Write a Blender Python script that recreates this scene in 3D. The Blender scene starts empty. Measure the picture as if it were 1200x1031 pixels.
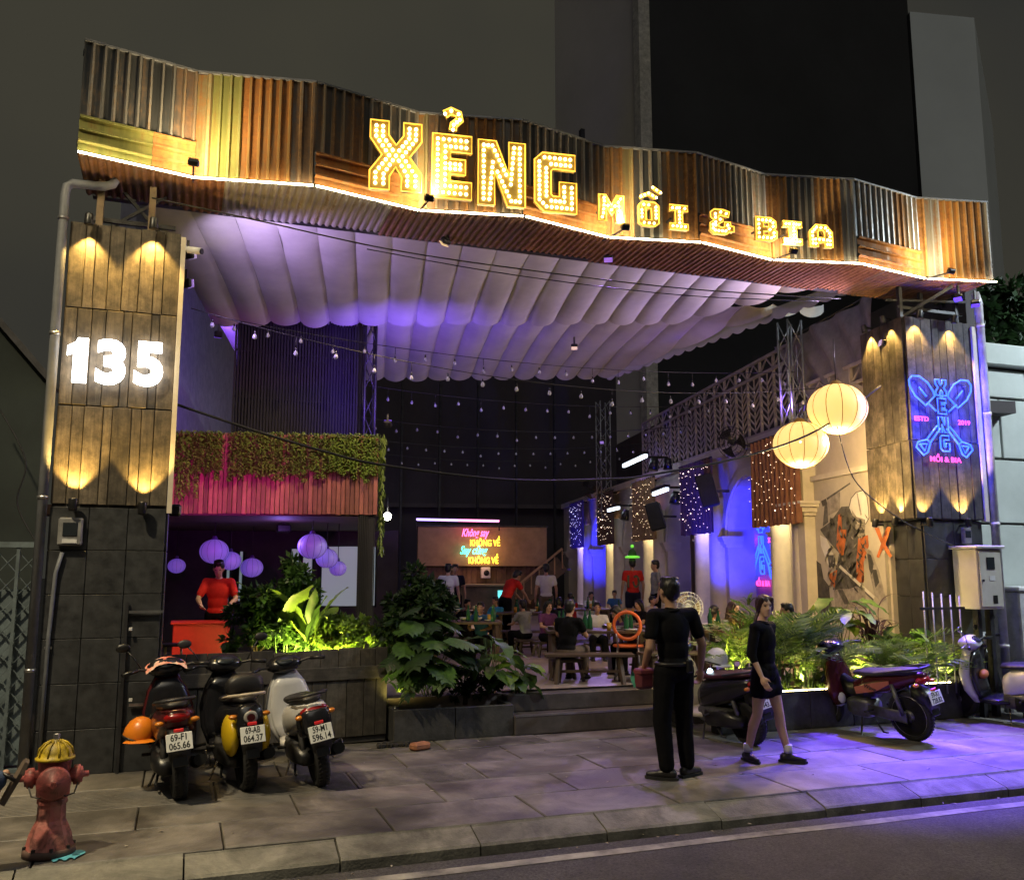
import bpy, bmesh, math, random
from mathutils import Matrix, Vector, Euler, noise as mnoise
R = math.radians
random.seed(7)
S = bpy.context.scene
COL = S.collection
# ---------------------------------------------------------------- camera
F, CAMH, PITCH, YAW = 1060.0, 1.77, math.atan(153/1060.0), R(20)   # pixels of a 1200 px wide frame
cd = bpy.data.cameras.new('camera'); cam = bpy.data.objects.new('camera', cd); COL.objects.link(cam)
cam.location = (0, 0, CAMH); cam.rotation_euler = (R(90)+PITCH, 0, -YAW)
cd.sensor_fit = 'HORIZONTAL'; cd.sensor_width = 36; cd.lens = F/1200*36
cd.clip_start = 0.05; cd.clip_end = 600
S.camera = cam
# ---------------------------------------------------------------- night sky
w = bpy.data.worlds.new('World'); S.world = w; w.use_nodes = True
nt = w.node_tree; nt.nodes.clear()
out = nt.nodes.new('ShaderNodeOutputWorld'); add = nt.nodes.new('ShaderNodeAddShader')
sky = nt.nodes.new('ShaderNodeTexSky'); sky.sky_type = 'NISHITA'; sky.sun_disc = False
sky.sun_elevation = R(-4); sky.sun_rotation = R(200)
b1 = nt.nodes.new('ShaderNodeBackground'); b1.inputs[1].default_value = 0.05
b2 = nt.nodes.new('ShaderNodeBackground'); b2.inputs[0].default_value = (0.036, 0.034, 0.026, 1); b2.inputs[1].default_value = 1.0
tcw = nt.nodes.new('ShaderNodeTexCoord'); nzw = nt.nodes.new('ShaderNodeTexNoise'); nzw.inputs['Scale'].default_value = 1.6; nzw.inputs['Detail'].default_value = 4
rw = nt.nodes.new('ShaderNodeValToRGB'); rw.color_ramp.elements[0].position = .32; rw.color_ramp.elements[1].position = .68
rw.color_ramp.elements[0].color = (.022, .023, .023, 1); rw.color_ramp.elements[1].color = (.046, .043, .031, 1)      # low cloud lit by the city
nt.links.new(tcw.outputs['Generated'], nzw.inputs['Vector']); nt.links.new(nzw.outputs[0], rw.inputs[0]); nt.links.new(rw.outputs[0], b2.inputs[0])
nt.links.new(sky.outputs[0], b1.inputs[0]); nt.links.new(b1.outputs[0], add.inputs[0])
nt.links.new(b2.outputs[0], add.inputs[1]); nt.links.new(add.outputs[0], out.inputs[0])
sl = bpy.data.lights.new('moonlight', 'SUN'); sl.energy = 0.30; sl.angle = R(30); sl.color = (1, .95, .85)  # sun lamp added as fill for street lamps and city glow
so = bpy.data.objects.new('moonlight', sl); COL.objects.link(so); so.rotation_euler = (R(38), R(-12), 0)
S.view_settings.view_transform = 'Standard'; S.view_settings.look = 'None'
S.view_settings.exposure = 0.0; S.view_settings.gamma = 1.0; S.view_settings.use_curve_mapping = False
S.render.engine = 'CYCLES'
S.cycles.use_denoising = True
S.cycles.max_bounces = 6; S.cycles.diffuse_bounces = 3; S.cycles.glossy_bounces = 3; S.cycles.transmission_bounces = 4
S.cycles.sample_clamp_indirect = 4.0; S.cycles.caustics_reflective = False; S.cycles.caustics_refractive = False
S.cycles.use_light_tree = True

# ---------------------------------------------------------------- pixel helpers (direction only; depth from what it touches)
_cp, _sp, _cy, _sy = math.cos(PITCH), math.sin(PITCH), math.cos(YAW), math.sin(YAW)
FWD = Vector((_sy*_cp, _cy*_cp, _sp)); RGT = Vector((_cy, -_sy, 0)); UPV = RGT.cross(FWD); CC = Vector((0, 0, CAMH))
def ray(x, y): return FWD + RGT*((x-600)/F) + UPV*((515.5-y)/F)
def atZ(x, y, z=0.0): d = ray(x, y); return CC + d*((z-CC.z)/d.z)
def atY(x, y, Y): d = ray(x, y); return CC + d*(Y/d.y)
def atD(x, y, dep): return CC + ray(x, y)*dep
WX, WY, WK = 9.0, 10.0, 0.2                        # right-hand wall of the yard: X = WX + WK*(Y-WY)
def atW(x, y, off=0.0): d = ray(x, y); return CC + d*((WX-off-WK*WY)/(d.x-WK*d.y))
AX = math.atan(WK)
UD = Vector((math.sin(AX), math.cos(AX), 0)); VD = Vector((math.cos(AX), -math.sin(AX), 0))   # into the yard / across it
def wall(Y, z, off=0.0):                            # point on the right-hand wall, off metres in front of it
    return Vector((WX+WK*(Y-WY), Y, z)) - VD*off

# ---------------------------------------------------------------- mesh builder
class MB:
    def __init__(s): s.v = []; s.f = []; s.sm = []; s.mi = []
    def add(s, vs, fs, smooth=False, m=0):
        o = len(s.v); s.v += [tuple(p) for p in vs]
        for f in fs: s.f.append(tuple(i+o for i in f)); s.sm.append(smooth); s.mi.append(m)
        return s
    def box(s, c, d, M=None, m=0):
        hx, hy, hz = d[0]/2, d[1]/2, d[2]/2; c = Vector(c)
        vs = []
        for x in (-hx, hx):
            for y in (-hy, hy):
                for z in (-hz, hz):
                    p = Vector((x, y, z)); p = M @ p if M else p; vs.append(p+c)
        return s.add(vs, [(0,1,3,2),(4,6,7,5),(0,4,5,1),(2,3,7,6),(0,2,6,4),(1,5,7,3)], False, m)
    def bbox(s, lo, hi, m=0):
        lo = Vector(lo); hi = Vector(hi); return s.box((lo+hi)/2, hi-lo, None, m)
    def bevbox(s, c, d, b, M=None, m=0):           # box with chamfered edges
        hx, hy, hz = d[0]/2, d[1]/2, d[2]/2; c = Vector(c); b = min(b, hx*.95, hy*.95, hz*.95)
        vs = []; idx = {}
        for sx in (-1, 1):
            for sy in (-1, 1):
                for sz in (-1, 1):
                    for k, p in enumerate(((hx, hy-b, hz-b), (hx-b, hy, hz-b), (hx-b, hy-b, hz))):
                        q = Vector((p[0]*sx, p[1]*sy, p[2]*sz)); q = M @ q if M else q
                        idx[sx, sy, sz, k] = len(vs); vs.append(q+c)
        I = lambda a, b_, c_, k: idx[a, b_, c_, k]
        fs = []
        for t in (-1, 1):
            fs.append((I(t,-1,-1,0), I(t,1,-1,0), I(t,1,1,0), I(t,-1,1,0)))
            fs.append((I(-1,t,-1,1), I(1,t,-1,1), I(1,t,1,1), I(-1,t,1,1)))
            fs.append((I(-1,-1,t,2), I(1,-1,t,2), I(1,1,t,2), I(-1,1,t,2)))
            for u in (-1, 1):
                fs.append((I(t,u,-1,0), I(t,u,-1,1), I(t,u,1,1), I(t,u,1,0)))
                fs.append((I(t,-1,u,0), I(t,-1,u,2), I(t,1,u,2), I(t,1,u,0)))
                fs.append((I(-1,t,u,1), I(-1,t,u,2), I(1,t,u,2), I(1,t,u,1)))
                for x in (-1, 1): fs.append((I(t,u,x,0), I(t,u,x,1), I(t,u,x,2)))
        return s.add(vs, fs, False, m)
    def bar(s, p0, p1, w_, h=None, up=(0,0,1), m=0):
        p0 = Vector(p0); p1 = Vector(p1); d = (p1-p0); L = d.length
        if L < 1e-6: return s
        x = d/L; u = Vector(up)
        if abs(x.dot(u)) > .98: u = Vector((1, 0, 0))
        y = u.cross(x).normalized(); z = x.cross(y)
        M = Matrix((x, y, z)).transposed()
        return s.box((p0+p1)/2, (L, w_, h or w_), M, m)
    def tube(s, pts, r, n=8, cap=True, closed=False, m=0, smooth=True, flat=1.0):
        pts = [Vector(p) for p in pts]; k = len(pts)
        rs = r if isinstance(r, (list, tuple)) else [r]*k
        vs = []; up = None
        for i, p in enumerate(pts):
            if closed: t = pts[(i+1) % k]-pts[i-1]
            else: t = pts[min(i+1, k-1)]-pts[max(i-1, 0)]
            if t.length < 1e-9: t = Vector((0, 0, 1))
            t.normalize()
            if up is None:
                a = Vector((0, 0, 1)) if abs(t.z) < .9 else Vector((1, 0, 0)); up = (a-t*a.dot(t)).normalized()
            else:
                up = up-t*up.dot(t)
                if up.length < 1e-6: up = t.orthogonal()
                up.normalize()
            sd = t.cross(up)
            for j in range(n):
                a = 2*math.pi*j/n; vs.append(p+(up*math.cos(a)*flat+sd*math.sin(a))*rs[i])
        fs = []
        for i in range(k if closed else k-1):
            for j in range(n):
                a = i*n+j; b = i*n+(j+1) % n; i2 = (i+1) % k
                fs.append((a, b, i2*n+(j+1) % n, i2*n+j))
        s.add(vs, fs, smooth, m)
        if cap and not closed:
            o = len(s.v)-len(vs)
            s.f.append(tuple(o+j for j in range(n-1, -1, -1))); s.sm.append(False); s.mi.append(m)
            s.f.append(tuple(o+(k-1)*n+j for j in range(n))); s.sm.append(False); s.mi.append(m)
        return s
    def sphere(s, c, r, seg=12, rings=8, M=None, m=0):
        if not isinstance(r, (list, tuple, Vector)): r = (r, r, r)
        c = Vector(c); vs = []; fs = []
        pt = lambda th, ph: Vector((r[0]*math.sin(th)*math.cos(ph), r[1]*math.sin(th)*math.sin(ph), r[2]*math.cos(th)))
        vs.append(pt(0, 0))
        for i in range(1, rings):
            for j in range(seg): vs.append(pt(math.pi*i/rings, 2*math.pi*j/seg))
        vs.append(pt(math.pi, 0))
        vs = [(M @ p if M else p)+c for p in vs]
        for j in range(seg): fs.append((0, 1+j, 1+(j+1) % seg))
        for i in range(rings-2):
            for j in range(seg):
                a = 1+i*seg+j; b = 1+i*seg+(j+1) % seg; fs.append((a, a+seg, b+seg, b))
        L = len(vs)-1; q = 1+(rings-2)*seg
        for j in range(seg): fs.append((q+j, L, q+(j+1) % seg))
        return s.add(vs, fs, True, m)
    def lathe(s, prof, n=16, M=None, m=0, smooth=True):   # prof: (r, z) from bottom to top; M a 4x4
        vs = []; fs = []
        for r_, z in prof:
            for j in range(n):
                a = 2*math.pi*j/n; p = Vector((r_*math.cos(a), r_*math.sin(a), z)); vs.append(M @ p if M else p)
        k = len(prof)
        for i in range(k-1):
            for j in range(n): fs.append((i*n+j, i*n+(j+1) % n, (i+1)*n+(j+1) % n, (i+1)*n+j))
        fs.append(tuple(range(n-1, -1, -1))); fs.append(tuple((k-1)*n+j for j in range(n)))
        s.add(vs, fs, smooth, m); s.sm[-1] = s.sm[-2] = False
        return s
    def prism(s, poly, t, M=None, m=0):            # polygon in local xy, thickness along local z from 0 to t
        n = len(poly)
        vs = [Vector((p[0], p[1], 0)) for p in poly]+[Vector((p[0], p[1], t)) for p in poly]
        if M: vs = [M @ p for p in vs]
        fs = [tuple(range(n-1, -1, -1)), tuple(range(n, 2*n))]+[(i, (i+1) % n, n+(i+1) % n, n+i) for i in range(n)]
        return s.add(vs, fs, False, m)
    def grid(s, fn, nu, nv, smooth=True, m=0):
        vs = [fn(i/nu, j/nv) for j in range(nv+1) for i in range(nu+1)]
        fs = [(j*(nu+1)+i, j*(nu+1)+i+1, (j+1)*(nu+1)+i+1, (j+1)*(nu+1)+i) for j in range(nv) for i in range(nu)]
        return s.add(vs, fs, smooth, m)
    def loft(s, secs, m=0, smooth=True, cap=True):
        n = len(secs[0]); vs = [p for sec in secs for p in sec]; fs = []
        for i in range(len(secs)-1):
            for j in range(n): fs.append((i*n+j, i*n+(j+1) % n, (i+1)*n+(j+1) % n, (i+1)*n+j))
        if cap:
            fs.append(tuple(range(n-1, -1, -1))); fs.append(tuple((len(secs)-1)*n+j for j in range(n)))
        return s.add(vs, fs, smooth, m)
    def merge(s, o, M=None, m=None):
        vs = [M @ Vector(p) for p in o.v] if M else o.v
        k = len(s.v); s.v += [tuple(p) for p in vs]
        for f, sm, mi in zip(o.f, o.sm, o.mi): s.f.append(tuple(i+k for i in f)); s.sm.append(sm); s.mi.append(mi if m is None else m)
        return s
    def mesh(s, name, mats, inv=None):
        me = bpy.data.meshes.new(name)
        vs = [inv @ Vector(p) for p in s.v] if inv else s.v
        me.from_pydata([tuple(p) for p in vs], [], s.f)
        if not isinstance(mats, (list, tuple)): mats = [mats]
        for m_ in mats: me.materials.append(m_)
        me.polygons.foreach_set('use_smooth', s.sm); me.polygons.foreach_set('material_index', s.mi)
        me.update(); return me
OM = {}
def obj(name, mb, mats, parent=None, world=True, M=None, kind=None):
    """one mesh object; its vertices are world points unless world is False (then parent-local)"""
    inv = None
    if parent is not None and world: inv = OM[parent.name].inverted()
    if M is not None: inv = M.inverted() if world else None
    me = mb.mesh(name, mats, inv) if isinstance(mb, MB) else mb
    o = bpy.data.objects.new(name, me); COL.objects.link(o)
    if parent is not None: o.parent = parent
    if M is not None: o.matrix_basis = M
    OM[o.name] = (OM[parent.name] if parent is not None else Matrix()) @ (M if M is not None else Matrix())
    if kind: o['kind'] = kind
    return o
def tag(o, label, cat, group=None):
    o['label'] = label; o['category'] = cat
    if group: o['group'] = group
    return o
def thing(name, label, cat, loc=(0,0,0), rz=0.0, group=None, rot=None):
    o = bpy.data.objects.new(name, None); COL.objects.link(o); o.empty_display_size = .1
    M = Matrix.Translation(Vector(loc)) @ (rot.to_4x4() if rot is not None else Matrix.Rotation(rz, 4, 'Z'))
    o.matrix_basis = M; OM[o.name] = M
    return tag(o, label, cat, group)
def inst(name, me, parent, M=None):                 # another object on shared mesh data
    o = bpy.data.objects.new(name, me); COL.objects.link(o); o.parent = parent
    o.matrix_basis = M if M is not None else Matrix()
    OM[o.name] = (OM[parent.name] if parent is not None else Matrix()) @ o.matrix_basis
    return o
def dup(root, M, label=None):
    r = root.copy(); COL.objects.link(r); r.matrix_basis = M; OM[r.name] = M
    if label: r['label'] = label
    for ch in [c for c in root.children]:
        c = ch.copy(); COL.objects.link(c); c.parent = r; OM[c.name] = M @ c.matrix_basis
        for g in ch.children:
            d = g.copy(); COL.objects.link(d); d.parent = c
    return r
def lamp(kind, loc, energy, color, parent=None, to=None, size=None, blend=.5, radius=.03, shape=None):
    l = bpy.data.lights.new('lamp_light', kind); l.energy = energy; l.color = color
    if kind == 'SPOT': l.spot_size = R(size or 60); l.spot_blend = blend; l.shadow_soft_size = radius
    elif kind == 'POINT': l.shadow_soft_size = radius
    elif kind == 'AREA':
        l.size = size or .3
        if shape: l.shape = 'RECTANGLE'; l.size = shape[0]; l.size_y = shape[1]
    o = bpy.data.objects.new('lamp_light', l); COL.objects.link(o)
    loc = Vector(loc)
    M = Matrix.Translation(loc)
    if to is not None: M = M @ (Vector(to)-loc).to_track_quat('-Z', 'Y').to_matrix().to_4x4()
    if parent is not None:
        o.parent = parent; o.matrix_basis = OM[parent.name].inverted() @ M
    else: o.matrix_basis = M
    return o
# ---------------------------------------------------------------- materials
def newmat(name):
    m = bpy.data.materials.new(name); m.use_nodes = True; n = m.node_tree
    return m, n, n.nodes['Principled BSDF']
def N(n, t, **kw):
    x = n.nodes.new(t)
    for k, v in kw.items(): setattr(x, k, v)
    return x
def L(n, a, b): n.links.new(a, b)
def mat(name, col, rough=.6, metal=0.0, var=.25, scale=6.0, col2=None, bump=0.0, bscale=40.0, stretch=(1,1,1), spec=.5, coord='Object', trans=0.0, rvar=0.0, wave=None):
    m, n, p = newmat(name)
    tc = N(n, 'ShaderNodeTexCoord'); mp = N(n, 'ShaderNodeMapping'); mp.inputs['Scale'].default_value = stretch
    L(n, tc.outputs[coord], mp.inputs[0])
    oi = N(n, 'ShaderNodeObjectInfo')
    no = N(n, 'ShaderNodeTexNoise'); no.inputs['Scale'].default_value = scale; no.inputs['Detail'].default_value = 6; no.inputs['Roughness'].default_value = .65
    no.noise_dimensions = '4D'; mu = N(n, 'ShaderNodeMath', operation='MULTIPLY'); mu.inputs[1].default_value = 37.0
    L(n, oi.outputs['Random'], mu.inputs[0]); L(n, mu.outputs[0], no.inputs['W']); L(n, mp.outputs[0], no.inputs['Vector'])
    rp = N(n, 'ShaderNodeValToRGB'); c2 = col2 or tuple(c*(1-var*1.6) for c in col); c1 = col if col2 else tuple(min(1, c*(1+var)) for c in col)
    rp.color_ramp.elements[0].position = .32; rp.color_ramp.elements[1].position = .68
    rp.color_ramp.elements[0].color = (*c2, 1); rp.color_ramp.elements[1].color = (*c1, 1)
    L(n, no.outputs[0], rp.inputs[0]); L(n, rp.outputs[0], p.inputs['Base Color'])
    p.inputs['Roughness'].default_value = rough; p.inputs['Metallic'].default_value = metal
    p.inputs['Specular IOR Level'].default_value = spec
    if rvar:
        mr = N(n, 'ShaderNodeMapRange'); mr.inputs[3].default_value = max(0.02, rough-rvar); mr.inputs[4].default_value = min(1, rough+rvar)
        L(n, no.outputs[0], mr.inputs[0]); L(n, mr.outputs[0], p.inputs['Roughness'])
    if bump:
        nb = N(n, 'ShaderNodeTexNoise'); nb.inputs['Scale'].default_value = bscale; nb.inputs['Detail'].default_value = 5
        L(n, mp.outputs[0], nb.inputs['Vector']); bp = N(n, 'ShaderNodeBump'); bp.inputs['Strength'].default_value = bump; bp.inputs['Distance'].default_value = .01
        L(n, nb.outputs[0], bp.inputs['Height']); L(n, bp.outputs[0], p.inputs['Normal'])
    if trans: p.inputs['Transmission Weight'].default_value = trans
    return m
def stain(m, amt=.5, scale=.9, lo=.40, hi=.62):
    """large irregular dirt stains fixed to the place"""
    n = m.node_tree; p = n.nodes['Principled BSDF']; src = p.inputs['Base Color'].links[0].from_socket
    g = N(n, 'ShaderNodeNewGeometry'); a = N(n, 'ShaderNodeTexNoise'); a.inputs['Scale'].default_value = scale; a.inputs['Detail'].default_value = 9; a.inputs['Roughness'].default_value = .72; a.inputs['Distortion'].default_value = .8
    L(n, g.outputs['Position'], a.inputs['Vector']); r = N(n, 'ShaderNodeValToRGB'); r.color_ramp.elements[0].position = lo; r.color_ramp.elements[1].position = hi; r.color_ramp.elements[0].color = (1-amt, 1-amt, 1-amt, 1); L(n, a.outputs[0], r.inputs[0])
    x = N(n, 'ShaderNodeMix', data_type='RGBA', blend_type='MULTIPLY'); x.inputs[0].default_value = 1; L(n, src, x.inputs[6]); L(n, r.outputs[0], x.inputs[7]); L(n, x.outputs[2], p.inputs['Base Color'])
    return m
def emat(name, col, strength, base=None):
    m, n, p = newmat(name); p.inputs['Base Color'].default_value = (*(base or col), 1)
    p.inputs['Emission Color'].default_value = (*col, 1); p.inputs['Emission Strength'].default_value = strength
    p.inputs['Roughness'].default_value = .4
    return m
def leafmat(name, col, col2, trl=.25, rough=.45):
    m = mat(name, col, rough, col2=col2, scale=5, spec=.4); n = m.node_tree; p = n.nodes['Principled BSDF']
    t = N(n, 'ShaderNodeBsdfTranslucent'); mx = N(n, 'ShaderNodeMixShader'); mx.inputs[0].default_value = trl
    rp = [x for x in n.nodes if x.type == 'VALTORGB'][0]; L(n, rp.outputs[0], t.inputs[0])
    o = [x for x in n.nodes if x.type == 'OUTPUT_MATERIAL'][0]
    L(n, p.outputs[0], mx.inputs[1]); L(n, t.outputs[0], mx.inputs[2]); L(n, mx.outputs[0], o.inputs[0])
    return m
def woodmat(name, c1, c2, rough=.75, knots=True, dirt=.5):
    """weathered boards: stretched grain along local z, per-board shade, knots and stains"""
    m, n, p = newmat(name)
    tc = N(n, 'ShaderNodeTexCoord'); mp = N(n, 'ShaderNodeMapping'); mp.inputs['Scale'].default_value = (22, 22, 1.6)
    oi = N(n, 'ShaderNodeObjectInfo'); mu = N(n, 'ShaderNodeMath', operation='MULTIPLY'); mu.inputs[1].default_value = 61.0
    L(n, oi.outputs['Random'], mu.inputs[0]); L(n, tc.outputs['Object'], mp.inputs[0])
    no = N(n, 'ShaderNodeTexNoise', noise_dimensions='4D'); no.inputs['Scale'].default_value = 1.5; no.inputs['Detail'].default_value = 8; no.inputs['Roughness'].default_value = .7; no.inputs['Distortion'].default_value = .6
    L(n, mp.outputs[0], no.inputs['Vector']); L(n, mu.outputs[0], no.inputs['W'])
    rp = N(n, 'ShaderNodeValToRGB'); rp.color_ramp.elements[0].position = .3; rp.color_ramp.elements[1].position = .72
    rp.color_ramp.elements[0].color = (*c2, 1); rp.color_ramp.elements[1].color = (*c1, 1); L(n, no.outputs[0], rp.inputs[0])
    bs = N(n, 'ShaderNodeMapRange'); bs.inputs[3].default_value = .55; bs.inputs[4].default_value = 1.25; L(n, oi.outputs['Random'], bs.inputs[0])
    mx = N(n, 'ShaderNodeMix', data_type='RGBA', blend_type='MULTIPLY'); mx.inputs[0].default_value = 1
    L(n, rp.outputs[0], mx.inputs[6]); L(n, bs.outputs[0], mx.inputs[7])
    st = N(n, 'ShaderNodeTexNoise', noise_dimensions='4D'); st.inputs['Scale'].default_value = 5; st.inputs['Detail'].default_value = 7; st.inputs['Roughness'].default_value = .75
    L(n, tc.outputs['Object'], st.inputs['Vector']); L(n, mu.outputs[0], st.inputs['W'])
    r2 = N(n, 'ShaderNodeValToRGB'); r2.color_ramp.elements[0].position = .42; r2.color_ramp.elements[1].position = .6
    r2.color_ramp.elements[0].color = (1-dirt, 1-dirt, 1-dirt, 1); L(n, st.outputs[0], r2.inputs[0])
    m2 = N(n, 'ShaderNodeMix', data_type='RGBA', blend_type='MULTIPLY'); m2.inputs[0].default_value = 1
    L(n, mx.outputs[2], m2.inputs[6]); L(n, r2.outputs[0], m2.inputs[7]); last = m2.outputs[2]
    if knots:
        vo = N(n, 'ShaderNodeTexVoronoi'); vo.inputs['Scale'].default_value = 3.2; mk = N(n, 'ShaderNodeMapping'); mk.inputs['Scale'].default_value = (1.6, 1.6, .8)
        L(n, tc.outputs['Object'], mk.inputs[0]); L(n, mk.outputs[0], vo.inputs['Vector'])
        r3 = N(n, 'ShaderNodeValToRGB'); r3.color_ramp.elements[0].position = .05; r3.color_ramp.elements[1].position = .1
        r3.color_ramp.elements[0].color = (.18, .13, .1, 1); L(n, vo.outputs['Distance'], r3.inputs[0])
        m3 = N(n, 'ShaderNodeMix', data_type='RGBA', blend_type='MULTIPLY'); m3.inputs[0].default_value = 1
        L(n, last, m3.inputs[6]); L(n, r3.outputs[0], m3.inputs[7]); last = m3.outputs[2]
    L(n, last, p.inputs['Base Color']); p.inputs['Roughness'].default_value = rough
    bp = N(n, 'ShaderNodeBump'); bp.inputs['Strength'].default_value = .6; bp.inputs['Distance'].default_value = .006
    L(n, no.outputs[0], bp.inputs['Height']); L(n, bp.outputs[0], p.inputs['Normal'])
    return m
def rustmat(name, base, rust, amt, streak=(9, 9, .5), rough=.45, metal=.7):
    """corrugated sheet: bare metal with rust running down in streaks"""
    m, n, p = newmat(name)
    tc = N(n, 'ShaderNodeTexCoord'); oi = N(n, 'ShaderNodeObjectInfo'); mu = N(n, 'ShaderNodeMath', operation='MULTIPLY'); mu.inputs[1].default_value = 53.0
    L(n, oi.outputs['Random'], mu.inputs[0])
    mp = N(n, 'ShaderNodeMapping'); mp.inputs['Scale'].default_value = streak; L(n, tc.outputs['Object'], mp.inputs[0])
    n1 = N(n, 'ShaderNodeTexNoise', noise_dimensions='4D'); n1.inputs['Scale'].default_value = 1.0; n1.inputs['Detail'].default_value = 8; n1.inputs['Roughness'].default_value = .7
    L(n, mp.outputs[0], n1.inputs['Vector']); L(n, mu.outputs[0], n1.inputs['W'])
    n2 = N(n, 'ShaderNodeTexNoise', noise_dimensions='4D'); n2.inputs['Scale'].default_value = 14; n2.inputs['Detail'].default_value = 8; n2.inputs['Roughness'].default_value = .8
    L(n, tc.outputs['Object'], n2.inputs['Vector']); L(n, mu.outputs[0], n2.inputs['W'])
    ad = N(n, 'ShaderNodeMath', operation='MULTIPLY_ADD'); ad.inputs[1].default_value = .45
    L(n, n2.outputs[0], ad.inputs[0]); L(n, n1.outputs[0], ad.inputs[2])
    mr = N(n, 'ShaderNodeMapRange', interpolation_type='SMOOTHSTEP'); c = .95-.5*amt; mr.inputs[1].default_value = c-.1; mr.inputs[2].default_value = c+.1
    L(n, ad.outputs[0], mr.inputs[0])
    rr = N(n, 'ShaderNodeValToRGB'); rr.color_ramp.elements[0].color = (rust[0]*.35, rust[1]*.3, rust[2]*.35, 1); rr.color_ramp.elements[1].color = (*rust, 1)
    rr.color_ramp.elements[0].position = .35; rr.color_ramp.elements[1].position = .65; L(n, n2.outputs[0], rr.inputs[0])
    bb = N(n, 'ShaderNodeValToRGB'); bb.color_ramp.elements[0].color = tuple(x*.45 for x in base)+(1,); bb.color_ramp.elements[1].color = (*base, 1)
    bb.color_ramp.elements[0].position = .3; bb.color_ramp.elements[1].position = .7; L(n, n1.outputs[0], bb.inputs[0])
    mx = N(n, 'ShaderNodeMix', data_type='RGBA'); L(n, mr.outputs[0], mx.inputs[0]); L(n, bb.outputs[0], mx.inputs[6]); L(n, rr.outputs[0], mx.inputs[7])
    L(n, mx.outputs[2], p.inputs['Base Color'])
    mm = N(n, 'ShaderNodeMapRange'); mm.inputs[3].default_value = metal; mm.inputs[4].default_value = 0; L(n, mr.outputs[0], mm.inputs[0]); L(n, mm.outputs[0], p.inputs['Metallic'])
    mo = N(n, 'ShaderNodeMapRange'); mo.inputs[3].default_value = rough; mo.inputs[4].default_value = .85; L(n, mr.outputs[0], mo.inputs[0]); L(n, mo.outputs[0], p.inputs['Roughness'])
    bp = N(n, 'ShaderNodeBump'); bp.inputs['Strength'].default_value = .35; bp.inputs['Distance'].default_value = .006; L(n, n2.outputs[0], bp.inputs['Height']); L(n, bp.outputs[0], p.inputs['Normal'])
    return m

WARM = (1.0, .62, .16); YEL = (1.0, .66, .10); PUR = (.42, .16, 1.0); BLU = (.03, .03, 1.0); PINK = (1.0, .10, .75); COOL = (.85, .92, 1.0)
M_black = mat('black_plastic', (.012, .012, .013), .35, var=.3)
M_matblack = mat('matt_black', (.010, .010, .011), .8, var=.3)
M_rubber = mat('tyre_rubber', (.016, .016, .017), .85, var=.3, bump=.3, bscale=80)
M_steel = mat('steel', (.45, .45, .46), .35, .9, var=.2)
M_chrome = mat('chrome', (.7, .7, .72), .12, 1.0, var=.05)
M_dsteel = mat('dark_steel', (.05, .05, .055), .5, .6, var=.3)
M_galv = mat('galvanised_pipe', (.28, .29, .31), .5, .5, var=.25)
M_pvc = mat('pipe_grey', (.16, .17, .19), .5, 0, var=.15)
M_white = mat('white_plastic', (.62, .62, .62), .4, var=.08)
M_glass = mat('dark_glass', (.02, .025, .03), .08, var=.1)
M_cable = mat('cable_black', (.01, .01, .01), .6)
M_skin = mat('skin', (.40, .23, .15), .55, var=.08)
M_skin2 = mat('skin_light', (.50, .31, .22), .55, var=.08)
M_hair = mat('hair', (.006, .005, .005), .45, var=.4, scale=60)
M_soil = mat('soil', (.04, .028, .018), .95, bump=.8)
M_wire = mat('wire_dark', (.02, .02, .02), .6)
M_bulbglass = mat('bulb_glass', (.55, .55, .6), .08, var=.05)
# ================================================================ SETTING
M_asph = mat('asphalt', (.092, .088, .086), .75, var=.55, scale=55, bump=.9, bscale=170, rvar=.15)
M_kerb = mat('kerb_concrete', (.26, .25, .21), .8, var=.35, scale=2.2, bump=.6, bscale=70)
M_slab = mat('paving_slab', (.205, .19, .17), .5, var=.4, scale=1.6, bump=.35, bscale=60, rvar=.2)
M_grout = mat('joint_grit', (.05, .045, .04), .9, var=.3)
M_paint = mat('worn_road_paint', (.42, .40, .34), .8, col2=(.11, .105, .10), scale=5, bump=.4)
M_deck = mat('yard_floor_tile', (.34, .27, .25), .38, var=.2, scale=1.5, rvar=.12)
M_step = mat('step_stone', (.12, .105, .10), .45, var=.3, scale=3, rvar=.15)
for _m, _a, _s in ((M_slab, .55, 1.1), (M_kerb, .5, 1.6), (M_asph, .45, .7), (M_deck, .3, .6), (M_step, .4, 1.2)): stain(_m, _a, _s)
def structure(name, mb, m, **k): return obj(name, mb, m, kind='structure', **k)
structure('ground', MB().box((0, 60, -.30), (500, 400, .2)), M_asph)
structure('road', MB().box((2, -4, -.155), (120, 20.2, .05)), M_asph)           # top at -0.13
mb = MB()
xs = [i*.5-14 for i in range(0, 90)]
for i in range(len(xs)-1):
    a, b = xs[i], xs[i+1]; ya = 5.83+.02*mnoise.noise((a*.9, 0, 0)); yb = 5.83+.02*mnoise.noise((b*.9, 0, 0))
    mb.add([(a, ya, -.126), (b, yb, -.126), (b, yb+.11, -.126), (a, ya+.11, -.126)], [(0, 1, 2, 3)])
structure('road_edge_line', mb, M_paint)
side = structure('sidewalk', MB().box((0, 8.6, -.085), (44, 4.4, .10)), M_grout)    # bed under the slabs, top at -0.035
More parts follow.
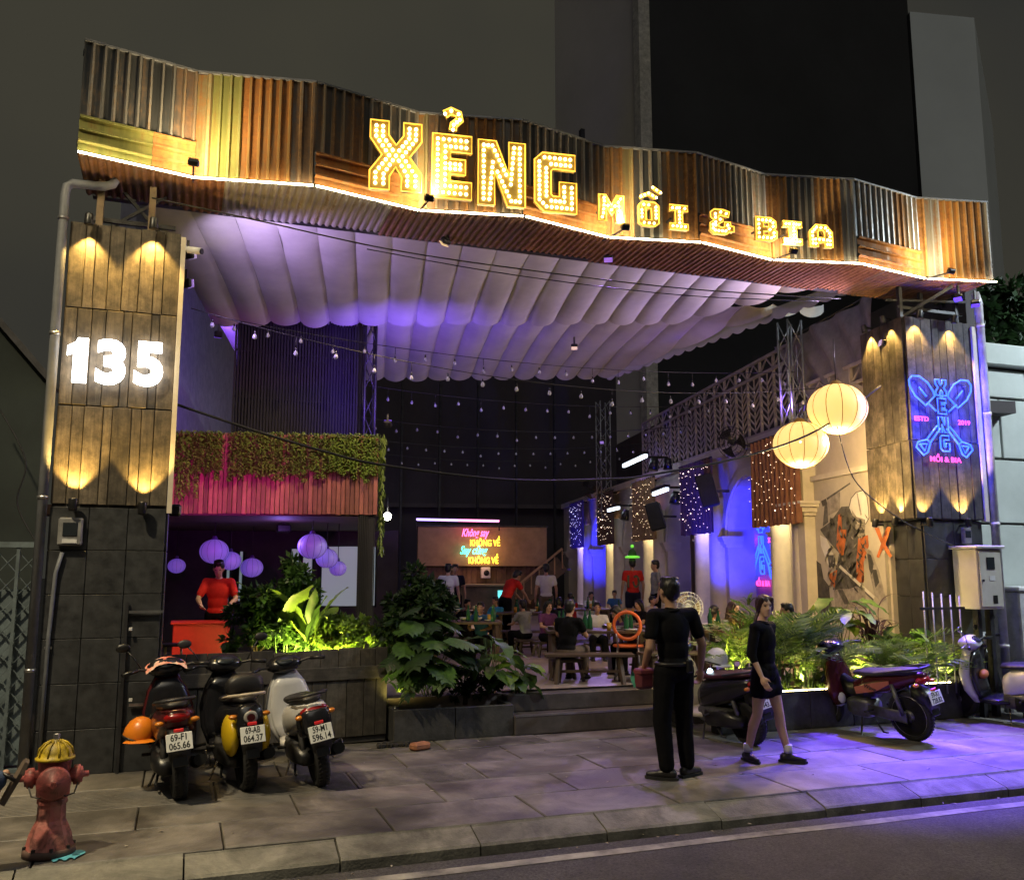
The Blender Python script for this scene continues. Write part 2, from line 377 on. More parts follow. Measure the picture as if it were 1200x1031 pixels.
# sloped kerb stones
kj = [atZ(*p).x for p in ((552, 966), (695, 950), (825, 938))]; klen = (kj[2]-kj[0])/2
kp = [(0, -.001), (.012, -.012), (.215, -.070), (.235, -.085), (.235, -.16), (-.0, -.16)]
for i in range(-8, 13):
    x0 = kj[0]+i*klen+.006; x1 = x0+klen-.012; dz = random.uniform(-.006, .004); m_ = MB()
    vs = [(x, 6.40-a, z+dz+random.uniform(-.002, .002)) for x in (x0, x1) for a, z in kp]
    n_ = len(kp); m_.add(vs, [tuple(range(n_-1, -1, -1)), tuple(range(n_, 2*n_))]+[(k, (k+1) % n_, n_+(k+1) % n_, n_+k) for k in range(n_)])
    obj('kerb_stone', m_, M_kerb, side)
# paving slabs
SW, SD = 1.12, .66
def slab_mesh(ribbed, v):
    m_ = MB(); m_.bevbox((0, 0, -.02), (SW-.012, SD-.012, .04), .006)
    if ribbed:
        for k in range(14): m_.bevbox((0, -.295+k*.0454, .002), (SW-.06, .022, .008), .003)
    return m_.mesh('paving_slab', M_slab)
sl_ = [slab_mesh(False, 0), slab_mesh(True, 1)]
for r_ in range(5):
    y = 6.42+SD/2+r_*SD
    for c in range(-7, 15):
        x = -.2+c*SW+(.5*SW if r_ % 2 else 0)
        rib = 1 if (r_ == 2 and x < 2.4) else 0
        inst('paving_slab', sl_[rib], side, Matrix.Translation((x, y, random.uniform(-.004, .002))) @ Matrix.Rotation(random.uniform(-.004, .004), 4, 'X') @ Matrix.Rotation(random.uniform(-.003, .003), 4, 'Y'))
# yard floor and the two steps
FZ = .40
fl = MB()
def yard(a, b): return Vector((0, 0, 0))
fl.add([(-1, 9.95, FZ), (14, 9.95, FZ), (20, 45, FZ), (0, 45, FZ), (-1, 9.95, -.1), (14, 9.95, -.1), (20, 45, -.1), (0, 45, -.1)], [(0, 1, 2, 3), (4, 7, 6, 5), (0, 4, 5, 1), (1, 5, 6, 2), (2, 6, 7, 3), (3, 7, 4, 0)])
structure('yard_floor', fl, M_deck)
stp = thing('entrance_steps', 'two dark stone steps climbing from the pavement to the yard floor', 'steps', (4.9, 9.6, 0))
obj('step', MB().bevbox((4.95, 9.74, .105), (2.9, .44, .21), .012), M_step, stp)
obj('step', MB().bevbox((4.95, 9.94, .305), (2.9, .36, .19), .012), M_step, stp)
obj('nosing', MB().box((4.95, 9.525, .205), (2.88, .02, .02)), M_steel, stp)

# ================================================================ CORRUGATED FASCIA
Z0, Z1 = 5.5, 6.56
FP = [(-1.05, 8.55), (-.06, 8.77), (1.05, 8.56), (2.15, 8.81), (3.24, 8.58), (4.33, 8.83), (5.41, 8.61), (6.50, 8.83), (7.62, 8.57), (8.77, 8.75), (9.77, 8.54)]
RM = {'steel': rustmat('sheet_steel', (.115, .12, .125), (.20, .13, .07), .28, metal=.5, rough=.35),
      'rust': rustmat('sheet_rust', (.30, .23, .15), (.34, .17, .06), .55, metal=.35, rough=.4),
      'brown': rustmat('sheet_brown', (.19, .17, .15), (.24, .14, .07), .42, metal=.5, rough=.38),
      'yellow': rustmat('sheet_yellow', (.42, .34, .16), (.36, .17, .05), .45, metal=.2),
      'pale': rustmat('sheet_pale', (.38, .36, .33), (.26, .13, .06), .35, metal=.4),
      'green': rustmat('sheet_green', (.36, .36, .10), (.28, .20, .05), .3, metal=.2),
      'orange': rustmat('sheet_orange', (.50, .28, .10), (.44, .18, .04), .55, metal=.2)}
RIB = {k: rustmat('rib_'+k, c, r_, a_, metal=.45, rough=.35) for k, c, r_, a_ in (('steel', (.46, .44, .40), (.28, .18, .09), .35), ('rust', (.62, .42, .20), (.48, .24, .07), .6), ('brown', (.46, .38, .28), (.34, .2, .09), .45), ('yellow', (.66, .56, .28), (.5, .3, .1), .35), ('pale', (.62, .60, .55), (.36, .22, .12), .3), ('green', (.55, .55, .20), (.4, .3, .1), .3), ('orange', (.70, .44, .16), (.55, .26, .06), .5))}  # paler copies for the rib crests, painting in their highlights
def sheet(P, Q, z0, z1, pitch=.098, dep=.028, off=0.0, horiz=False, jit=0.0):
    """trapezoid-ribbed sheet standing on the plan line P-Q"""
    P = Vector((*P, 0)); Q = Vector((*Q, 0)); d = Q-P; Ln = d.length; d.normalize(); nrm = Vector((d.y, -d.x, 0))
    mb = MB(); prof = []
    T = z1-z0 if horiz else Ln
    k = max(1, round(T/pitch)); p = T/k
    for i in range(k):
        for a, h in ((0, 0), (.58, 0), (.70, 1), (.88, 1)): prof.append((p*(i+a), h*dep))
    prof.append((T, 0))
    vs = []; fs = []
    for t, h in prof:
        if horiz: vs += [P+nrm*(h+off)+Vector((0, 0, z0+t)), Q+nrm*(h+off)+Vector((0, 0, z0+t))]
        else:
            j = random.uniform(-jit, jit); vs += [P+d*t+nrm*(h+off)+Vector((0, 0, z0)), P+d*t+nrm*(h+off)+Vector((0, 0, z1+j))]
    for i in range(len(prof)-1): fs.append((2*i, 2*i+2, 2*i+3, 2*i+1))
    mb.add(vs, fs)
    if not horiz: mb.mi = [1 if i % 4 in (1, 2) else 0 for i in range(len(fs))]     # paler rib crests, highlights put into the colour
    return mb
fas = thing('corrugated_fascia', 'zigzag rusty corrugated metal fascia spanning above the entrance', 'fascia', (4.4, 8.7, Z0))
pat = [[('steel', .5), ('steel', .3), ('brown', .2)], [('yellow', .13), ('green', .25), ('orange', .42), ('brown', .2)], [('brown', .45), ('steel', .55)],
       [('yellow', .10), ('brown', .3), ('rust', .35), ('brown', .25)], [('steel', .55), ('steel', .3), ('brown', .15)], [('rust', .2), ('yellow', .12), ('steel', .3), ('rust', .38)],
       [('brown', .4), ('steel', .4), ('pale', .2)], [('rust', .25), ('steel', .3), ('rust', .3), ('pale', .15)], [('steel', .6), ('brown', .25), ('pale', .15)], [('rust', .12), ('pale', .2), ('orange', .28), ('rust', .3), ('pale', .1)]]
lerp2 = lambda P, Q, t: (P[0]+(Q[0]-P[0])*t, P[1]+(Q[1]-P[1])*t)
for i in range(10):
    P, Q = FP[i], FP[i+1]; rec = i % 2 == 0; t = 0
    for nm, w_ in pat[i]:
        a, b = lerp2(P, Q, t), lerp2(P, Q, min(1, t+w_)); t += w_
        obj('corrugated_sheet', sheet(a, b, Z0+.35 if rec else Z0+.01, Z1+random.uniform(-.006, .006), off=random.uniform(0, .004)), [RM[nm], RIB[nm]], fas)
    if rec:
        cut = .62 if i == 0 else 1.0
        obj('ribbed_panel', sheet(P, lerp2(P, Q, cut), Z0+.01, Z0+.345, pitch=.115, dep=.035, off=.02, horiz=True), RM['green' if i == 0 else 'orange'], fas)
        if cut < 1: obj('ribbed_panel', sheet(lerp2(P, Q, cut+.002), Q, Z0+.01, Z0+.345, pitch=.115, dep=.035, off=.022, horiz=True), RM['orange'], fas)
    nrm = Vector((Q[1]-P[1], -(Q[0]-P[0]), 0)).normalized()
    b3 = lambda T, o, z: Vector((T[0], T[1], z))+nrm*o
    obj('top_cap', MB().bar(b3(P, .0, Z1+.012), b3(Q, .0, Z1+.012), .06, .02), M_galv, fas)
    for zz in (Z1-.08, Z0+.1): obj('frame_rail', MB().bar(b3(P, -.05, zz), b3(Q, -.05, zz), .05, .05), M_dsteel, fas)
M_led = emat('warm_led', (1.0, .83, .47), 40.0)
led = thing('led_strip', 'bright warm white light strip along the lower edge of the fascia', 'light strip', (4.4, 8.6, Z0))
for i in range(10):
    P, Q = FP[i], FP[i+1]; nrm = Vector((Q[1]-P[1], -(Q[0]-P[0]), 0)).normalized()
    a = Vector((*P, Z0-.035))+nrm*.075; b = Vector((*Q, Z0-.035))+nrm*.075
    obj('light_tube', MB().bar(a, b, .014, .014), M_led, led)
# soffit: rusty sheets with ribs running back from the street
M_soff = [rustmat('soffit_rust', (.40, .24, .16), (.38, .18, .09), .75, streak=(9, .6, 9), metal=.15), rustmat('soffit_brown', (.30, .21, .16), (.28, .15, .09), .6, streak=(9, .6, 9), metal=.2),
          rustmat('soffit_pale', (.55, .52, .50), (.2, .12, .08), .3, streak=(9, .6, 9), metal=.2)]
sof = thing('soffit', 'rusty corrugated soffit sheets behind the fascia light strip', 'soffit', (4.4, 9.1, Z0))
def fY(x):
    for (x0, y0), (x1, y1) in zip(FP, FP[1:]):
        if x0 <= x <= x1: return y0+(y1-y0)*(x-x0)/(x1-x0)
    return 8.55
x = -1.05; k = 0
while x < 9.75:
    w_ = random.choice([.38, .75, .9]); x1 = min(9.77, x+w_); mb = MB(); vs = []; fs = []; nb = max(2, round((x1-x)/.076)); back = 9.5+random.uniform(-.05, .05)
    pr = []
    for i in range(nb):
        for a, h in ((0, 0), (.25, 1), (.5, 1), (.75, 0)): pr.append((x+(x1-x)*(i+a)/nb, h*.02))
    pr.append((x1, 0))
    for px_, h in pr: vs += [(px_, fY(px_)+.0, Z0-.002-h+.012*k % .003), (px_, back, Z0-.03-h)]
    for i in range(len(pr)-1): fs.append((2*i, 2*i+1, 2*i+3, 2*i+2))
    mb.add(vs, fs, False)
    obj('soffit_sheet', mb, M_soff[random.choice([0, 0, 1, 1, 1, 2]) if w_ > .4 else random.choice([0, 2])], sof); x = x1; k += 1
obj('roof_beam', MB().bbox((-1.0, 9.52, Z0-.02), (9.7, 9.62, Z0+.10)), M_dsteel, sof)
obj('roof_beam', MB().bbox((-1.0, 8.95, Z0+.02), (9.7, 9.02, Z0+.10)), M_dsteel, sof)

# ================================================================ CANOPY
M_fab = mat('canopy_fabric', (.55, .53, .52), .85, var=.12, scale=1.2, bump=.1, bscale=30)
_p = M_fab.node_tree.nodes['Principled BSDF']
can = thing('fabric_canopy', 'white fabric canopy hanging in long scalloped folds over the yard', 'canopy', (4, 12, 5.5))
SP = .425
O0 = Vector((-.55, 9.5, 0))                     # left front corner in plan; folds run along UD, spread along VD
def cz(a, d): return 5.50+.045*a-.004*d
def right_lim(a0, d0, a1, d1): pass
def canopy_section(d_front, d_back, zoff, sag0, sag1, name, endlow):
    mb = MB(); na = 22
    for i in range(na):
        a0, a1 = i*SP, (i+1)*SP
        def lim(a):                              # right edge of the cloth cuts the folds off diagonally
            return d_back if a < 7.0 else d_back-(a-7.0)*((d_back-1.2)/2.1)
        hs = random.uniform(.9, 1.1)
        def fn(u, v):
            a = a0+(a1-a0)*u; db = max(min(d_back, lim(a)), .02)
            df = d_front(a) if callable(d_front) else d_front
            d = df+(max(db-df, .02))*v
            sag = (sag0+(sag1-sag0)*v)*hs
            z = cz(a, d)+zoff - sag*(1-(2*u-1)**2)**.75*(1+.25*math.sin(v*9+i*1.7)*.4) - endlow*v**3
            p = O0+VD*a+UD*d; return Vector((p.x, p.y, z+.02*mnoise.noise((a*2.3, d*1.4, i*.3))+.006*mnoise.noise((a*11, d*5, i))))
        if lim(a0) < 1.0: continue
        mb.grid(fn, 9, 18)
    return obj(name, mb, M_fab, can)
dfr = lambda a: a*math.sin(AX)/math.cos(AX)     # front edge stays parallel to the street
canopy_section(dfr, 4.1, .0, .018, .085, 'front_section', .12)
canopy_section(3.7, 8.2, .03, .06, .095, 'rear_section', .12)
# scalloped valance along the right edge
mb = MB(); A = O0+VD*9.2+UD*1.6; B = O0+VD*7.0+UD*8.2
def vf(u, v):
    p = A.lerp(B, u); zt = cz(9.2-2.2*u, 5)+.0
    return Vector((p.x, p.y, zt-.04-v*(.16+.05*abs(math.sin(u*math.pi*22)))))
mb.grid(vf, 132, 2); obj('valance', mb, M_fab, can)
for a, b in ((0, 9.0),):
    for d in (2.2, 4.2, 8.15):
        p = O0+VD*0+UD*d; q = O0+VD*(8.8 if d < 3 else 8.0 if d < 5 else 6.8)+UD*d
        obj('support_pipe', MB().tube([(p.x, p.y, cz(0, d)+.08), (q.x, q.y, cz(8, d)+.08)], .03, 8), M_galv, can)

# ================================================================ ROADSIDE PILLARS
M_plank = woodmat('weathered_plank', (.195, .155, .105), (.07, .055, .038), dirt=.6)
M_plank2 = woodmat('weathered_plank_grey', (.135, .112, .092), (.045, .037, .034), dirt=.7)
M_tile = mat('granite_tile', (.036, .038, .041), .45, var=.35, scale=7, bump=.15, rvar=.15)
M_trim = mat('painted_trim', (.62, .55, .42), .6, var=.1)
M_core = mat('pillar_core', (.07, .065, .06), .9)
def planks(parent, x0, x1, y, z0, z1, n, m_, th=.025, side=None):
    """a row of upright boards; each board one object. side=(P,Q) lays the row on another plan line"""
    P, Q = side if side else ((x0, y), (x1, y))
    P = Vector((*P, 0)); Q = Vector((*Q, 0)); d = (Q-P); Ln = d.length; d.normalize(); ang = math.atan2(d.y, d.x)
    cuts = [0]+sorted((i+random.uniform(-.22, .22))/n for i in range(1, n))+[1]
    for a, b in zip(cuts, cuts[1:]):
        w_ = (b-a)*Ln-.006; c = P+d*((a+b)/2*Ln); t = th*random.uniform(.7, 1.35)
        off = Vector((d.y, -d.x, 0))*(t/2)
        M = Matrix.Translation((c.x+off.x, c.y+off.y, (z0+z1)/2)) @ Matrix.Rotation(ang, 4, 'Z') @ Matrix.Rotation(random.uniform(-.003, .003), 4, 'Y')
        obj('plank', MB().bevbox((0, 0, 0), (w_, t, z1-z0-random.uniform(.004, .016)), .004), m_, parent, world=False, M=Matrix(OM[parent.name].inverted() @ M))
def tiles(parent, P, Q, z0, z1, nx, nz, m_=None, th=.02):
    P = Vector((*P, 0)); Q = Vector((*Q, 0)); d = (Q-P); Ln = d.length; d.normalize(); ang = math.atan2(d.y, d.x); off = Vector((d.y, -d.x, 0))*(th/2)
    me = MB().bevbox((0, 0, 0), (Ln/nx-.006, th, (z1-z0)/nz-.006), .003).mesh('tile', m_ or M_tile)
    for i in range(nx):
        for k in range(nz):
            c = P+d*((i+.5)/nx*Ln)+off*random.uniform(.9, 1.2)
            inst('tile', me, parent, OM[parent.name].inverted() @ Matrix.Translation((c.x, c.y, z0+(k+.5)/nz*(z1-z0))) @ Matrix.Rotation(ang, 4, 'Z'))
PX0, PX1 = -1.12, -.14
lp = thing('left_pillar', 'tall pillar clad in weathered boards above dark granite tiles carrying the house number', 'pillar', (-.63, 9.3, 0))
obj('core', MB().bbox((PX0+.01, 9.06, 0), (PX1-.005, 9.58, 5.0)), M_core, lp)
for z0, z1 in ((2.36, 3.27), (3.27, 4.19), (4.19, 5.02)): planks(lp, PX0, PX1, 9.06, z0, z1, 8, M_plank)
tiles(lp, (PX0, 9.06), (PX1, 9.06), 0, 2.34, 3, 6)
tiles(lp, (PX1-.002, 9.06), (PX1-.002, 9.58), 0, 2.34, 1, 6)
obj('edge_trim', MB().bbox((PX1+.001, 9.02, 2.30), (PX1+.045, 9.10, 4.98)), M_trim, lp)
RX0, RX1, RY = 8.69, 9.80, 9.0
rp_ = thing('right_pillar', 'tall board-clad pillar carrying the blue shovel sign above dark tiles', 'pillar', (9.25, 9.4, 0))
RB = Vector((8.88, 9.98, 0))                     # rear corner of the side that faces the yard
RBL = Vector((9.04, 9.75, 0)); RXL = 8.83
obj('lower_core', MB().add([(RXL+.01, RY+.04, z) if k == 0 else (RX1-.01, RY+.04, z) if k == 1 else (RX1-.01, 9.97, z) if k == 2 else (RBL.x+.01, RBL.y, z) for z in (0, 2.41) for k in range(4)], [(3, 2, 1, 0), (4, 5, 6, 7), (0, 1, 5, 4), (1, 2, 6, 5), (2, 3, 7, 6), (3, 0, 4, 7)]), M_core, rp_)
obj('core', MB().add([(RX0+.01, RY+.01, 2.415), (RX1, RY+.01, 2.415), (RX1, 9.98, 2.415), (RB.x+.02, RB.y, 2.415), (RX0+.01, RY+.01, 5.05), (RX1, RY+.01, 5.05), (RX1, 9.98, 5.05), (RB.x+.02, RB.y, 5.05)],
    [(3, 2, 1, 0), (4, 5, 6, 7), (0, 1, 5, 4), (1, 2, 6, 5), (2, 3, 7, 6), (3, 0, 4, 7)]), M_core, rp_)
for z0, z1 in ((2.42, 3.42), (3.42, 5.05)):
    planks(rp_, RX0, RX1, RY, z0, z1, 8, M_plank2); planks(rp_, 0, 0, 0, z0, z1, 6, M_plank2, side=((RB.x, RB.y), (RX0, RY)))
tiles(rp_, (RXL, RY+.035), (RX1-.005, RY+.035), 0, 2.40, 2, 5); tiles(rp_, (RBL.x, RBL.y), (RXL, RY+.035), 0, 2.40, 2, 5)
obj('edge_trim', MB().bbox((RX1+.001, RY-.05, 2.40), (RX1+.07, RY+.02, 5.0)), M_trim, rp_)
# ================================================================ LETTERING
def text_mb(s, size=1.0, extrude=.01, offset=0.0, shear=0.0, sx=1.0, center=True):
    c = bpy.data.curves.new('lettering', 'FONT'); c.body = s; c.size = size; c.extrude = extrude; c.offset = offset; c.shear = shear; c.resolution_u = 4
    if center: c.align_x = 'CENTER'
    o = bpy.data.objects.new('lettering', c); COL.objects.link(o)
    dg = bpy.context.evaluated_depsgraph_get(); me = bpy.data.meshes.new_from_object(o.evaluated_get(dg))
    mb = MB(); mb.add([(v.co.x*sx, v.co.y, v.co.z) for v in me.vertices], [tuple(p.vertices) for p in me.polygons])
    bpy.data.objects.remove(o); bpy.data.curves.remove(c); bpy.data.meshes.remove(me)
    return mb
def frame(o, x, up=(0, 0, 1)):                       # 4x4 with local x along x, local y up, local z out of the face
    x = Vector(x).normalized(); u = Vector(up); y = (u-x*u.dot(x)).normalized(); z = x.cross(y)
    M = Matrix((x, y, z)).transposed().to_4x4(); M.translation = Vector(o); return M
TXT = {k: text_mb(*a) for k, a in {
  'd1': ('1', 1, .02, .045, 0, .85), 'd3': ('3', 1, .02, .045, 0, .85), 'd5': ('5', 1, .02, .045, 0, .85),
  'n1': ('Không say', 1, .02, .012, .35), 'n2': ('KHÔNG VỀ', 1, .02, .02, 0), 'n3': ('Say cũng', 1, .02, .012, .35),
  'estd': ('ESTD', 1, .02, .02), 'yr': ('2019', 1, .02, .02), 'moi': ('MỒI & BIA', 1, .02, .02), 'ten': ('10', 1, .01, .02), 'cross': ('ghost', 1, .01, .0, .3),
  'side': ('Wave', 1, .01, .02, .3),
  'p1a': ('69-F1', 1, .01, .018), 'p1b': ('065.66', 1, .01, .018), 'p2a': ('69-AB', 1, .01, .018), 'p2b': ('064.37', 1, .01, .018),
  'p3a': ('59-M1', 1, .01, .018), 'p3b': ('596.14', 1, .01, .018), 'p4a': ('59-N2', 1, .01, .018), 'p4b': ('443.51', 1, .01, .018), 'p5a': ('59-X1', 1, .01, .018), 'p5b': ('728.82', 1, .01, .018)}.items()}
# house number
M_num = emat('number_white', (1, .98, .95), 9.0)
for k, xa, xb, yt, yb, nm in (('d1', 77, 101, 396, 448, 'one'), ('d3', 111, 146, 397, 450, 'three'), ('d5', 156, 190, 400, 452, 'five')):
    A = atY(xa, yb, 8.975); B = atY(xb, yb, 8.975); T = atY(xa, yt, 8.975)
    t = TXT[k] if k != 'd1' else MB().prism([(.16, 0), (.52, 0), (.52, 1), (.26, 1), (.20, .90), (0, .80), (0, .60), (.16, .66)], .04); xs_ = [v[0] for v in t.v]; ys_ = [v[1] for v in t.v]; sx = (B.x-A.x)/(max(xs_)-min(xs_)); sy_ = (T.z-A.z)/(max(ys_)-min(ys_))
    M = frame((A.x, 8.99, A.z), (1, 0, 0)) @ Matrix.Diagonal((sx, sy_, 1, 1)) @ Matrix.Translation((-min(xs_), -min(ys_), .03))
    g = MB().merge(t, M)
    th = thing('house_number_digit', 'glowing white digit %s on the board-clad pillar' % nm, 'number', (A.x, 8.99, A.z))
    obj('face', g, M_num, th)
    obj('standoff', MB().bbox(((A.x+B.x)/2-.015, 8.995, A.z+.1), ((A.x+B.x)/2+.015, 9.05, A.z+.13)), M_steel, th)
# marquee letters
M_lpan = mat('marquee_panel', (.55, .36, .08), .5, .2, var=.2, scale=10)
M_lrim = emat('marquee_rim', (1.0, .55, .06), 1.7)
M_lbulb = emat('marquee_bulb', (1.0, .84, .42), 15.0)
LT = {
 'X': [[(0,0),(.3,0),(.3,.2),(.39,.34),(.48,.2),(.48,0),(.78,0),(.78,.26),(.6,.5),(.78,.74),(.78,1),(.5,1),(.5,.8),(.39,.66),(.28,.8),(.28,1),(0,1),(0,.74),(.18,.5),(0,.26)]],
 'E': [[(0,0),(.64,0),(.64,.27),(.3,.27),(.3,.38),(.54,.38),(.54,.62),(.3,.62),(.3,.73),(.64,.73),(.64,1),(0,1)]],
 'N': [[(0,0),(.26,0),(.26,.5),(.46,0),(.74,0),(.74,1),(.48,1),(.48,.5),(.28,1),(0,1)]],
 'G': [[(.16,0),(.68,0),(.68,.52),(.4,.52),(.4,.27),(.3,.27),(.27,.3),(.27,.7),(.3,.73),(.66,.73),(.66,1),(.13,1),(0,.87),(0,.16)]],
 'M': [[(0,0),(.25,0),(.25,.5),(.42,.2),(.59,.5),(.59,0),(.84,0),(.84,1),(.6,1),(.42,.62),(.24,1),(0,1)]],
 'O': [[(.14,0),(.56,0),(.7,.14),(.7,.86),(.56,1),(.14,1),(0,.86),(0,.14)], [(.26,.26),(.26,.74),(.44,.74),(.44,.26)]],
 'I': [[(0,0),(.64,0),(.64,.24),(.45,.24),(.45,.76),(.64,.76),(.64,1),(0,1),(0,.76),(.19,.76),(.19,.24),(0,.24)]],
 '&': [[(.12,0),(.5,0),(.6,.12),(.72,.12),(.72,.34),(.62,.36),(.62,.5),(.44,.5),(.44,.3),(.36,.26),(.26,.3),(.26,.4),(.4,.52),(.4,.6),(.26,.62),(.26,.72),(.34,.76),(.56,.7),(.6,.92),(.42,1),(.14,1),(.02,.86),(.02,.66),(.12,.54),(0,.42),(0,.14)]],
 'B': [[(0,0),(.52,0),(.68,.14),(.68,.42),(.6,.5),(.66,.58),(.66,.86),(.5,1),(0,1)], [(.25,.22),(.25,.4),(.42,.4),(.42,.22)], [(.25,.6),(.25,.78),(.42,.78),(.42,.6)]],
 'A': [[(0,0),(.25,0),(.25,.2),(.45,.2),(.45,0),(.7,0),(.7,.7),(.52,1),(.18,1),(0,.7)], [(.25,.42),(.25,.66),(.3,.76),(.4,.76),(.45,.66),(.45,.42)]]}
def inset(lp_, d):
    n_ = len(lp_); o = []
    for i in range(n_):
        a = Vector(lp_[i-1]); b = Vector(lp_[i]); c = Vector(lp_[(i+1) % n_]); e1 = (b-a).normalized(); e2 = (c-b).normalized()
        n1 = Vector((-e1.y, e1.x)); n2 = Vector((-e2.y, e2.x)); bi = n1+n2
        if bi.length < .2: bi = n1
        bi.normalize(); o.append(b+bi*(d/max(.5, bi.dot(n1))))
    return o
def bulbs_on(lp_, d, sp):
    q = inset(lp_, d); out_ = []
    for i in range(len(q)):
        a, b = q[i], q[(i+1) % len(q)]; k = max(1, round((b-a).length/sp))
        out_ += [a.lerp(b, j/k) for j in range(k)]
    keep = []
    for p in out_:
        if all((p-r_).length > sp*.68 for r_ in keep): keep.append(p)
    return keep
def keyhole(loops):
    p = list(loops[0])
    for h in loops[1:]:
        # join each hole to the nearest point of the outline walked so far
        bi = min(((Vector(a)-Vector(b)).length, i, j) for i, a in enumerate(p) for j, b in enumerate(h)); i, j = bi[1], bi[2]
        p = p[:i+1]+h[j:]+h[:j+1]+p[i:]
    return p
LDIR = Vector((math.cos(R(-7)), math.sin(R(-7)), 0))
def marquee(ch, BL, BR, TL, desc, marks=None, sp=.085, d=.082, br=.0165):
    a = atY(*BL, 8.50); b = atY(*BR, 8.50); t = atY(*TL, 8.50); lo = LT[ch]; w0 = max(p[0] for p in lo[0]); sx = (b-a).length/w0; sz = t.z-a.z
    S2 = lambda p: (p[0]*sx, p[1]*sz)
    M = frame(a, LDIR)
    th = thing('marquee_letter', desc, 'sign letter', a, group=None)
    loops = [[S2(p) for p in l] for l in lo]
    obj('panel', MB().prism(keyhole(loops), .05, M), M_lpan, th)
    def trim(lp_, nm='rim'):
        obj(nm, MB().tube([M @ Vector((p[0], p[1], .055)) for p in lp_], .008, 5, closed=True), M_lrim, th)
    for l in loops: trim(l)
    pts = bulbs_on(loops[0], d*sz, sp*sz)
    if len(lo) > 1 and sz > .5: pass
    stroke_marks = []
    if marks:
        for pl in marks:
            q = [S2(p) for p in pl]; side_ = []
            for s_ in (1, -1):
                r_ = []
                for i in range(len(q)):
                    e = (Vector(q[min(i+1, len(q)-1)])-Vector(q[max(i-1, 0)])).normalized(); r_.append(Vector(q[i])+Vector((-e.y, e.x))*s_*sz*.055)
                side_.append(r_)
            ol = side_[0][::-1]+side_[1]
            obj('accent_panel', MB().prism(ol, .05, M), M_lpan, th); trim(ol, 'accent_rim')
            for u, v in zip(q, q[1:]):
                k = max(1, round((Vector(v)-Vector(u)).length/(sp*sz))); pts += [Vector(u).lerp(Vector(v), j/k) for j in range(k)]
            pts.append(Vector(q[-1]))
    mb = MB()
    for p in pts: mb.sphere(M @ Vector((p[0], p[1], .058)), br, 6, 4)
    obj('light_bulbs', mb, M_lbulb, th, kind='stuff')
    sb = MB()
    obj('mount_bar', MB().bar(M @ Vector((.1*sx, sz*.5, .0)), M @ Vector((.1*sx, sz*.5, -.12)), .02), M_dsteel, th)
hook = [[(.20,1.32),(.30,1.38),(.42,1.34),(.44,1.25),(.34,1.16),(.33,1.08)]]
marquee('X', (432, 223), (491, 226), (434, 143), 'large bulb-lit letter X on the rusty fascia')
marquee('E', (505, 233), (550, 238), (502, 158), 'large bulb-lit letter E with a hook accent on the rusty fascia', hook)
marquee('N', (559, 241), (612, 246), (560, 166), 'large bulb-lit letter N on the rusty fascia')
marquee('G', (625, 249), (672, 255), (623, 180), 'large bulb-lit letter G on the rusty fascia')
sm = dict(sp=.17, d=.125, br=.0125)
marquee('M', (700, 260), (728, 263), (702, 230), 'small bulb-lit letter M on the fascia', **sm)
marquee('O', (747, 266), (769, 268), (747, 238), 'small bulb-lit letter O with circumflex and grave accents on the fascia', [[(.08,1.2),(.35,1.36),(.62,1.2)], [(.5,1.62),(.78,1.42)]], **sm)
marquee('I', (783, 270), (803, 273), (783, 242), 'small bulb-lit letter I right after the accented letter O', **sm)
marquee('&', (830, 275), (856, 278), (832, 247), 'small bulb-lit ampersand on the fascia', **sm)
marquee('B', (884, 283), (906, 286), (884, 256), 'small bulb-lit letter B on the fascia', **sm)
marquee('I', (916, 287), (936, 290), (917, 261), 'small bulb-lit letter I between the letters B and A', **sm)
marquee('A', (947, 290), (971, 294), (949, 265), 'small bulb-lit letter A on the fascia', **sm)
# floodlights on arms that shine up the fascia
for i, nm in ((1, 'below the yellow-edged sheet beside the pillar'), (3, 'under the big letter X'), (5, 'under the small letter M'), (7, 'under the small letter B'), (9, 'near the right end of the fascia')):
    x, y = FP[i]; th = thing('fascia_floodlight', 'small black floodlight on an arm %s' % nm, 'floodlight', (x, y-.1, Z0-.05), group='floodlights along the fascia')
    c = Vector((x, y-.50, Z0-.075)); rot = Matrix.Rotation(R(35), 3, 'X')
    obj('housing', MB().bevbox(c, (.10, .06, .06), .012, rot), M_black, th)
    obj('lens', MB().box(c+rot @ Vector((0, .01, .032)), (.085, .05, .006), rot), M_glass, th)
    obj('arm', MB().bar((x, y+.05, Z0-.03), (x, y-.48, Z0-.085), .016), M_black, th)
    lamp('SPOT', c+Vector((0, .02, .05)), 125, (1, .76, .40), th, to=(x, y+.02, Z0+.8), size=150, blend=1.0, radius=.08)
# pillar wash lights
def can_light(p, aim, desc, e=110, col=(1, .61, .15), size=84):
    th = thing('pillar_spotlight', desc, 'spotlight', p, group=None)
    d = (Vector(aim)-Vector(p)).normalized(); p = Vector(p)
    obj('can', MB().tube([p-d*.10, p-d*.09, p, p+d*.012], [.028, .036, .042, .042], 12), M_black, th)
    obj('bracket', MB().bar(p-d*.07, Vector((p.x, p.y, p.z))-d*.07+(Vector((0, .16, 0)) if p.x < 8.6 or p.y < 8.99 else Vector((.16, .02, 0))), .02), M_black, th)
    lamp('SPOT', p+d*.02, e, col, th, to=p+d, size=size, blend=.45, radius=.02)
for j, (px_, py_) in enumerate(((104, 262), (180, 267))):
    q = atY(px_, py_, 8.935); can_light(q, (q.x, 9.05, q.z-.9), 'spotlight shining down the numbered pillar, %s' % ('beside the downpipe' if j == 0 else 'beside the yard entrance'))
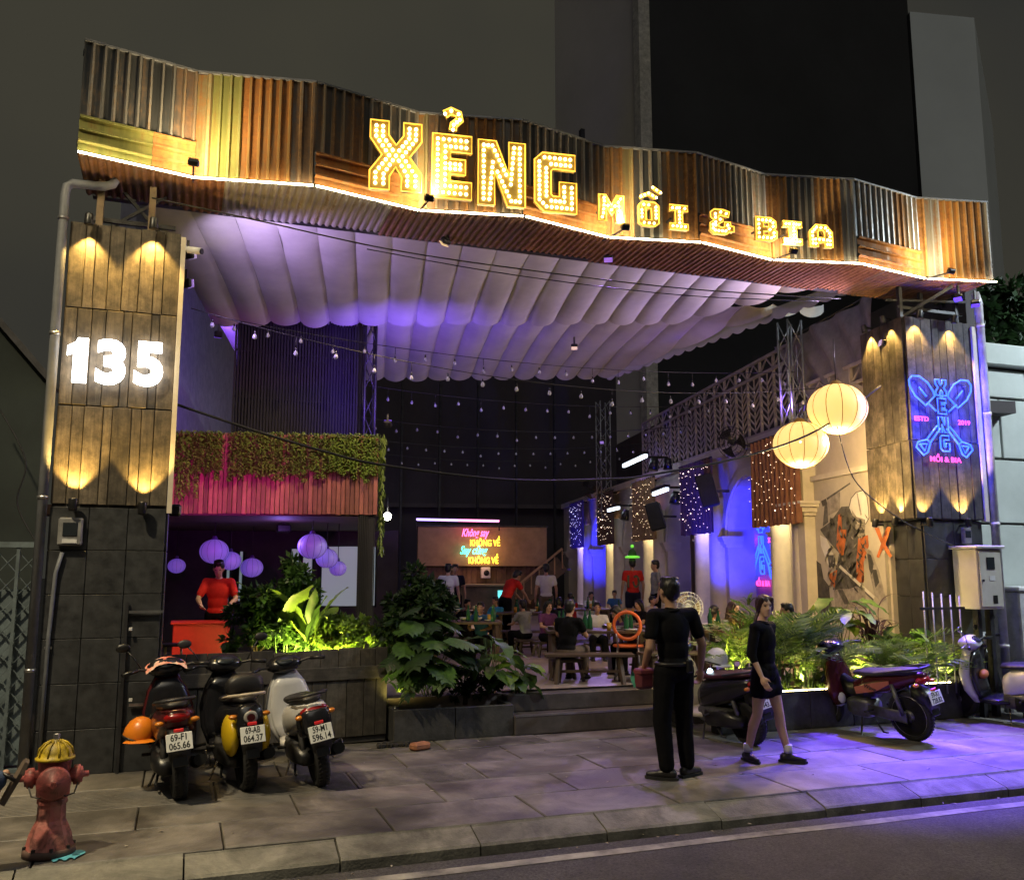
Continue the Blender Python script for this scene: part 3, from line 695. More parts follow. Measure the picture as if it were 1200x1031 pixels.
for j, (px_, py_) in enumerate(((86, 586), (167, 590))):
    q = atY(px_, py_, 8.935); can_light(q, (q.x, 9.05, q.z+.9), 'spotlight shining up the numbered pillar, %s' % ('beside the downpipe' if j == 0 else 'beside the yard entrance'))
for j, (px_, py_) in enumerate(((1077, 372), (1118, 378))):
    q = atY(px_, py_, RY-.115); can_light(q, (q.x, RY+.05, q.z-.9), 'spotlight shining down onto the shovel sign, %s' % ('by the pillar corner' if j == 0 else 'by the outer pipe'))
for j, (px_, py_) in enumerate(((1089, 608), (1134, 609))):
    q = atY(px_, py_, RY-.115); can_light(q, (q.x, RY+.05, q.z+.9), 'spotlight shining up under the shovel sign, %s' % ('by the pillar corner' if j == 0 else 'by the outer pipe'))
sdir = (Vector((RX0, RY, 0))-RB).normalized(); sn = Vector((sdir.y, -sdir.x, 0))
for t, nm in ((.28, 'rear'), (.74, 'front')):
    b = RB.lerp(Vector((RX0, RY, 0)), t)+sn*.115
    can_light((b.x, b.y, 5.02), (b.x-sn.x*.2, b.y-sn.y*.2, 4.1), 'spotlight shining down the yard side of the sign pillar, %s one' % nm)
    can_light((b.x, b.y, 2.44), (b.x-sn.x*.2, b.y-sn.y*.2, 3.3), 'spotlight shining up the yard side of the sign pillar, %s one' % nm)
# neon shovel sign
M_neon = emat('neon_blue', (.035, .13, 1.0), 2.3); M_neonp = emat('neon_pink', (1.0, .06, .30), 3.0)
def shovel_sign(M, desc, s, power, vy=1.0):
    """M: sign frame (x right, y up, z out); s metres per drawing unit; drawing 260 wide, 320 high, y down"""
    th = thing('neon_shovel_sign', desc, 'neon sign', M.translation)
    M = M @ Matrix.Diagonal((1, vy, 1, 1)); P = lambda pts: [M @ Vector(((x-130)*s, -(y-160)*s, .03)) for x, y in pts]
    r_ = 2.6*s
    def mirror(pts): return [(260-x, y) for x, y in pts]
    bl = [(10, 25), (22, 8), (50, 8), (80, 30), (100, 62), (104, 80), (68, 120), (30, 85), (12, 50)]
    hd = [(100, 75), (82, 96)]; st = [(106, 195), (62, 252)]; st2 = [(118, 205), (76, 262)]
    gr = [(62, 252), (30, 262), (22, 282), (48, 312), (64, 300), (76, 262)]; gi = [(36, 270), (52, 296), (64, 268), (36, 270)]
    for f, nm in ((lambda p: p, 'left'), (mirror, 'right')):
        obj('shovel_blade', MB().tube(P(f(bl)), r_, 6, closed=True), M_neon, th); obj('blade_rib', MB().tube(P(f([(46, 50), (72, 84)])), r_, 6), M_neon, th)
        obj('shaft', MB().tube(P(f([(74, 108), (106, 138)])), r_, 6), M_neon, th); obj('shaft', MB().tube(P(f(st)), r_, 6), M_neon, th); obj('shaft', MB().tube(P(f(st2)), r_, 6), M_neon, th)
        obj('grip', MB().tube(P(f(gr)), r_, 6, closed=True), M_neon, th); obj('grip_hole', MB().tube(P(f(gi)), r_, 6), M_neon, th)
    for lt, (cx, cy, hh) in zip('XENG', ((130, 45, 62), (130, 118, 60), (130, 190, 60), (132, 262, 60))):
        lo = LT[lt][0]; w0 = max(p[0] for p in lo)
        obj('letter', MB().tube(P([(cx+(x-w0/2)*hh*.85, cy-(y-.5)*hh) for x, y in lo]), r_*.9, 6, closed=True), M_neon, th)
    obj('accent', MB().tube(P([(124, 84), (130, 78), (136, 82), (131, 87)]), r_*.8, 6), M_neon, th)
    for k, cx, cy, hh in (('estd', 48, 172, 24), ('yr', 212, 176, 24), ('moi', 130, 324, 27)):
        t = MB().merge(TXT[k], M @ Matrix.Translation(((cx-130)*s, -(cy-160)*s-hh*s*.35, .03)) @ Matrix.Diagonal((hh*s, hh*s, hh*s*.6, 1)))
        obj('small_lettering', t, M_neonp, th, kind='stuff')
    for x, y in ((30, 30), (230, 30), (40, 270), (220, 270)):
        obj('standoff', MB().bar(M @ Vector(((x-130)*s, -(y-160)*s, -.03)), M @ Vector(((x-130)*s, -(y-160)*s, .03)), .008), M_steel, th)
    [lamp('POINT', M @ Vector((x*s, y*s, .14)), power/6, (.01, .02, 1.0), th, radius=.10) for x in (-80, 80) for y in (-105, 0, 105)]
    return th
c0 = atY(1103, 489, RY-.05); wz = (atY(1063, 490, RY-.05)-atY(1142, 490, RY-.05)).length
shovel_sign(frame((c0.x, RY-.045, c0.z), (1, 0, 0)), 'blue neon crossed shovels sign with pink small lettering on the board-clad pillar', wz/262, 150, (atY(1103, 441, RY-.05).z-atY(1103, 541, RY-.05).z)/(335*wz/262))
# ================================================================ ARCADE WALL ON THE RIGHT OF THE YARD
MW = Matrix((UD, -VD, Vector((0, 0, 1)))).transposed().to_4x4(); MW.translation = Vector((WX, WY, 0))   # local: s into the yard, t out of the wall, z up
def wl(s, t, z): return MW @ Vector((s, t, z))
def Sof(Y): return (Y-WY)/UD.y
M_plas = mat('cream_plaster', (.56, .50, .42), .8, var=.12, scale=1.4, bump=.15, bscale=25)
M_mould = mat('moulding_plaster', (.60, .55, .47), .75, var=.1, scale=3)
M_dwall = mat('dark_upper_wall', (.075, .065, .07), .9, var=.2, scale=1)
arc = thing('arcade_building', 'cream two-storey colonial arcade lining the yard with arches and lattice balcony', 'building', (WX, WY, 0))
SC = [Sof(12.42+3.6*k) for k in range(5)]; PIT = SC[1]-SC[0]; AR = 1.08; SPR = 2.42; TOP = 4.0
# wall pieces, one per bay, each with its arched opening
def arch_outline(c, r_, n_=18): return [(c-r_, SPR)]+[(c-r_*math.cos(math.pi*i/n_), SPR+r_*math.sin(math.pi*i/n_)) for i in range(1, n_)]+[(c+r_, SPR)]
MWs = MW @ Matrix(((1, 0, 0, 0), (0, 0, -1, 0), (0, 1, 0, 0), (0, 0, 0, 1)))       # prism frame: x=s, y=z-up, thickness goes back into the wall
MWp = MW @ Matrix(((1, 0, 0, 0), (0, 0, 1, 0), (0, 1, 0, 0), (0, 0, 0, 1)))        # thickness comes out of the wall
for k in range(5):
    c = SC[k]+PIT/2; s0, s1 = SC[k], SC[k]+PIT
    ol = [(s0, FZ-.05), (c-AR, FZ-.05)]+arch_outline(c, AR)+[(c+AR, FZ-.05), (s1, FZ-.05), (s1, TOP), (s0, TOP)]
    obj('arched_wall', MB().prism(ol, .55, MWs), M_plas, arc)
    ring = [(x, z) for x, z in arch_outline(c, AR+.17)]+[(x, z) for x, z in arch_outline(c, AR+.02)[::-1]]
    obj('archivolt', MB().prism(ring, .05, MWp), M_mould, arc)
    obj('niche_back', MB().bbox((0, 0, 0), (0, 0, 0)) if False else MB().add([wl(s0, -.95, FZ), wl(s1, -.95, FZ), wl(s1, -.95, TOP), wl(s0, -.95, TOP), wl(s0, -1.1, FZ), wl(s1, -1.1, FZ), wl(s1, -1.1, TOP), wl(s0, -1.1, TOP)],
        [(0, 1, 2, 3), (5, 4, 7, 6), (0, 3, 7, 4), (1, 5, 6, 2)]), M_plas, arc)
    for sd in (-1, 1):
        s_ = c+sd*(AR+.14)
        for kk, (h, w_, o) in enumerate(((.05, .32, .05), (.07, .36, .09), (.05, .42, .13), (.04, .46, .15))):
            z = SPR-.2+(0, .05, .12, .17)[kk]
            obj('impost_moulding', MB().add([wl(s_-w_/2*(1), -.3, z), wl(s_+w_/2, -.3, z), wl(s_+w_/2, o, z), wl(s_-w_/2, o, z), wl(s_-w_/2, -.3, z+h), wl(s_+w_/2, -.3, z+h), wl(s_+w_/2, o, z+h), wl(s_-w_/2, o, z+h)],
                [(3, 2, 1, 0), (4, 5, 6, 7), (0, 1, 5, 4), (1, 2, 6, 5), (2, 3, 7, 6), (3, 0, 4, 7)]), M_mould, arc)
    # engaged pilaster under the curtain
    for sd in (-.42, .42):
        obj('pilaster', MB().lathe([(.26, FZ), (.26, FZ+.12), (.22, FZ+.16), (.20, FZ+.22), (.185, 2.3), (.185, 3.2)], 20, MW @ Matrix.Translation((SC[k]+sd, .06, 0))), M_mould, arc)
        obj('plinth', MB().add([wl(SC[k]+sd+a, b, z) for z in (FZ, FZ+.32) for a, b in ((-.3, 0), (.3, 0), (.3, .36), (-.3, .36))], [(3, 2, 1, 0), (4, 5, 6, 7), (0, 1, 5, 4), (1, 2, 6, 5), (2, 3, 7, 6), (3, 0, 4, 7)]), M_mould, arc)
# front piece with the mural, its corner pilaster and the slab edge
def wbox(s0, s1, t0, t1, z0, z1): return MB().add([wl(a, b, z) for z in (z0, z1) for a, b in ((s0, t0), (s1, t0), (s1, t1), (s0, t1))], [(3, 2, 1, 0), (4, 5, 6, 7), (0, 1, 5, 4), (1, 2, 6, 5), (2, 3, 7, 6), (3, 0, 4, 7)])
obj('front_wall', wbox(-.25, SC[0], -.55, 0, 0, TOP+.2), M_plas, arc)
sp_ = Sof(11.92)
obj('corner_pilaster', wbox(sp_-.24, sp_+.22, 0, .22, FZ-.4, 3.95), M_mould, arc)
for kk, (h, w_, o) in enumerate(((.05, .30, .25), (.08, .34, .30), (.05, .40, .35), (.04, .44, .38))):
    z = 2.62+(0, .05, .13, .18)[kk]; obj('capital_moulding', wbox(sp_-w_, sp_+w_-.02, 0, o, z, z+h), M_mould, arc)
obj('mural_panel', wbox(-.2, sp_-.26, 0, .05, .2, 3.15), mat('mural_ground', (.52, .48, .40), .85, var=.14, scale=2.2, bump=.2), arc)
obj('mural_ledge', wbox(-.22, sp_-.2, 0, .10, 3.15, 3.23), M_mould, arc)
obj('slab_edge', wbox(-.3, SC[4]+PIT, -.3, .10, TOP, TOP+.16), M_mould, arc)
obj('upper_wall', wbox(.6, SC[4]+PIT, -2.2, -2.0, TOP, 6.4), M_dwall, arc)
obj('upper_floor', wbox(-.3, SC[4]+PIT, -2.0, -.3, TOP-.05, TOP+.12), M_dwall, arc)
# lattice balcony railing with chevron bars
M_rail = mat('railing_paint', (.36, .31, .29), .6, var=.15)
def rail_run(s0, s1, n_, z0, z1):
    w_ = (s1-s0)/n_
    for i in range(n_+1): obj('railing_post', wbox(s0+i*w_-.022, s0+i*w_+.022, .0, .044, z0, z1), M_rail, arc)
    for z in (z0+.03, z1-.30, z1-.03): obj('railing_rail', wbox(s0, s1, .004, .05, z-.025, z+.025), M_rail, arc)
    mb = MB(); a, b = .022, w_/2
    for k in range(7):                       # chevrons below, short diagonals in the top band
        z = z0+.10+k*(z1-z0-.50)/7; dz = .16
        for sg in (-1, 1): mb.bar((w_/2+sg*.012, 0, z), (w_/2+sg*(b-.02), 0, z+dz), .03, .018, (0, 1, 0))
    mb.bar((w_/2, 0, z0+.05), (w_/2, 0, z1-.32), .02, .02)
    for sg in (-1, 1): mb.bar((w_/2, 0, z1-.06), (w_/2+sg*(b-.02), 0, z1-.28), .025, .018, (0, 1, 0))
    me = mb.mesh('railing_panel', M_rail)
    for i in range(n_):
        o = inst('railing_panel', me, arc, OM[arc.name].inverted() @ MW @ Matrix.Translation((s0+i*w_, .022, 0))); o['kind'] = 'stuff'
rail_run(Sof(12.4), Sof(20.6), 15, TOP+.16, 5.56)
rail_run(Sof(9.85), Sof(12.3), 4, TOP+.2, 4.75)
# pleated curtains with fairy lights
CUR = [('brown pleated curtain with warm fairy lights beside the paper lanterns', (.20, .085, .045), (1, .75, .5)), ('purple-lit pleated curtain with fairy lights next to the blue arch', (.10, .05, .06), (1, .72, .62)),
       ('golden pleated curtain with fairy lights behind the man in the red jersey', (.30, .19, .09), (1, .72, .4)), ('dark brown pleated curtain with fairy lights next to the golden curtain', (.09, .05, .04), (1, .75, .55)),
       ('purple-lit pleated curtain with fairy lights at the far end of the arcade', (.07, .04, .09), (.8, .7, 1))]
CURL = []
for k, (desc, col, lc) in enumerate(CUR):
    s = SC[k]; hw = .90; zb, zt = 2.50, 3.97; th = thing('pleated_curtain', desc, 'curtain', wl(s, .3, zb), group='curtains along the arcade')
    ph = random.random()*6
    def cf(u, v): return wl(s-hw+2*hw*u, .36+.035*math.sin(u*2*math.pi*11+ph)+.012*math.sin(u*61+v*3), zb+(zt-zb)*v+.01*math.sin(u*40)*(1-v))
    mb = MB().grid(cf, 120, 6); mb2 = MB().grid(lambda u, v: cf(u, v)+MW.to_3x3() @ Vector((0, -.012, 0)), 120, 6); mb2.f = [f[::-1] for f in mb2.f]; mb.merge(mb2)
    obj('cloth', mb, mat('curtain_cloth', col, .85, var=.2, scale=8), th)
    obj('curtain_rod', MB().tube([wl(s-hw-.05, .36, zt), wl(s+hw+.05, .36, zt)], .018, 8), M_dsteel, th)
    obj('rod_bracket', MB().bar(wl(s, 0, zt), wl(s, .36, zt), .03), M_dsteel, th)
    mb = MB()
    for i in range(18):
        u = (i+.5)/18; z = zt-.1-random.random()*.2
        while z > zb+.08:
            mb.sphere(wl(s-hw+2*hw*(u+random.uniform(-.012, .012)), .41, z), .0055 if random.random() > .06 else .012, 5, 4); z -= random.uniform(.12, .55)
    obj('fairy_lights', mb, emat('fairy_light', lc, 5.0), th, kind='stuff')
    lamp('SPOT', wl(s-.1, .19, 3.3), 210 if k in (0, 3) else 150, (1, .78, .38) if k in (0, 2, 3) else (.75, .6, 1.0), th, to=wl(s, .2, .5), size=110, blend=1.0, radius=.08)
    lamp('SPOT', wl(s+.75, .16, 3.1), 80, (1, .74, .25), th, to=wl(s+.75, .12, .5), size=80, blend=1.0, radius=.05)
# blue washes in two of the arches
def blue_wash(k, e):
    c = SC[k]+PIT/2; th = thing('blue_wash_light', 'small floor lamp washing the %s arch blue' % ('nearest' if k == 0 else 'far'), 'wash light', wl(c-.5, -.2, FZ))
    obj('housing', MB().bevbox(wl(c-.55, -.2, FZ+.08), (.16, .16, .12), .02), M_black, th); obj('foot', MB().bevbox(wl(c-.55, -.2, FZ+.015), (.2, .2, .03), .01), M_black, th)
    lamp('SPOT', wl(c-.52, -.2, FZ+.16), e*.5, (.015, .02, 1.0), th, to=wl(c+AR, -.12, 2.4), size=58, blend=1.0, radius=.08)
    lamp('SPOT', wl(c+.1, .95, 1.0), e*.5, (.015, .02, 1.0), th, to=wl(c+AR+.3, 0, 2.7), size=62, blend=1.0, radius=.08)
blue_wash(0, 1500); blue_wash(3, 1200)
# second shovel sign in the niche of the nearest arch
nb = atW(893, 628, -.90)
shovel_sign(frame(nb, -UD), 'blue neon crossed shovels sign inside the nearest arch, partly behind the curtain', 1.5/262, 40)
nb = wl(SC[3]+PIT/2-.2, -.90, 2.0)
shovel_sign(frame(nb, -UD), 'small blue neon sign deep in the far arch', .6/262, 2)
# ---------------------------------------------------------------- the mural (flat paint on the panel)
MC = {'dk': mat('mural_black', (.035, .035, .035), .9, var=.5, scale=9, col2=(.10, .095, .085)), 'gr': mat('mural_grey', (.13, .125, .115), .9, var=.4, scale=9), 'wh': mat('mural_white', (.78, .76, .70), .9, var=.08), 'or': mat('mural_orange', (.58, .17, .05), .9, var=.3, scale=7), 'lg': mat('mural_pale_grey', (.36, .33, .29), .9, var=.3, scale=8)}
mur = thing('mural', 'painted mural of a worker in white helmet and orange vest holding a shovel', 'mural', atW(1000, 700, .05))
MURPOLY = [('lg', [(185,300),(255,262),(255,360),(190,395)], 'jacket_shadow'), ('gr', [(145,470),(200,430),(262,345),(330,340),(350,450),(385,470),(410,560),(380,640),(370,770),(300,800),(215,800),(230,700),(250,600),(215,560),(165,500)], 'jacket'),
 ('gr', [(170,330),(185,320),(190,430),(160,455)], 'tool'), ('gr', [(180,298),(310,212),(312,220),(185,308)], 'tool_handle'), ('dk', [(150,315),(178,300),(185,330),(160,345)], 'tool_head'),
 ('wh', [(306,350),(318,300),(345,268),(380,258),(400,290),(408,350),(412,405),(395,438),(360,430),(325,395)], 'helmet'), ('gr', [(300,352),(314,298),(342,264),(382,252),(404,288),(412,350),(416,408),(397,442),(358,434),(320,398),(325,395),(360,430),(395,438),(412,405),(408,350),(400,290),(380,258),(345,268),(318,300),(306,350)], 'helmet_outline'), ('lg', [(318,360),(345,400),(392,415),(395,438),(360,430),(322,392)], 'helmet_brim'), ('lg', [(345,270),(352,268),(375,390),(366,392)], 'helmet_ridge'),
 ('lg', [(340,440),(395,442),(390,500),(355,510),(338,480)], 'face'), ('dk', [(345,470),(390,470),(385,490),(350,490)], 'face_shadow'),
 ('or', [(245,390),(262,385),(265,470),(292,470),(275,610),(258,612),(235,560)], 'vest_strap'), ('or', [(355,520),(408,500),(412,560),(385,650),(386,760),(345,760),(345,640)], 'vest_front'), ('or', [(195,715),(240,690),(225,790),(205,780)], 'vest_hem'),
 ('lg', [(395,570),(430,590),(470,700),(495,800),(510,850),(480,870),(445,830),(420,720)], 'sleeve'), ('dk', [(405,600),(425,610),(440,660),(430,720),(415,690)], 'sleeve_fold'), ('dk', [(430,690),(455,690),(470,760),(450,790)], 'sleeve_fold'),
 ('wh', [(145,500),(180,520),(215,600),(225,660),(200,690),(180,640),(150,560)], 'forearm'), ('gr', [(185,610),(225,610),(228,670),(195,680)], 'hand'), ('wh', [(215,655),(228,640),(445,835),(440,860)], 'shovel_shaft'), ('gr', [(216,660),(220,652),(440,852),(438,862)], 'shaft_shade'),
 ('lg', [(220,800),(390,790),(400,900),(230,900)], 'trousers'), ('gr', [(240,800),(270,800),(310,880),(280,880)], 'trouser_fold'),
 ('or', [(443,458),(470,460),(488,520),(510,456),(535,456),(505,550),(540,615),(530,626),(492,572),(468,626),(455,620),(480,548)], 'painted_cross')]
_rd = random.Random(4)
for _i in range(120):                                     # brush strokes in the folds of the jacket and sleeves
    _x, _y = _rd.uniform(190, 395), _rd.uniform(380, 780); _a = _rd.uniform(.8, 2.2); _l = _rd.uniform(18, 55); _w = _rd.uniform(3, 8); _dx, _dy = math.cos(_a)*_l, math.sin(_a)*_l; _nx, _ny = -math.sin(_a)*_w, math.cos(_a)*_w
    MURPOLY.append((_rd.choice(['dk', 'dk', 'dk', 'lg', 'gr']), [(_x, _y), (_x+_dx*.5+_nx, _y+_dy*.5+_ny), (_x+_dx, _y+_dy), (_x+_dx*.5-_nx*.4, _y+_dy*.5-_ny*.4)], 'brush_stroke'))
def murpt(x, y, o): return atW(930+x/4.686, 520+y/4.686, .0525+o)
for j, (c, pl, nm) in enumerate(MURPOLY):
    mb = MB(); o = .0003*(j+1); n_ = len(pl)
    mb.add([murpt(x, y, o) for x, y in pl]+[murpt(x, y, 0.0) for x, y in pl], [tuple(range(n_-1, -1, -1))]+[(i, (i+1) % n_, n_+(i+1) % n_, n_+i) for i in range(n_)])
    obj(nm, mb, MC[c], mur)
# dark stain shape at the foot of the mural
obj('painted_dark_figure', MB().add([murpt(x, y, .0003) for x, y in ((70,780),(90,700),(125,640),(150,660),(165,740),(195,780),(205,900),(190,960),(100,980),(70,960))], [tuple(range(9, -1, -1))]), MC['dk'], mur)
# ---------------------------------------------------------------- lanterns by the arcade
M_lant = emat('paper_lantern_lit', (1.0, .63, .16), 1.15, (.7, .6, .4)); M_rib = mat('lantern_rib', (.30, .17, .04), .7)
def lantern(c, r_, desc, m_, ribm, energy=0, col=(1, .7, .3), grp=None, up=.8, hot=None):
    th = thing('paper_lantern', desc, 'lantern', c, group=grp); c = Vector(c)
    obj('shade', MB().sphere(c, (r_, r_, r_*.86), 28, 16), m_, th)
    for k in range(12):
        a = math.pi*2*k/12
        obj('rib', MB().tube([c+Vector((math.cos(a)*math.sin(t)*r_*1.006, math.sin(a)*math.sin(t)*r_*1.006, math.cos(t)*r_*.866)) for t in [math.pi*i/14 for i in range(1, 14)]], .0035*r_/.3, 4, False), ribm, th)
    obj('cord', MB().tube([c+Vector((0, 0, r_*.86)), c+Vector((0, 0, r_*.86+up))], .006, 5), M_cable, th)
    obj('cap', MB().lathe([(r_*.2, 0), (r_*.2, .02), (r_*.12, .05)], 12, Matrix.Translation(c+Vector((0, 0, r_*.84)))), ribm, th)
    if hot: obj('bulb_glow', MB().sphere(c+(CC-c).normalized()*r_*.93+Vector((0, 0, r_*.1)), .028, 10, 8), hot, th)  # glow of the bulb painted as a spot on the camera side of the shade
    if energy: lamp('POINT', c-Vector((0, 0, r_+.02)), energy, col, th, radius=.1)
M_hot = emat('lantern_bulb', (1, .93, .7), 7)
lantern(atD(938, 521, 11.6), .345, 'round yellow paper lantern hanging lower beside the brown curtain', M_lant, M_rib, 150, (1, .66, .25), 'lit yellow paper lanterns', 1.0, M_hot)
lantern(atD(981, 479, 11.6), .375, 'round yellow paper lantern hanging higher beside the sign pillar', M_lant, M_rib, 150, (1, .66, .25), 'lit yellow paper lanterns', .6, M_hot)
# ================================================================ LEFT BUILDING WITH THE PLANTED BALCONY
M_pslat = woodmat('painted_red_board', (.42, .15, .10), (.25, .08, .06), knots=False, dirt=.25)
M_pbrown = mat('dark_brown_board', (.10, .06, .04), .7, var=.3, scale=4)
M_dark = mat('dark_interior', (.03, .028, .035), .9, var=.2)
M_vine = leafmat('vine_leaf', (.22, .30, .05), (.09, .15, .02), .3)
BA = Vector((-.16, 12.12, 0)); BB = Vector((2.36, 11.56, 0)); BZ0, BZ1 = 2.48, 3.50
bd = (BB-BA).normalized(); bn = Vector((bd.y, -bd.x, 0)); BL_ = (BB-BA).length
lb = thing('balcony_building', 'low side building with a red boarded balcony above a dark open room', 'building', (1.0, 12.5, FZ))
obj('balcony_floor', MB().add([(BA-bn*0+UD*a+bd*b)+Vector((0, 0, z)) for z in (BZ0-.02, BZ0+.10) for a, b in ((.03, -1.6), (.03, BL_), (7, BL_), (7, -1.6))], [(3, 2, 1, 0), (4, 5, 6, 7), (0, 1, 5, 4), (1, 2, 6, 5), (2, 3, 7, 6), (3, 0, 4, 7)]), M_pbrown, lb)
obj('balcony_core', MB().add([(BA+UD*a+bd*b)+Vector((0, 0, z)) for z in (BZ0+.1, BZ1-.02) for a, b in ((.03, 0), (.03, BL_), (.10, BL_), (.10, 0))], [(3, 2, 1, 0), (4, 5, 6, 7), (0, 1, 5, 4), (1, 2, 6, 5), (2, 3, 7, 6), (3, 0, 4, 7)]), M_pbrown, lb)
ns = 44
sme = MB().bevbox((0, 0, 0), (BL_/ns-.007, .022, BZ1-BZ0), .003).mesh('slat', M_pslat)
for i in range(ns):
    c = BA+bd*((i+.5)/ns*BL_)+bn*(.0+random.uniform(0, .006))
    inst('slat', sme, lb, OM[lb.name].inverted() @ Matrix.Translation((c.x, c.y, (BZ0+BZ1)/2+random.uniform(-.006, .006))) @ Matrix.Rotation(math.atan2(bd.y, bd.x), 4, 'Z'))
cpos = BB-bd*.14+UD*.12
obj('corner_column', MB().box((cpos.x, cpos.y, (FZ+BZ0)/2), (.20, .20, BZ0-FZ), Matrix.Rotation(-AX, 3, 'Z')), M_matblack, lb)
for k in range(9): obj('column_batten', MB().box((cpos.x-.09+k*.0225, cpos.y-.105+.0, (FZ+BZ0)/2), (.012, .012, BZ0-FZ-.01)), M_matblack, lb)
# room behind: back wall with pale lit windows
RBk = BA+UD*4.6
obj('room_back_wall', MB().add([RBk-bd*2+Vector((0, 0, FZ)), RBk+bd*(BL_+.4)+Vector((0, 0, FZ)), RBk+bd*(BL_+.4)+Vector((0, 0, BZ0)), RBk-bd*2+Vector((0, 0, BZ0))], [(0, 1, 2, 3)]), M_dark, lb)
M_winlit = emat('lit_window', (.62, .80, .86), .2, (.4, .5, .5))
for a, b, z0, z1 in ((.02, .10, 1.2, 2.1), (.22, .30, 1.25, 2.1), (1.05, 1.2, 1.2, 2.15), (1.24, 1.42, 1.2, 2.15), (1.55, 2.45, 1.15, 2.2)):
    p = RBk+bd*(a*1.06)-UD*.03; q = RBk+bd*(b*1.06)-UD*.03
    w_ = obj('window', MB().add([p+Vector((0, 0, z0)), q+Vector((0, 0, z0)), q+Vector((0, 0, z1)), p+Vector((0, 0, z1))], [(0, 1, 2, 3)]), M_winlit, lb)
    obj('window_frame', MB().tube([v-UD*.01 for v in (p+Vector((0, 0, z0)), q+Vector((0, 0, z0)), q+Vector((0, 0, z1)), p+Vector((0, 0, z1)))], .02, 4, closed=True), M_black, w_)
# tall left boundary wall, washed purple, and dark slatted screen above the balcony
M_purwall = mat('left_wall_paint', (.30, .29, .36), .8, var=.15)
lw = thing('boundary_wall', 'tall smooth boundary wall washed purple behind the numbered pillar', 'wall', (-.2, 12, 0))
p0 = Vector((-.85, 14.2, 0)); p1 = p0+UD*18
obj('wall_face', MB().add([p+o+Vector((0, 0, z)) for z in (0, 7.5) for p, o in ((p0, -VD*.25), (p1, -VD*.25), (p1, -VD*.02), (p0, -VD*.02))], [(3, 2, 1, 0), (4, 5, 6, 7), (0, 1, 5, 4), (1, 2, 6, 5), (2, 3, 7, 6), (3, 0, 4, 7)]), M_purwall, lw)
sc = thing('slatted_screen', 'dark slatted screen of upright battens above the vine-covered balcony', 'screen', (1.2, 13.5, BZ1))
sa = Vector((.62, 13.6, 0)); sb_ = sa+UD*.5+VD*1.85; sd_ = (sb_-sa).normalized(); M_scr = mat('dark_slat', (.010, .009, .014), .8, var=.3)
me = MB().box((0, 0, 0), (.028, .02, 2.25)).mesh('slat', M_scr)
for i in range(44):
    c = sa.lerp(sb_, i/43); inst('slat', me, sc, OM[sc.name].inverted() @ Matrix.Translation((c.x, c.y, BZ1+1.05)) @ Matrix.Rotation(math.atan2(sd_.y, sd_.x), 4, 'Z'))
for z in (BZ1+.1, BZ1+.8, BZ1+1.5, BZ1+2.1): obj('cross_rail', MB().bar(sa+Vector((0, .025, z)), sb_+Vector((0, .025, z)), .03), M_scr, sc)
obj('backing', MB().add([sa+UD*.12+Vector((0, 0, BZ1-.1)), sb_+UD*.12+Vector((0, 0, BZ1-.1)), sb_+UD*.12+Vector((0, 0, BZ1+2.2)), sa+UD*.12+Vector((0, 0, BZ1+2.2))], [(0, 1, 2, 3)]), M_scr, sc)
def truss(p, z0, z1, w_, desc, m_=M_galv, n_=7):
    th = thing('lattice_truss', desc, 'truss', (p[0], p[1], z0), group='steel trusses holding the canopy')
    cs = [Vector((p[0]+a*w_/2, p[1]+b*w_/2, 0)) for a, b in ((-1, -1), (1, -1), (1, 1), (-1, 1))]
    for c in cs: obj('chord', MB().tube([c+Vector((0, 0, z0)), c+Vector((0, 0, z1))], .019, 6), m_, th)
    h = (z1-z0)/n_
    for k in range(n_):
        for i in range(4):
            a, b = cs[i], cs[(i+1) % 4]; za, zb = z0+k*h, z0+(k+1)*h
            if k % 2: a, b = b, a
            obj('brace', MB().tube([a+Vector((0, 0, za)), b+Vector((0, 0, zb))], .010, 5), m_, th)
    return th
tp = atW(930, 500, .30); truss((tp.x, tp.y), 4.0, 5.75, .26, 'steel lattice truss rising beside the yellow lanterns', M_galv, 4)
tp = atW(708, 590, .4); truss((tp.x, tp.y), 3.2, 6.6, .3, 'tall steel lattice truss at the far end of the arcade', M_galv, 9)
tp = sa+UD*.2+VD*1.95; truss((tp.x, tp.y), 3.3, 5.6, .16, 'dark steel truss behind the balcony end', M_dsteel, 6)
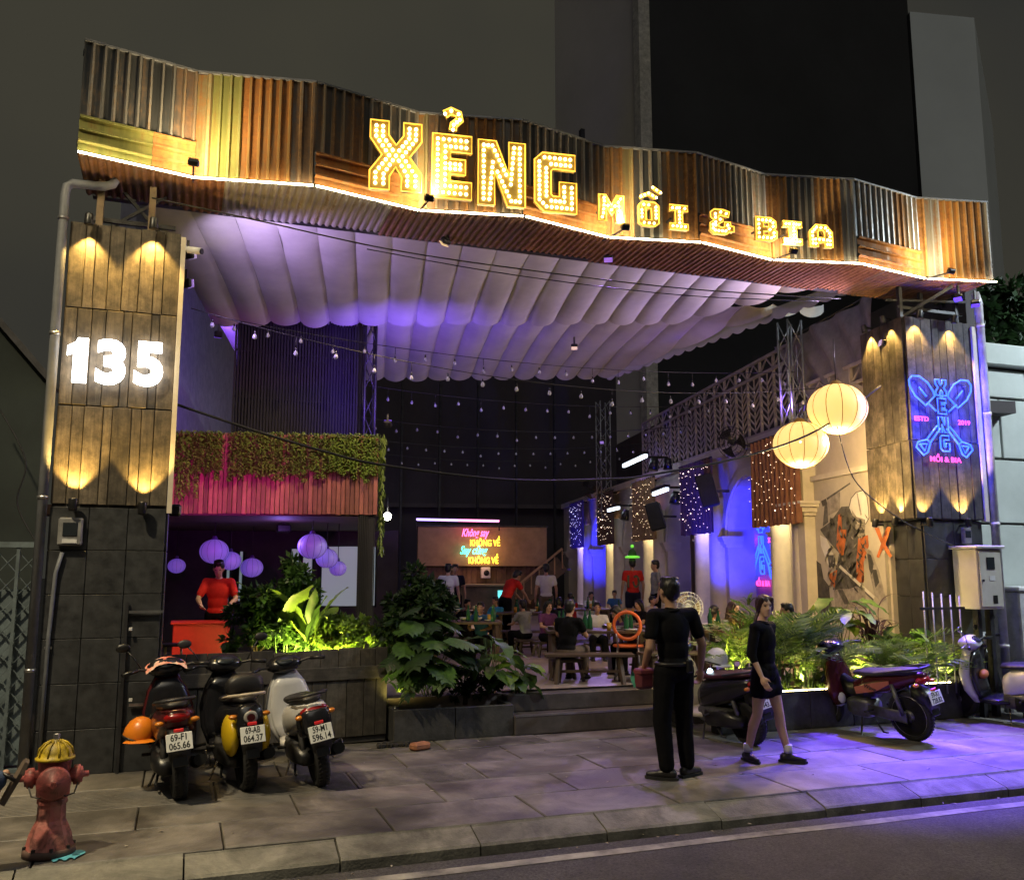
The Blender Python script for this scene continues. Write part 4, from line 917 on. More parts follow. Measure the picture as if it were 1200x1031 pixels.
# hanging vines on the balcony
vm = []
for v in range(5):
    mb = MB(); ln = .50+.02*v
    z = 0
    while z > -ln:
        for _ in range(6):
            a = random.uniform(0, 6.28); r_ = random.uniform(.006, .030); s_ = random.uniform(.015, .025); c = Vector((math.cos(a)*r_, math.sin(a)*r_-.01, z+random.uniform(-.01, .01)))
            t = Vector((math.cos(a), math.sin(a), -.8)).normalized(); sdv = t.cross(Vector((0, 0, 1))).normalized()
            mb.add([c, c+t*s_+sdv*s_*.6, c+t*s_*2, c+t*s_-sdv*s_*.6], [(0, 1, 2, 3)])
        z -= .017
    mb.tube([(0, 0, 0), (0, 0, -ln)], .003, 4)
    vm.append(mb.mesh('vine_strand', M_vine))
skip = {15, 16, 33, 40, 44, 56}
for i in range(62):
    if i in skip: continue
    u = (i+.5)/62; c = BA+bd*(u*BL_)+bn*.06; big = i in (2, 3, 5, 7)
    M = Matrix.Translation((c.x, c.y, BZ1+.02)) @ Matrix.Rotation(random.uniform(0, 6), 4, 'Z') @ Matrix.Diagonal((1, 1, 1.5 if big else random.uniform(.9, 1.08), 1))
    o = bpy.data.objects.new('hanging_vine', random.choice(vm)); COL.objects.link(o); o.matrix_basis = M; OM[o.name] = M
    tag(o, 'strand of artificial green vine hanging over the red boarded balcony', 'vine', 'vines hanging along the balcony front')
for j in range(4):
    c = BB+UD*(.1+.12*j)+bd*.05; o = bpy.data.objects.new('hanging_vine', vm[4]); COL.objects.link(o); o.matrix_basis = Matrix.Translation((c.x, c.y, BZ1+.02)) @ Matrix.Diagonal((1, 1, 2.6, 1))
    tag(o, 'long strand of green vine trailing down past the balcony corner', 'vine', 'vines trailing at the balcony corner')
# pink and amber spotlights on the boards
th = thing('pink_floodlight', 'small black floodlight clamped to the pillar edge washing the boards pink', 'floodlight', atY(203, 597, 9.3))
q = atY(205, 598, 9.62)
obj('housing', MB().bevbox(q, (.12, .12, .12), .02), M_black, th); obj('clamp', MB().bar(q, (PX1-.02, 9.5, q.z), .025), M_black, th)
lamp('SPOT', q+Vector((.05, .14, .0)), 160, (1.0, .05, .85), th, to=(.55, 12.0, 2.95), size=70, blend=1, radius=.05)
lb2 = BB+bn*1.2+Vector((-.3, 0, 1.95))
# lanterns under the balcony
M_plant = emat('purple_lantern', (.25, .13, .95), .32, (.5, .45, .7)); M_prib = mat('lantern_rib_purple', (.12, .07, .3), .7)
for (x, y, r_, d, nm) in ((251, 646, 16.5, 13.0, 'largest purple paper lantern above the server in red'), (270, 657, 12.5, 13.4, 'middle purple paper lantern touching the largest one above the server in red'), (295, 665, 13, 14.2, 'purple paper lantern half behind the leaves, right of the server in red'), (366, 640, 17, 12.6, 'large purple paper lantern above the banana leaves'),
                       (383, 654, 13, 13.2, 'purple paper lantern tucked behind the large one above the banana leaves'), (396, 666, 10, 13.4, 'smallest purple paper lantern hanging near the black column'), (207, 663, 10, 14.5, 'dim purple paper lantern beside the numbered pillar')):
    c = atD(x, y, d); lantern(c, r_/F*d, nm, M_plant, M_prib, 0, up=max(.05, 2.5-c.z-r_/F*d*.86), grp=None)
tp = atD(330, 690, 12.5)
th = thing('purple_wash_light', 'purple wash lamp under the balcony ceiling', 'wash light', (1.4, 13.5, 2.4))
obj('housing', MB().bevbox((1.4, 13.6, 2.38), (.2, .14, .12), .02), M_black, th); lamp('POINT', (1.3, 12.9, 2.2), 12, (.35, .2, 1), th, radius=.1); obj('yoke', MB().bar((1.4, 13.6, 2.4), (1.4, 13.6, 2.5), .03), M_black, th)
lamp('SPOT', (1.35, 12.2, 2.40), 22, (1, .75, .4), th, to=(.6, 12.1, .8), size=110, blend=1, radius=.1)
# red counter and the lamp-lit shelf
M_redc = mat('red_counter', (.60, .03, .02), .35, var=.1)
rc = thing('red_counter', 'glossy red counter in front of the server in the red shirt', 'counter', (.28, 11.6, FZ))
a_ = atD(203, 729, 11.3); b_ = atD(272, 729, 11.0)
obj('front_panel', MB().bevbox(((a_.x+b_.x)/2, a_.y+.1, (FZ+a_.z)/2), (b_.x-a_.x, .45, a_.z-FZ-.03), .01), M_redc, rc)
obj('counter_top', MB().bevbox(((a_.x+b_.x)/2, a_.y+.1, a_.z-.01), (b_.x-a_.x+.06, .5, .03), .008), M_redc, rc)
st_ = thing('bar_stool', 'small pale metal-legged stool beside the red counter', 'stool', (-.05, 11.2, FZ))
for dx in (-.1, .1):
    for dy in (-.1, .1): obj('leg', MB().tube([(-.02+dx, 10.9+dy, FZ), (-.02+dx*.8, 10.9+dy*.8, FZ+.55)], .012, 6), mat('pale_yellow_metal', (.6, .5, .25), .5) if dx < 0 and dy < 0 else bpy.data.materials['pale_yellow_metal'], st_)
obj('seat', MB().bevbox((-.02, 10.9, FZ+.56), (.24, .24, .03), .01), M_black, st_)

# ================================================================ FAR END OF THE YARD
M_kbrown = mat('kiosk_board', (.34, .21, .13), .7, var=.2, scale=2); M_kplank = woodmat('kiosk_plank', (.25, .16, .10), (.15, .09, .06), knots=False, dirt=.3)
KD = 28.0
def kp_(x, y, d=KD): return atD(x, y, d)
A = kp_(490, 617); Bk = kp_(645, 617); Bk = A+(VD*(Bk-A).dot(VD)); zt, zb = A.z, kp_(490, 663).z
ki = thing('bar_kiosk', 'brown boarded bar kiosk with a broad sign board at the end of the yard', 'kiosk', (A.x, A.y, FZ))
def kbox(a0, a1, d0, d1, z0, z1): return MB().add([A*1+VD*a+UD*b+Vector((0, 0, z-A.z)) for z in (z0, z1) for a, b in ((a0, d0), (a1, d0), (a1, d1), (a0, d1))], [(3, 2, 1, 0), (4, 5, 6, 7), (0, 1, 5, 4), (1, 2, 6, 5), (2, 3, 7, 6), (3, 0, 4, 7)])
KW = (Bk-A).length
obj('sign_board', kbox(0, KW, 0, .5, zb, zt), M_kbrown, ki)
for i in range(26):
    a = KW*i/26; obj('plank', kbox(a+.004, a+KW/26-.004, .3+random.uniform(0, .02), .36, FZ, zb), M_kplank, ki)
obj('roof_beam', kbox(-.05, KW+.05, -.02, .5, zt+.001, zt+.06), M_dsteel, ki)
th = thing('light_tube', 'thin pink and violet light tube above the brown kiosk board', 'light tube', kp_(490, 609))
u0, u1 = kp_(488, 608.5), kp_(585, 610.5); um = u0.lerp(u1, .5)
obj('violet_half', MB().tube([u0, um], .035, 6), emat('tube_violet', (.45, .3, 1), 3.5), th); obj('pink_half', MB().tube([um, u1], .035, 6), emat('tube_pink', (1, .25, .6), 3.5), th)
for a in (u0, u1): obj('hanger', MB().bar(a, a-Vector((0, 0, .3)), .03), M_dsteel, th)
for k, (x, y), hh, col, desc in (('n1', (564, 634.5), 13, (1, .1, .35), 'pink script neon reading Không say'), ('n2', (568, 639.5), 10, (1, .62, .03), 'upper yellow neon capitals reading KHÔNG VỀ'), ('n3', (562, 655), 13, (.05, 1, .55), 'green script neon reading Say cũng'), ('n2', (566, 660), 10, (1, .62, .03), 'lower yellow neon capitals reading KHÔNG VỀ')):
    c = kp_(x, y) - UD*.1; s_ = hh/F*KD; t = TXT[k]
    if k in ('n1', 'n3'): c = kp_(x-8, y-6)-UD*.1
    w0 = max(v[0] for v in t.v)-min(v[0] for v in t.v); wt = (32 if k in ('n1', 'n3') else 35)/F*KD
    o = obj('neon_text', MB().merge(t, frame(c, VD) @ Matrix.Diagonal((wt/w0, s_, s_, 1))), emat('neon_'+k, col, 4.5))
    tag(o, desc, 'neon text', 'neon words on the kiosk board')
lamp('POINT', kp_(560, 650)-UD*.5, 25, (1, .45, .3), ki, radius=.3)
th = thing('wall_speaker', 'small pale speaker box on the kiosk planks below the neon words', 'speaker', kp_(569, 672))
c = kp_(569, 671); obj('cabinet', MB().bevbox(c, (.28, .16, .34), .02), M_white, th); obj('cone', MB().lathe([(.09, 0), (.09, .02), (.05, .03)], 14, Matrix.Translation(c+Vector((0, -.08, .0))) @ Matrix.Rotation(R(90), 4, 'X')), M_black, th)
# stairs with railing at the kiosk's right
sr = thing('staircase', 'wooden staircase with sloping handrail climbing at the right of the kiosk', 'stairs', kp_(600, 722))
for i in range(11):
    p = kp_(590+i*6.5, 712-i*4.5); obj('stair_tread', MB().box(p, (.4, .9, .05)), M_pbrown, sr)
p, q = kp_(584, 702), kp_(655, 643)
obj('handrail', MB().bar(p-UD*.5, q-UD*.5, .07, .07), M_kbrown, sr)
obj('stringer', MB().bar(p-UD*.45-Vector((0, 0, .45)), q-UD*.45-Vector((0, 0, .45)), .06, .5), M_pbrown, sr)
for i in range(9):
    c = p.lerp(q, i/8)-UD*.5; obj('baluster', MB().bar(c, c-Vector((0, 0, .6)), .035), M_kbrown, sr)
# bar counter and shelf in front of the kiosk
bc = thing('bar_counter', 'dark bar counter below the neon words', 'counter', kp_(555, 735, 26))
c = kp_(550, 705, 26.5); obj('front', MB().bevbox((c.x, c.y, .85), (2.6, .5, .95), .02, Matrix.Rotation(-AX, 3, 'Z')), M_pbrown, bc); obj('top', MB().bevbox((c.x, c.y, 1.35), (2.8, .65, .06), .01, Matrix.Rotation(-AX, 3, 'Z')), M_kbrown, bc)
th = thing('menu_screen', 'small glowing cyan screen at the right end of the bar', 'screen', kp_(588, 698)); c = kp_(587, 697, 26); obj('display', MB().box(c, (.18, .03, .26)), emat('screen_cyan', (.15, .75, .8), 1.3), th); obj('stand', MB().box(c+Vector((0, .03, -.25)), (.05, .03, .3)), M_black, th)
# dark backdrop buildings
bw = thing('rear_building', 'unlit dark building closing the far end of the yard', 'building', kp_(560, 720, 33))
c = atD(520, 668, 34); obj('wall_face', MB().box((c.x, c.y+.5, 5), (26, 1, 11), Matrix.Rotation(-AX, 3, 'Z')), mat('night_wall', (.045, .038, .045), .9, var=.2, scale=.4), bw)
for i in range(5):
    p = atD(470+i*45, 560, 33.4); obj('facade_pipe', MB().bar((p.x, p.y, .4), (p.x, p.y, 9), .08), M_dsteel, bw)
obj('ledge', MB().box((c.x, c.y-.1, 4.2), (26, .3, .15), Matrix.Rotation(-AX, 3, 'Z')), M_dwall, bw)
# towers
M_tpale = mat('tower_pale', (.42, .40, .35), .9, var=.12, scale=.15); M_tdark = mat('tower_shade', (.035, .036, .04), .9, var=.2, scale=.15); M_tblue = mat('tower_blue_grey', (.74, .80, .82), .85, var=.08, scale=.1)  # tower shading is in the colour: lit faces pale, unlit faces dark
def tower(px_, d, pl, dl, pr_, dr, top_, mL, mR, desc):
    C = atD(px_, 14, d); Lp = atD(pl, 14, dl); Rp = atD(pr_, 14, dr); Bp = Lp+Rp-C
    th = thing('tower_block', desc, 'building', (C.x, C.y, 0)); z = top_
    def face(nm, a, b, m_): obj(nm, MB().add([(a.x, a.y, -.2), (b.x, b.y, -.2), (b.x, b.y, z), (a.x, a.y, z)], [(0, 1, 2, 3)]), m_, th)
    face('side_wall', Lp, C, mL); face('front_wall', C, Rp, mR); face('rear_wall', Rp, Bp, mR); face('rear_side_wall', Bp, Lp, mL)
    obj('roof_slab', MB().add([(p.x, p.y, z) for p in (Lp, C, Rp, Bp)], [(0, 1, 2, 3)]), mR, th)
    return th, C, Lp, Rp
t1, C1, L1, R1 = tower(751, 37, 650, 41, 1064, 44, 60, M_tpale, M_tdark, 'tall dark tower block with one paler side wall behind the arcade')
obj('corner_strip', MB().bar((C1.x, C1.y, 0), (C1.x, C1.y, 60), .5), mat('tower_corner', (.55, .53, .46), .9), t1)
for k in range(2):
    p = L1.lerp(C1, .28+.05*k); obj('wall_recess', MB().box((p.x, p.y, 16+k*2), (.25, .25, 5)), M_tdark, t1)
t2, C2, L2, R2 = tower(1066, 33, 1062, 33.3, 1141, 33.4, 0, M_tdark, M_tblue, 'narrow pale blue-grey tower wall standing beyond the sign pillar')
bpy.data.objects.remove(t2.children[-1])
for ch in list(t2.children): bpy.data.objects.remove(ch)
zt2 = atD(1066, 14, 33).z
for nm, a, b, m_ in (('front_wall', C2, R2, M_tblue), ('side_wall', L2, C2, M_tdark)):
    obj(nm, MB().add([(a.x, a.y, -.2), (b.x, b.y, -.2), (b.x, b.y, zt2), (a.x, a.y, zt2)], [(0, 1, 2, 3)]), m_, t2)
bk = Vector((7.5, 6, 0))
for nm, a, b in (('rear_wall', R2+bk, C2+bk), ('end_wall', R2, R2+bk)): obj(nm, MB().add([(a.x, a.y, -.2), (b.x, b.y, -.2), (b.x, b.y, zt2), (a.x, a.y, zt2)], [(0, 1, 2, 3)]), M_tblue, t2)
# right-hand neighbour: pale wall with deep joints, block courses as separate panels
M_nb = mat('neighbour_wall', (.46, .50, .48), .85, var=.1, scale=1.2); nw = thing('neighbour_wall', 'pale grey-green boundary wall of large blocks with dark joints and a coping', 'wall', (12, 9.7, 0))
obj('backing', MB().bbox((9.98, 9.66, 0), (16, 9.9, 4.9)), M_core, nw)
zs = [0, 2.42, 3.34, 4.22, 4.66]
for r_ in range(4):
    x = 9.99+(.0 if r_ % 2 else .0); first = True
    while x < 15.9:
        w_ = 1.9 if not first else (1.5 if r_ % 2 else .95); first = False
        if r_ == 0: w_ = 6
        x1 = min(16, x+w_); obj('block', MB().bevbox(((x+x1)/2, 9.645, (zs[r_]+zs[r_+1])/2), (x1-x-.035, .05, zs[r_+1]-zs[r_]-.035), .008), M_nb, nw); x = x1
obj('coping', MB().bevbox((13, 9.72, 4.84), (6.1, .42, .32), .02), M_nb, nw)
# left neighbour: dark wall and folding gate
M_lnb = mat('left_neighbour', (.035, .045, .042), .9, var=.25, scale=1); ln_ = thing('left_neighbour_house', 'unlit dark green neighbouring house with sloping roof edge left of the pillar', 'house', (-3.5, 10.5, 0))
obj('wall_face', MB().add([(-8, 10.2, 0), (-1.35, 10.2, 0), (-1.35, 10.2, 3.7), (-2.4, 10.2, 4.9), (-8, 10.2, 4.9), (-8, 10.5, 0), (-1.35, 10.5, 0), (-1.35, 10.5, 3.7), (-2.4, 10.5, 4.9), (-8, 10.5, 4.9)], [(0, 1, 2, 3, 4), (9, 8, 7, 6, 5), (1, 6, 7, 2), (2, 7, 8, 3), (3, 8, 9, 4)]), M_lnb, ln_)
obj('roof_edge', MB().bar((-1.25, 10.15, 3.6), (-2.45, 10.15, 4.97), .12, .06), M_dsteel, ln_)
M_gate = mat('gate_paint', (.15, .19, .21), .5, .2, var=.25)
gt = thing('folding_gate', 'blue-grey folding metal gate with crossed lattice bars', 'gate', (-2.2, 9.4, 0))
GX0, GX1 = -3.6, -1.22
for i in range(15):
    x = GX0+(GX1-GX0)*i/14; obj('upright', MB().bbox((x-.014, 9.36, .02), (x+.014, 9.385, 1.98)), M_gate, gt)
for i in range(14):
    x0 = GX0+(GX1-GX0)*i/14; x1 = GX0+(GX1-GX0)*(i+1)/14
    for k in range(9):
        z = .1+k*.205; 
        obj('lattice_bar', MB().bar((x0, 9.393, z), (x1, 9.393, z+.2), .006, .018, (0, 1, 0)), M_gate, gt); obj('lattice_bar', MB().bar((x0, 9.401, z+.2), (x1, 9.401, z), .006, .018, (0, 1, 0)), M_gate, gt)
obj('top_rail', MB().bbox((GX0, 9.35, 1.98), (GX1, 9.42, 2.03)), M_gate, gt); obj('sill_rail', MB().bbox((GX0, 9.35, .0), (GX1, 9.42, .03)), M_gate, gt)
for k in range(6):
    obj('backing_sheet', MB().bbox((GX0+k*.4, 9.44, .05), (GX0+k*.4+.39, 9.45, 1.6)), M_gate, gt)
# ================================================================ PLANTERS, FENCE AND PLANTS
M_fence = woodmat('grey_fence_board', (.115, .102, .085), (.055, .048, .040), dirt=.5); M_pl = mat('planter_stone', (.05, .05, .05), .6, var=.4, scale=5, bump=.3)
fe = thing('board_fence', 'chest-high grey weathered board fence behind the parked scooters', 'fence', (1.0, 9.65, 0))
FA = Vector((-.13, 9.52, 0)); FB = Vector((2.14, 9.80, 0)); fd = (FB-FA).normalized(); FLn = (FB-FA).length
def fboard(a, b, z0, z1, o=0.0, th_=.025, rot=False):
    c = FA+fd*((a+b)/2)+Vector((fd.y, -fd.x, 0))*(o+th_/2)
    if rot: m_ = MB().bevbox((0, 0, 0), (z1-z0-.006, th_, b-a-.006), .004); M = Matrix.Translation((c.x, c.y, (z0+z1)/2)) @ Matrix.Rotation(math.atan2(fd.y, fd.x), 4, 'Z') @ Matrix.Rotation(R(90), 4, 'Y')
    else: m_ = MB().bevbox((0, 0, 0), (b-a-.006, th_, z1-z0-.006), .004); M = Matrix.Translation((c.x, c.y, (z0+z1)/2)) @ Matrix.Rotation(math.atan2(fd.y, fd.x), 4, 'Z')
    obj('board', m_, M_fence, fe, world=False, M=OM[fe.name].inverted() @ M)
x = 0
while x < FLn-.02:
    w_ = min(random.uniform(.13, .22), FLn-x); fboard(x, x+w_, .06, .72+random.uniform(-.01, .01), 0); x += w_
x = 0
while x < FLn-.02:
    w_ = min(random.uniform(.16, .26), FLn-x); fboard(x, x+w_, .76, .96+random.uniform(-.012, .012), .0); x += w_
for a, b in ((0, 1.15), (1.15, FLn)): fboard(a, b, .64, .78, .026, .02, rot=True)
obj('fence_core', MB().add([FA+fd*a+Vector((-fd.y, fd.x, 0))*b+Vector((0, 0, z)) for z in (0, .93) for a, b in ((0.01, .002), (FLn-.01, .002), (FLn-.01, .12), (.01, .12))], [(3, 2, 1, 0), (4, 5, 6, 7), (0, 1, 5, 4), (1, 2, 6, 5), (2, 3, 7, 6), (3, 0, 4, 7)]), M_core, fe)
q = atY(408, 775, 9.74); obj('reflector_disc', MB().lathe([(.026, 0), (.026, .012), (.02, .016)], 14, Matrix.Translation((q.x, 9.745, q.z)) @ Matrix.Rotation(R(90), 4, 'X')), emat('yellow_disc', (1, .75, .1), 1.2), fe)
def planter(name_lbl, x0, x1, y0, y1, h):
    th = thing('planter_box', name_lbl, 'planter', ((x0+x1)/2, y0, 0)); n_ = max(2, round((x1-x0)/.6))
    for i in range(n_):
        a = x0+(x1-x0)*i/n_; b = x0+(x1-x0)*(i+1)/n_; obj('front_panel', MB().bevbox(((a+b)/2, y0+.03, h/2), (b-a-.006, .06, h-random.uniform(.002, .008)), .006), M_pl, th)
    obj('back_panel', MB().bbox((x0, y1-.06, 0), (x1, y1, h)), M_pl, th); obj('end_panel', MB().bbox((x0, y0+.062, 0), (x0+.06, y1-.062, h)), M_pl, th); obj('end_panel', MB().bbox((x1-.06, y0+.062, 0), (x1, y1-.062, h)), M_pl, th)
    obj('soil_fill', MB().grid(lambda u, v: Vector((x0+.06+(x1-x0-.12)*u, y0+.06+(y1-y0-.12)*v, h-.07+.03*mnoise.noise((u*9, v*4, 1)))), 20, 5), M_soil, th)
    return th
planter('low dark stone planter left of the entrance steps holding big split leaves', 2.17, 3.50, 9.55, 10.2, .33)
planter('planter bed hidden behind the grey board fence', -.05, 2.12, 9.98, 10.75, .72)
rpl = planter('long dark planter right of the steps with a warm light strip', 5.62, 9.2, 8.80, 9.62-.63, .42)
# ---- leaf shapes (local: from origin along +x, up +z, droops)
def leaf_broad(w_, n_=7, droop=.35, fold=.25, wavy=.02):
    mb = MB(); vs = []; fs = []
    for i in range(n_+1):
        t = i/n_; hw = w_*(math.sin(math.pi*min(1, t*.94+.06)**.8))**.8*.5 if 0 < i < n_ else .004; x_ = t*math.cos(droop*t); z = -droop*t*t*.6+.0
        wv = wavy*math.sin(t*17)
        vs += [(x_, hw, z+hw*fold+wv), (x_, 0, z), (x_, -hw, z+hw*fold-wv)]
    for i in range(n_):
        a = 3*i; fs += [(a, a+1, a+4, a+3), (a+1, a+2, a+5, a+4)]
    return mb.add(vs, fs, True)
def leaf_monstera():
    mb = MB(); n_ = 7
    for sd in (-1, 1):
        for i in range(n_):
            t0 = -.12+1.05*i/n_; t1 = -.12+1.05*(i+.80)/n_; tm = (t0+t1)/2
            hw = .50*math.sin(math.pi*(.20+.72*(i+.5)/n_))**.8; fw = .22
            zf = lambda x_, y: -.25*x_*x_-.28*abs(y)**1.6
            b0, b1 = max(0, .02+.9*i/n_), max(0, .02+.9*(i+1)/n_)
            pts = [(b0, 0), (b0*.5+t0*.5+.05, hw*.5), (t0+fw*.4, hw*.92), (tm+fw, hw), (t1+fw*.6, hw*.9), (b1*.5+t1*.5+.06, hw*.5), (b1, 0)]
            vs = [(x_, sd*y, zf(x_, y)) for x_, y in pts]; f = [(0, 1, 5, 6), (1, 2, 4, 5), (2, 3, 4)]
            mb.add(vs, f if sd > 0 else [q_[::-1] for q_ in f], True)
    return mb
def frond(npairs=15, ll=.42, lw=.035, droop=.7, up=.4):
    mb = MB(); pts = []
    for i in range(npairs+1):
        t = i/npairs; pts.append(Vector((t*(1-.12*t), 0, up*t-droop*t*t)))
    mb.tube(pts, [.010*(1-.8*i/npairs) for i in range(npairs+1)], 4)
    for i in range(2, npairs+1):
        t = i/npairs; L_ = ll*math.sin(math.pi*(.12+.8*t))**.7
        for sd in (-1, 1):
            d = Vector((.62, sd*.78, -.10+random.uniform(-.1, .1))).normalized(); p = pts[i]; q_ = p+d*L_*.55; e = p+d*L_+Vector((0, 0, -.12*L_)); n_ = d.cross(Vector((0, 0, 1))).normalized()*lw*.5
            mb.add([p, q_+n_, e, q_-n_], [(0, 1, 2, 3)], False)
    return mb
def strap(w_=.09, droop=1.1, up=.9):
    mb = MB(); vs = []; fs = []; n_ = 8
    for i in range(n_+1):
        t = i/n_; hw = w_*.5*(1-t**2.2)**.7*min(1, .4+t*3); x_ = .75*t; z = up*t-droop*t*t
        vs += [(x_, hw, z+hw*.4), (x_, 0, z), (x_, -hw, z+hw*.4)]
    for i in range(n_): a = 3*i; fs += [(a, a+1, a+4, a+3), (a+1, a+2, a+5, a+4)]
    return mb.add(vs, fs, True)
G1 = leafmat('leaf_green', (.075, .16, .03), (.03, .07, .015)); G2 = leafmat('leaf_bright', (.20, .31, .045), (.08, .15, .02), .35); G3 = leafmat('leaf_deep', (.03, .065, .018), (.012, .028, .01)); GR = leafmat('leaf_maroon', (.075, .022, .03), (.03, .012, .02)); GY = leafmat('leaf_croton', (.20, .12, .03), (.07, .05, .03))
LM = {'ban': [leaf_broad(.30, 9, .5, .3).mesh('leaf', G2), leaf_broad(.26, 9, .25, .35).mesh('leaf', G1)], 'mon': [leaf_monstera().mesh('leaf', G1), leaf_monstera().mesh('leaf', G3)],
      'phi': [leaf_broad(.5, 7, .55, .2, .03).mesh('leaf', G1), leaf_broad(.45, 7, .4, .2, .03).mesh('leaf', G2)], 'fro': [frond().mesh('leaf', G1), frond(13, .36, .04, .5).mesh('leaf', G2)], 'brt': [frond().mesh('leaf', G2), frond(12, .4, .05, .9, .6).mesh('leaf', G2)],
      'str': [strap(.10).mesh('leaf', GR), strap(.08, .8, 1.0).mesh('leaf', GR)], 'cro': [strap(.16, .8, .9).mesh('leaf', GY), strap(.16, 1.0, .8).mesh('leaf', GR)], 'gst': [strap(.12, .8, 1.0).mesh('leaf', G2), strap(.10, 1.1, .9).mesh('leaf', G1)]}
def rosette(name, desc, base, kind, n_, size, el=(20, 75), stem=.3, spread=.05, az=None, stemmat=None, group=None, cat='plant'):
    """plant of single leaves, each leaf an object on shared mesh data, each on its own stalk"""
    base = Vector(base); th = thing(name, desc, cat, base, group=group); sm_ = stemmat or G1
    for i in range(n_):
        a = (az[0]+(az[1]-az[0])*random.random()) if az else i*2.4+random.uniform(-.3, .3); e = R(random.uniform(*el)); s_ = size*random.uniform(.7, 1.15)
        d = Vector((math.cos(a)*math.cos(e), math.sin(a)*math.cos(e), math.sin(e)))
        r0 = Vector((random.uniform(-spread, spread), random.uniform(-spread, spread), 0)); L_ = stem*random.uniform(.6, 1.2)
        p = r0+Vector((d.x*.5, d.y*.5, .35+d.z*.8))*L_
        if stem > .05: obj('stalk', MB().tube([r0, (r0+p)*.5+Vector((0, 0, .1*L_)), p], [.012*size, .009*size, .006*size], 5), sm_, th, world=False)
        le = e*.5-R(34) if kind in ('mon', 'phi') else e*(.95 if kind == 'ban' else .85 if kind in ('fro', 'brt') else .55)
        M = Matrix.Translation(p) @ Matrix.Rotation(a+random.uniform(-.3, .3), 4, 'Z') @ Matrix.Rotation(-le, 4, 'Y') @ Matrix.Rotation(random.uniform(-.35, .35), 4, 'X') @ Matrix.Scale(s_, 4)
        inst('leaf', random.choice(LM[kind]), th, M)
    return th
def bush(name, desc, c, r_, n_, ls, m_, trunk_z, cat='shrub', group=None, clump=26, flat=1.0, seed=1):
    """shrub or tree: stem with limbs and a crown of many small leaves gathered in uneven clumps"""
    rd = random.Random(seed); c = Vector(c); th = thing(name, desc, cat, (c.x, c.y, trunk_z), group=group)
    cl = []
    for i in range(clump):
        while True:
            v = Vector((rd.uniform(-1, 1), rd.uniform(-1, 1), rd.uniform(-1, 1)))
            if .25 < v.length < 1: break
        cl.append((Vector((v.x*r_[0], v.y*r_[1], v.z*r_[2])), rd.uniform(.18, .36)*min(r_)))
    mb = MB(); st = MB()
    for k, (p, rr) in enumerate(cl):
        obj('limb', MB().tube([(c.x, c.y, trunk_z+(c.z-trunk_z)*.35), c+p*.5, c+p], [.016, .010, .004], 4), mat('bark', (.07, .05, .035), .9) if 'bark' not in bpy.data.materials else bpy.data.materials['bark'], th) if k < 9 else None
        for i in range(n_//clump):
            d = Vector((rd.gauss(0, 1), rd.gauss(0, 1), rd.gauss(0, 1))).normalized(); q_ = c+p+d*rr*rd.random()**.4
            t = (d+Vector((rd.uniform(-.6, .6), rd.uniform(-.6, .6), rd.uniform(-.8, .2)))).normalized(); s_ = ls*rd.uniform(.6, 1.3); sdv = t.cross(Vector((rd.uniform(-1, 1), rd.uniform(-1, 1), 1))).normalized()*s_*.28
            mb.add([q_, q_+t*s_*.45+sdv, q_+t*s_, q_+t*s_*.45-sdv], [(0, 1, 2, 3)])
    obj('trunk', MB().tube([(c.x, c.y, trunk_z), (c.x+.01, c.y, trunk_z+(c.z-trunk_z)*.5), (c.x, c.y, c.z)], [.03, .024, .015], 7), bpy.data.materials['bark'], th)
    o = obj('crown', mb, m_, th, kind='stuff'); return th
py = lambda x, y, Y: atY(x, y, Y)
# left bed, behind the fence
bush('dark_shrub', 'dense dark rounded shrub at the right end of the board fence', py(483, 718, 10.25), (.42, .36, .50), 5200, .085, G3, .7, seed=3, clump=34)
bush('leafy_shrub', 'loose dark shrub beside the red counter', py(303, 728, 10.4), (.38, .3, .42), 3600, .085, G1, .65, seed=5)
bush('umbrella_shrub', 'small-leaved shrub rising above the banana leaves under the lanterns', py(345, 682, 10.5), (.26, .24, .30), 1500, .085, G1, .65, seed=8, clump=16)
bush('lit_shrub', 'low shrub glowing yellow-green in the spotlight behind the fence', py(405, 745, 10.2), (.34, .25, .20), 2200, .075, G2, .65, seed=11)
bush('filler_shrub', 'low bushy green shrub filling the bed between banana stems', py(350, 745, 10.45), (.45, .25, .26), 2600, .075, G1, .65, seed=14)
rosette('banana_plant', 'banana plant with one tall upright leaf beside the server in red', py(330, 770, 10.3), 'ban', 7, .80, (60, 84), .25, .06)
rosette('banana_plant', 'banana plant with broad leaves in front of the large purple lantern', py(362, 770, 10.15), 'ban', 7, .66, (55, 82), .2, .06)
# planter left of the steps
rosette('monstera_plant', 'monstera with large split leaves drooping over the low planter', py(505, 815, 9.75), 'mon', 20, .36, (15, 75), .50, .08, az=(-2.9, .2))
rosette('monstera_plant', 'monstera with split leaves next to the dark rounded shrub', py(480, 790, 9.95), 'mon', 16, .33, (25, 78), .6, .08, az=(-2.6, .4))
rosette('philodendron', 'broad-leaved philodendron beside the entrance steps', py(575, 812, 9.85), 'phi', 20, .40, (25, 78), .48, .08)
rosette('philodendron', 'philodendron leaning over the lowest entrance step', py(606, 815, 9.9), 'phi', 14, .34, (20, 65), .35, .06)
rosette('small_lit_plant', 'small plant lit yellow at the end of the board fence', py(470, 815, 9.75), 'gst', 9, .34, (35, 75), .05, .05, stemmat=G2)
bush('filler_shrub', 'low dark shrub filling the planter under the split leaves', py(545, 800, 9.95), (.5, .15, .16), 2200, .06, G3, .3, seed=21)
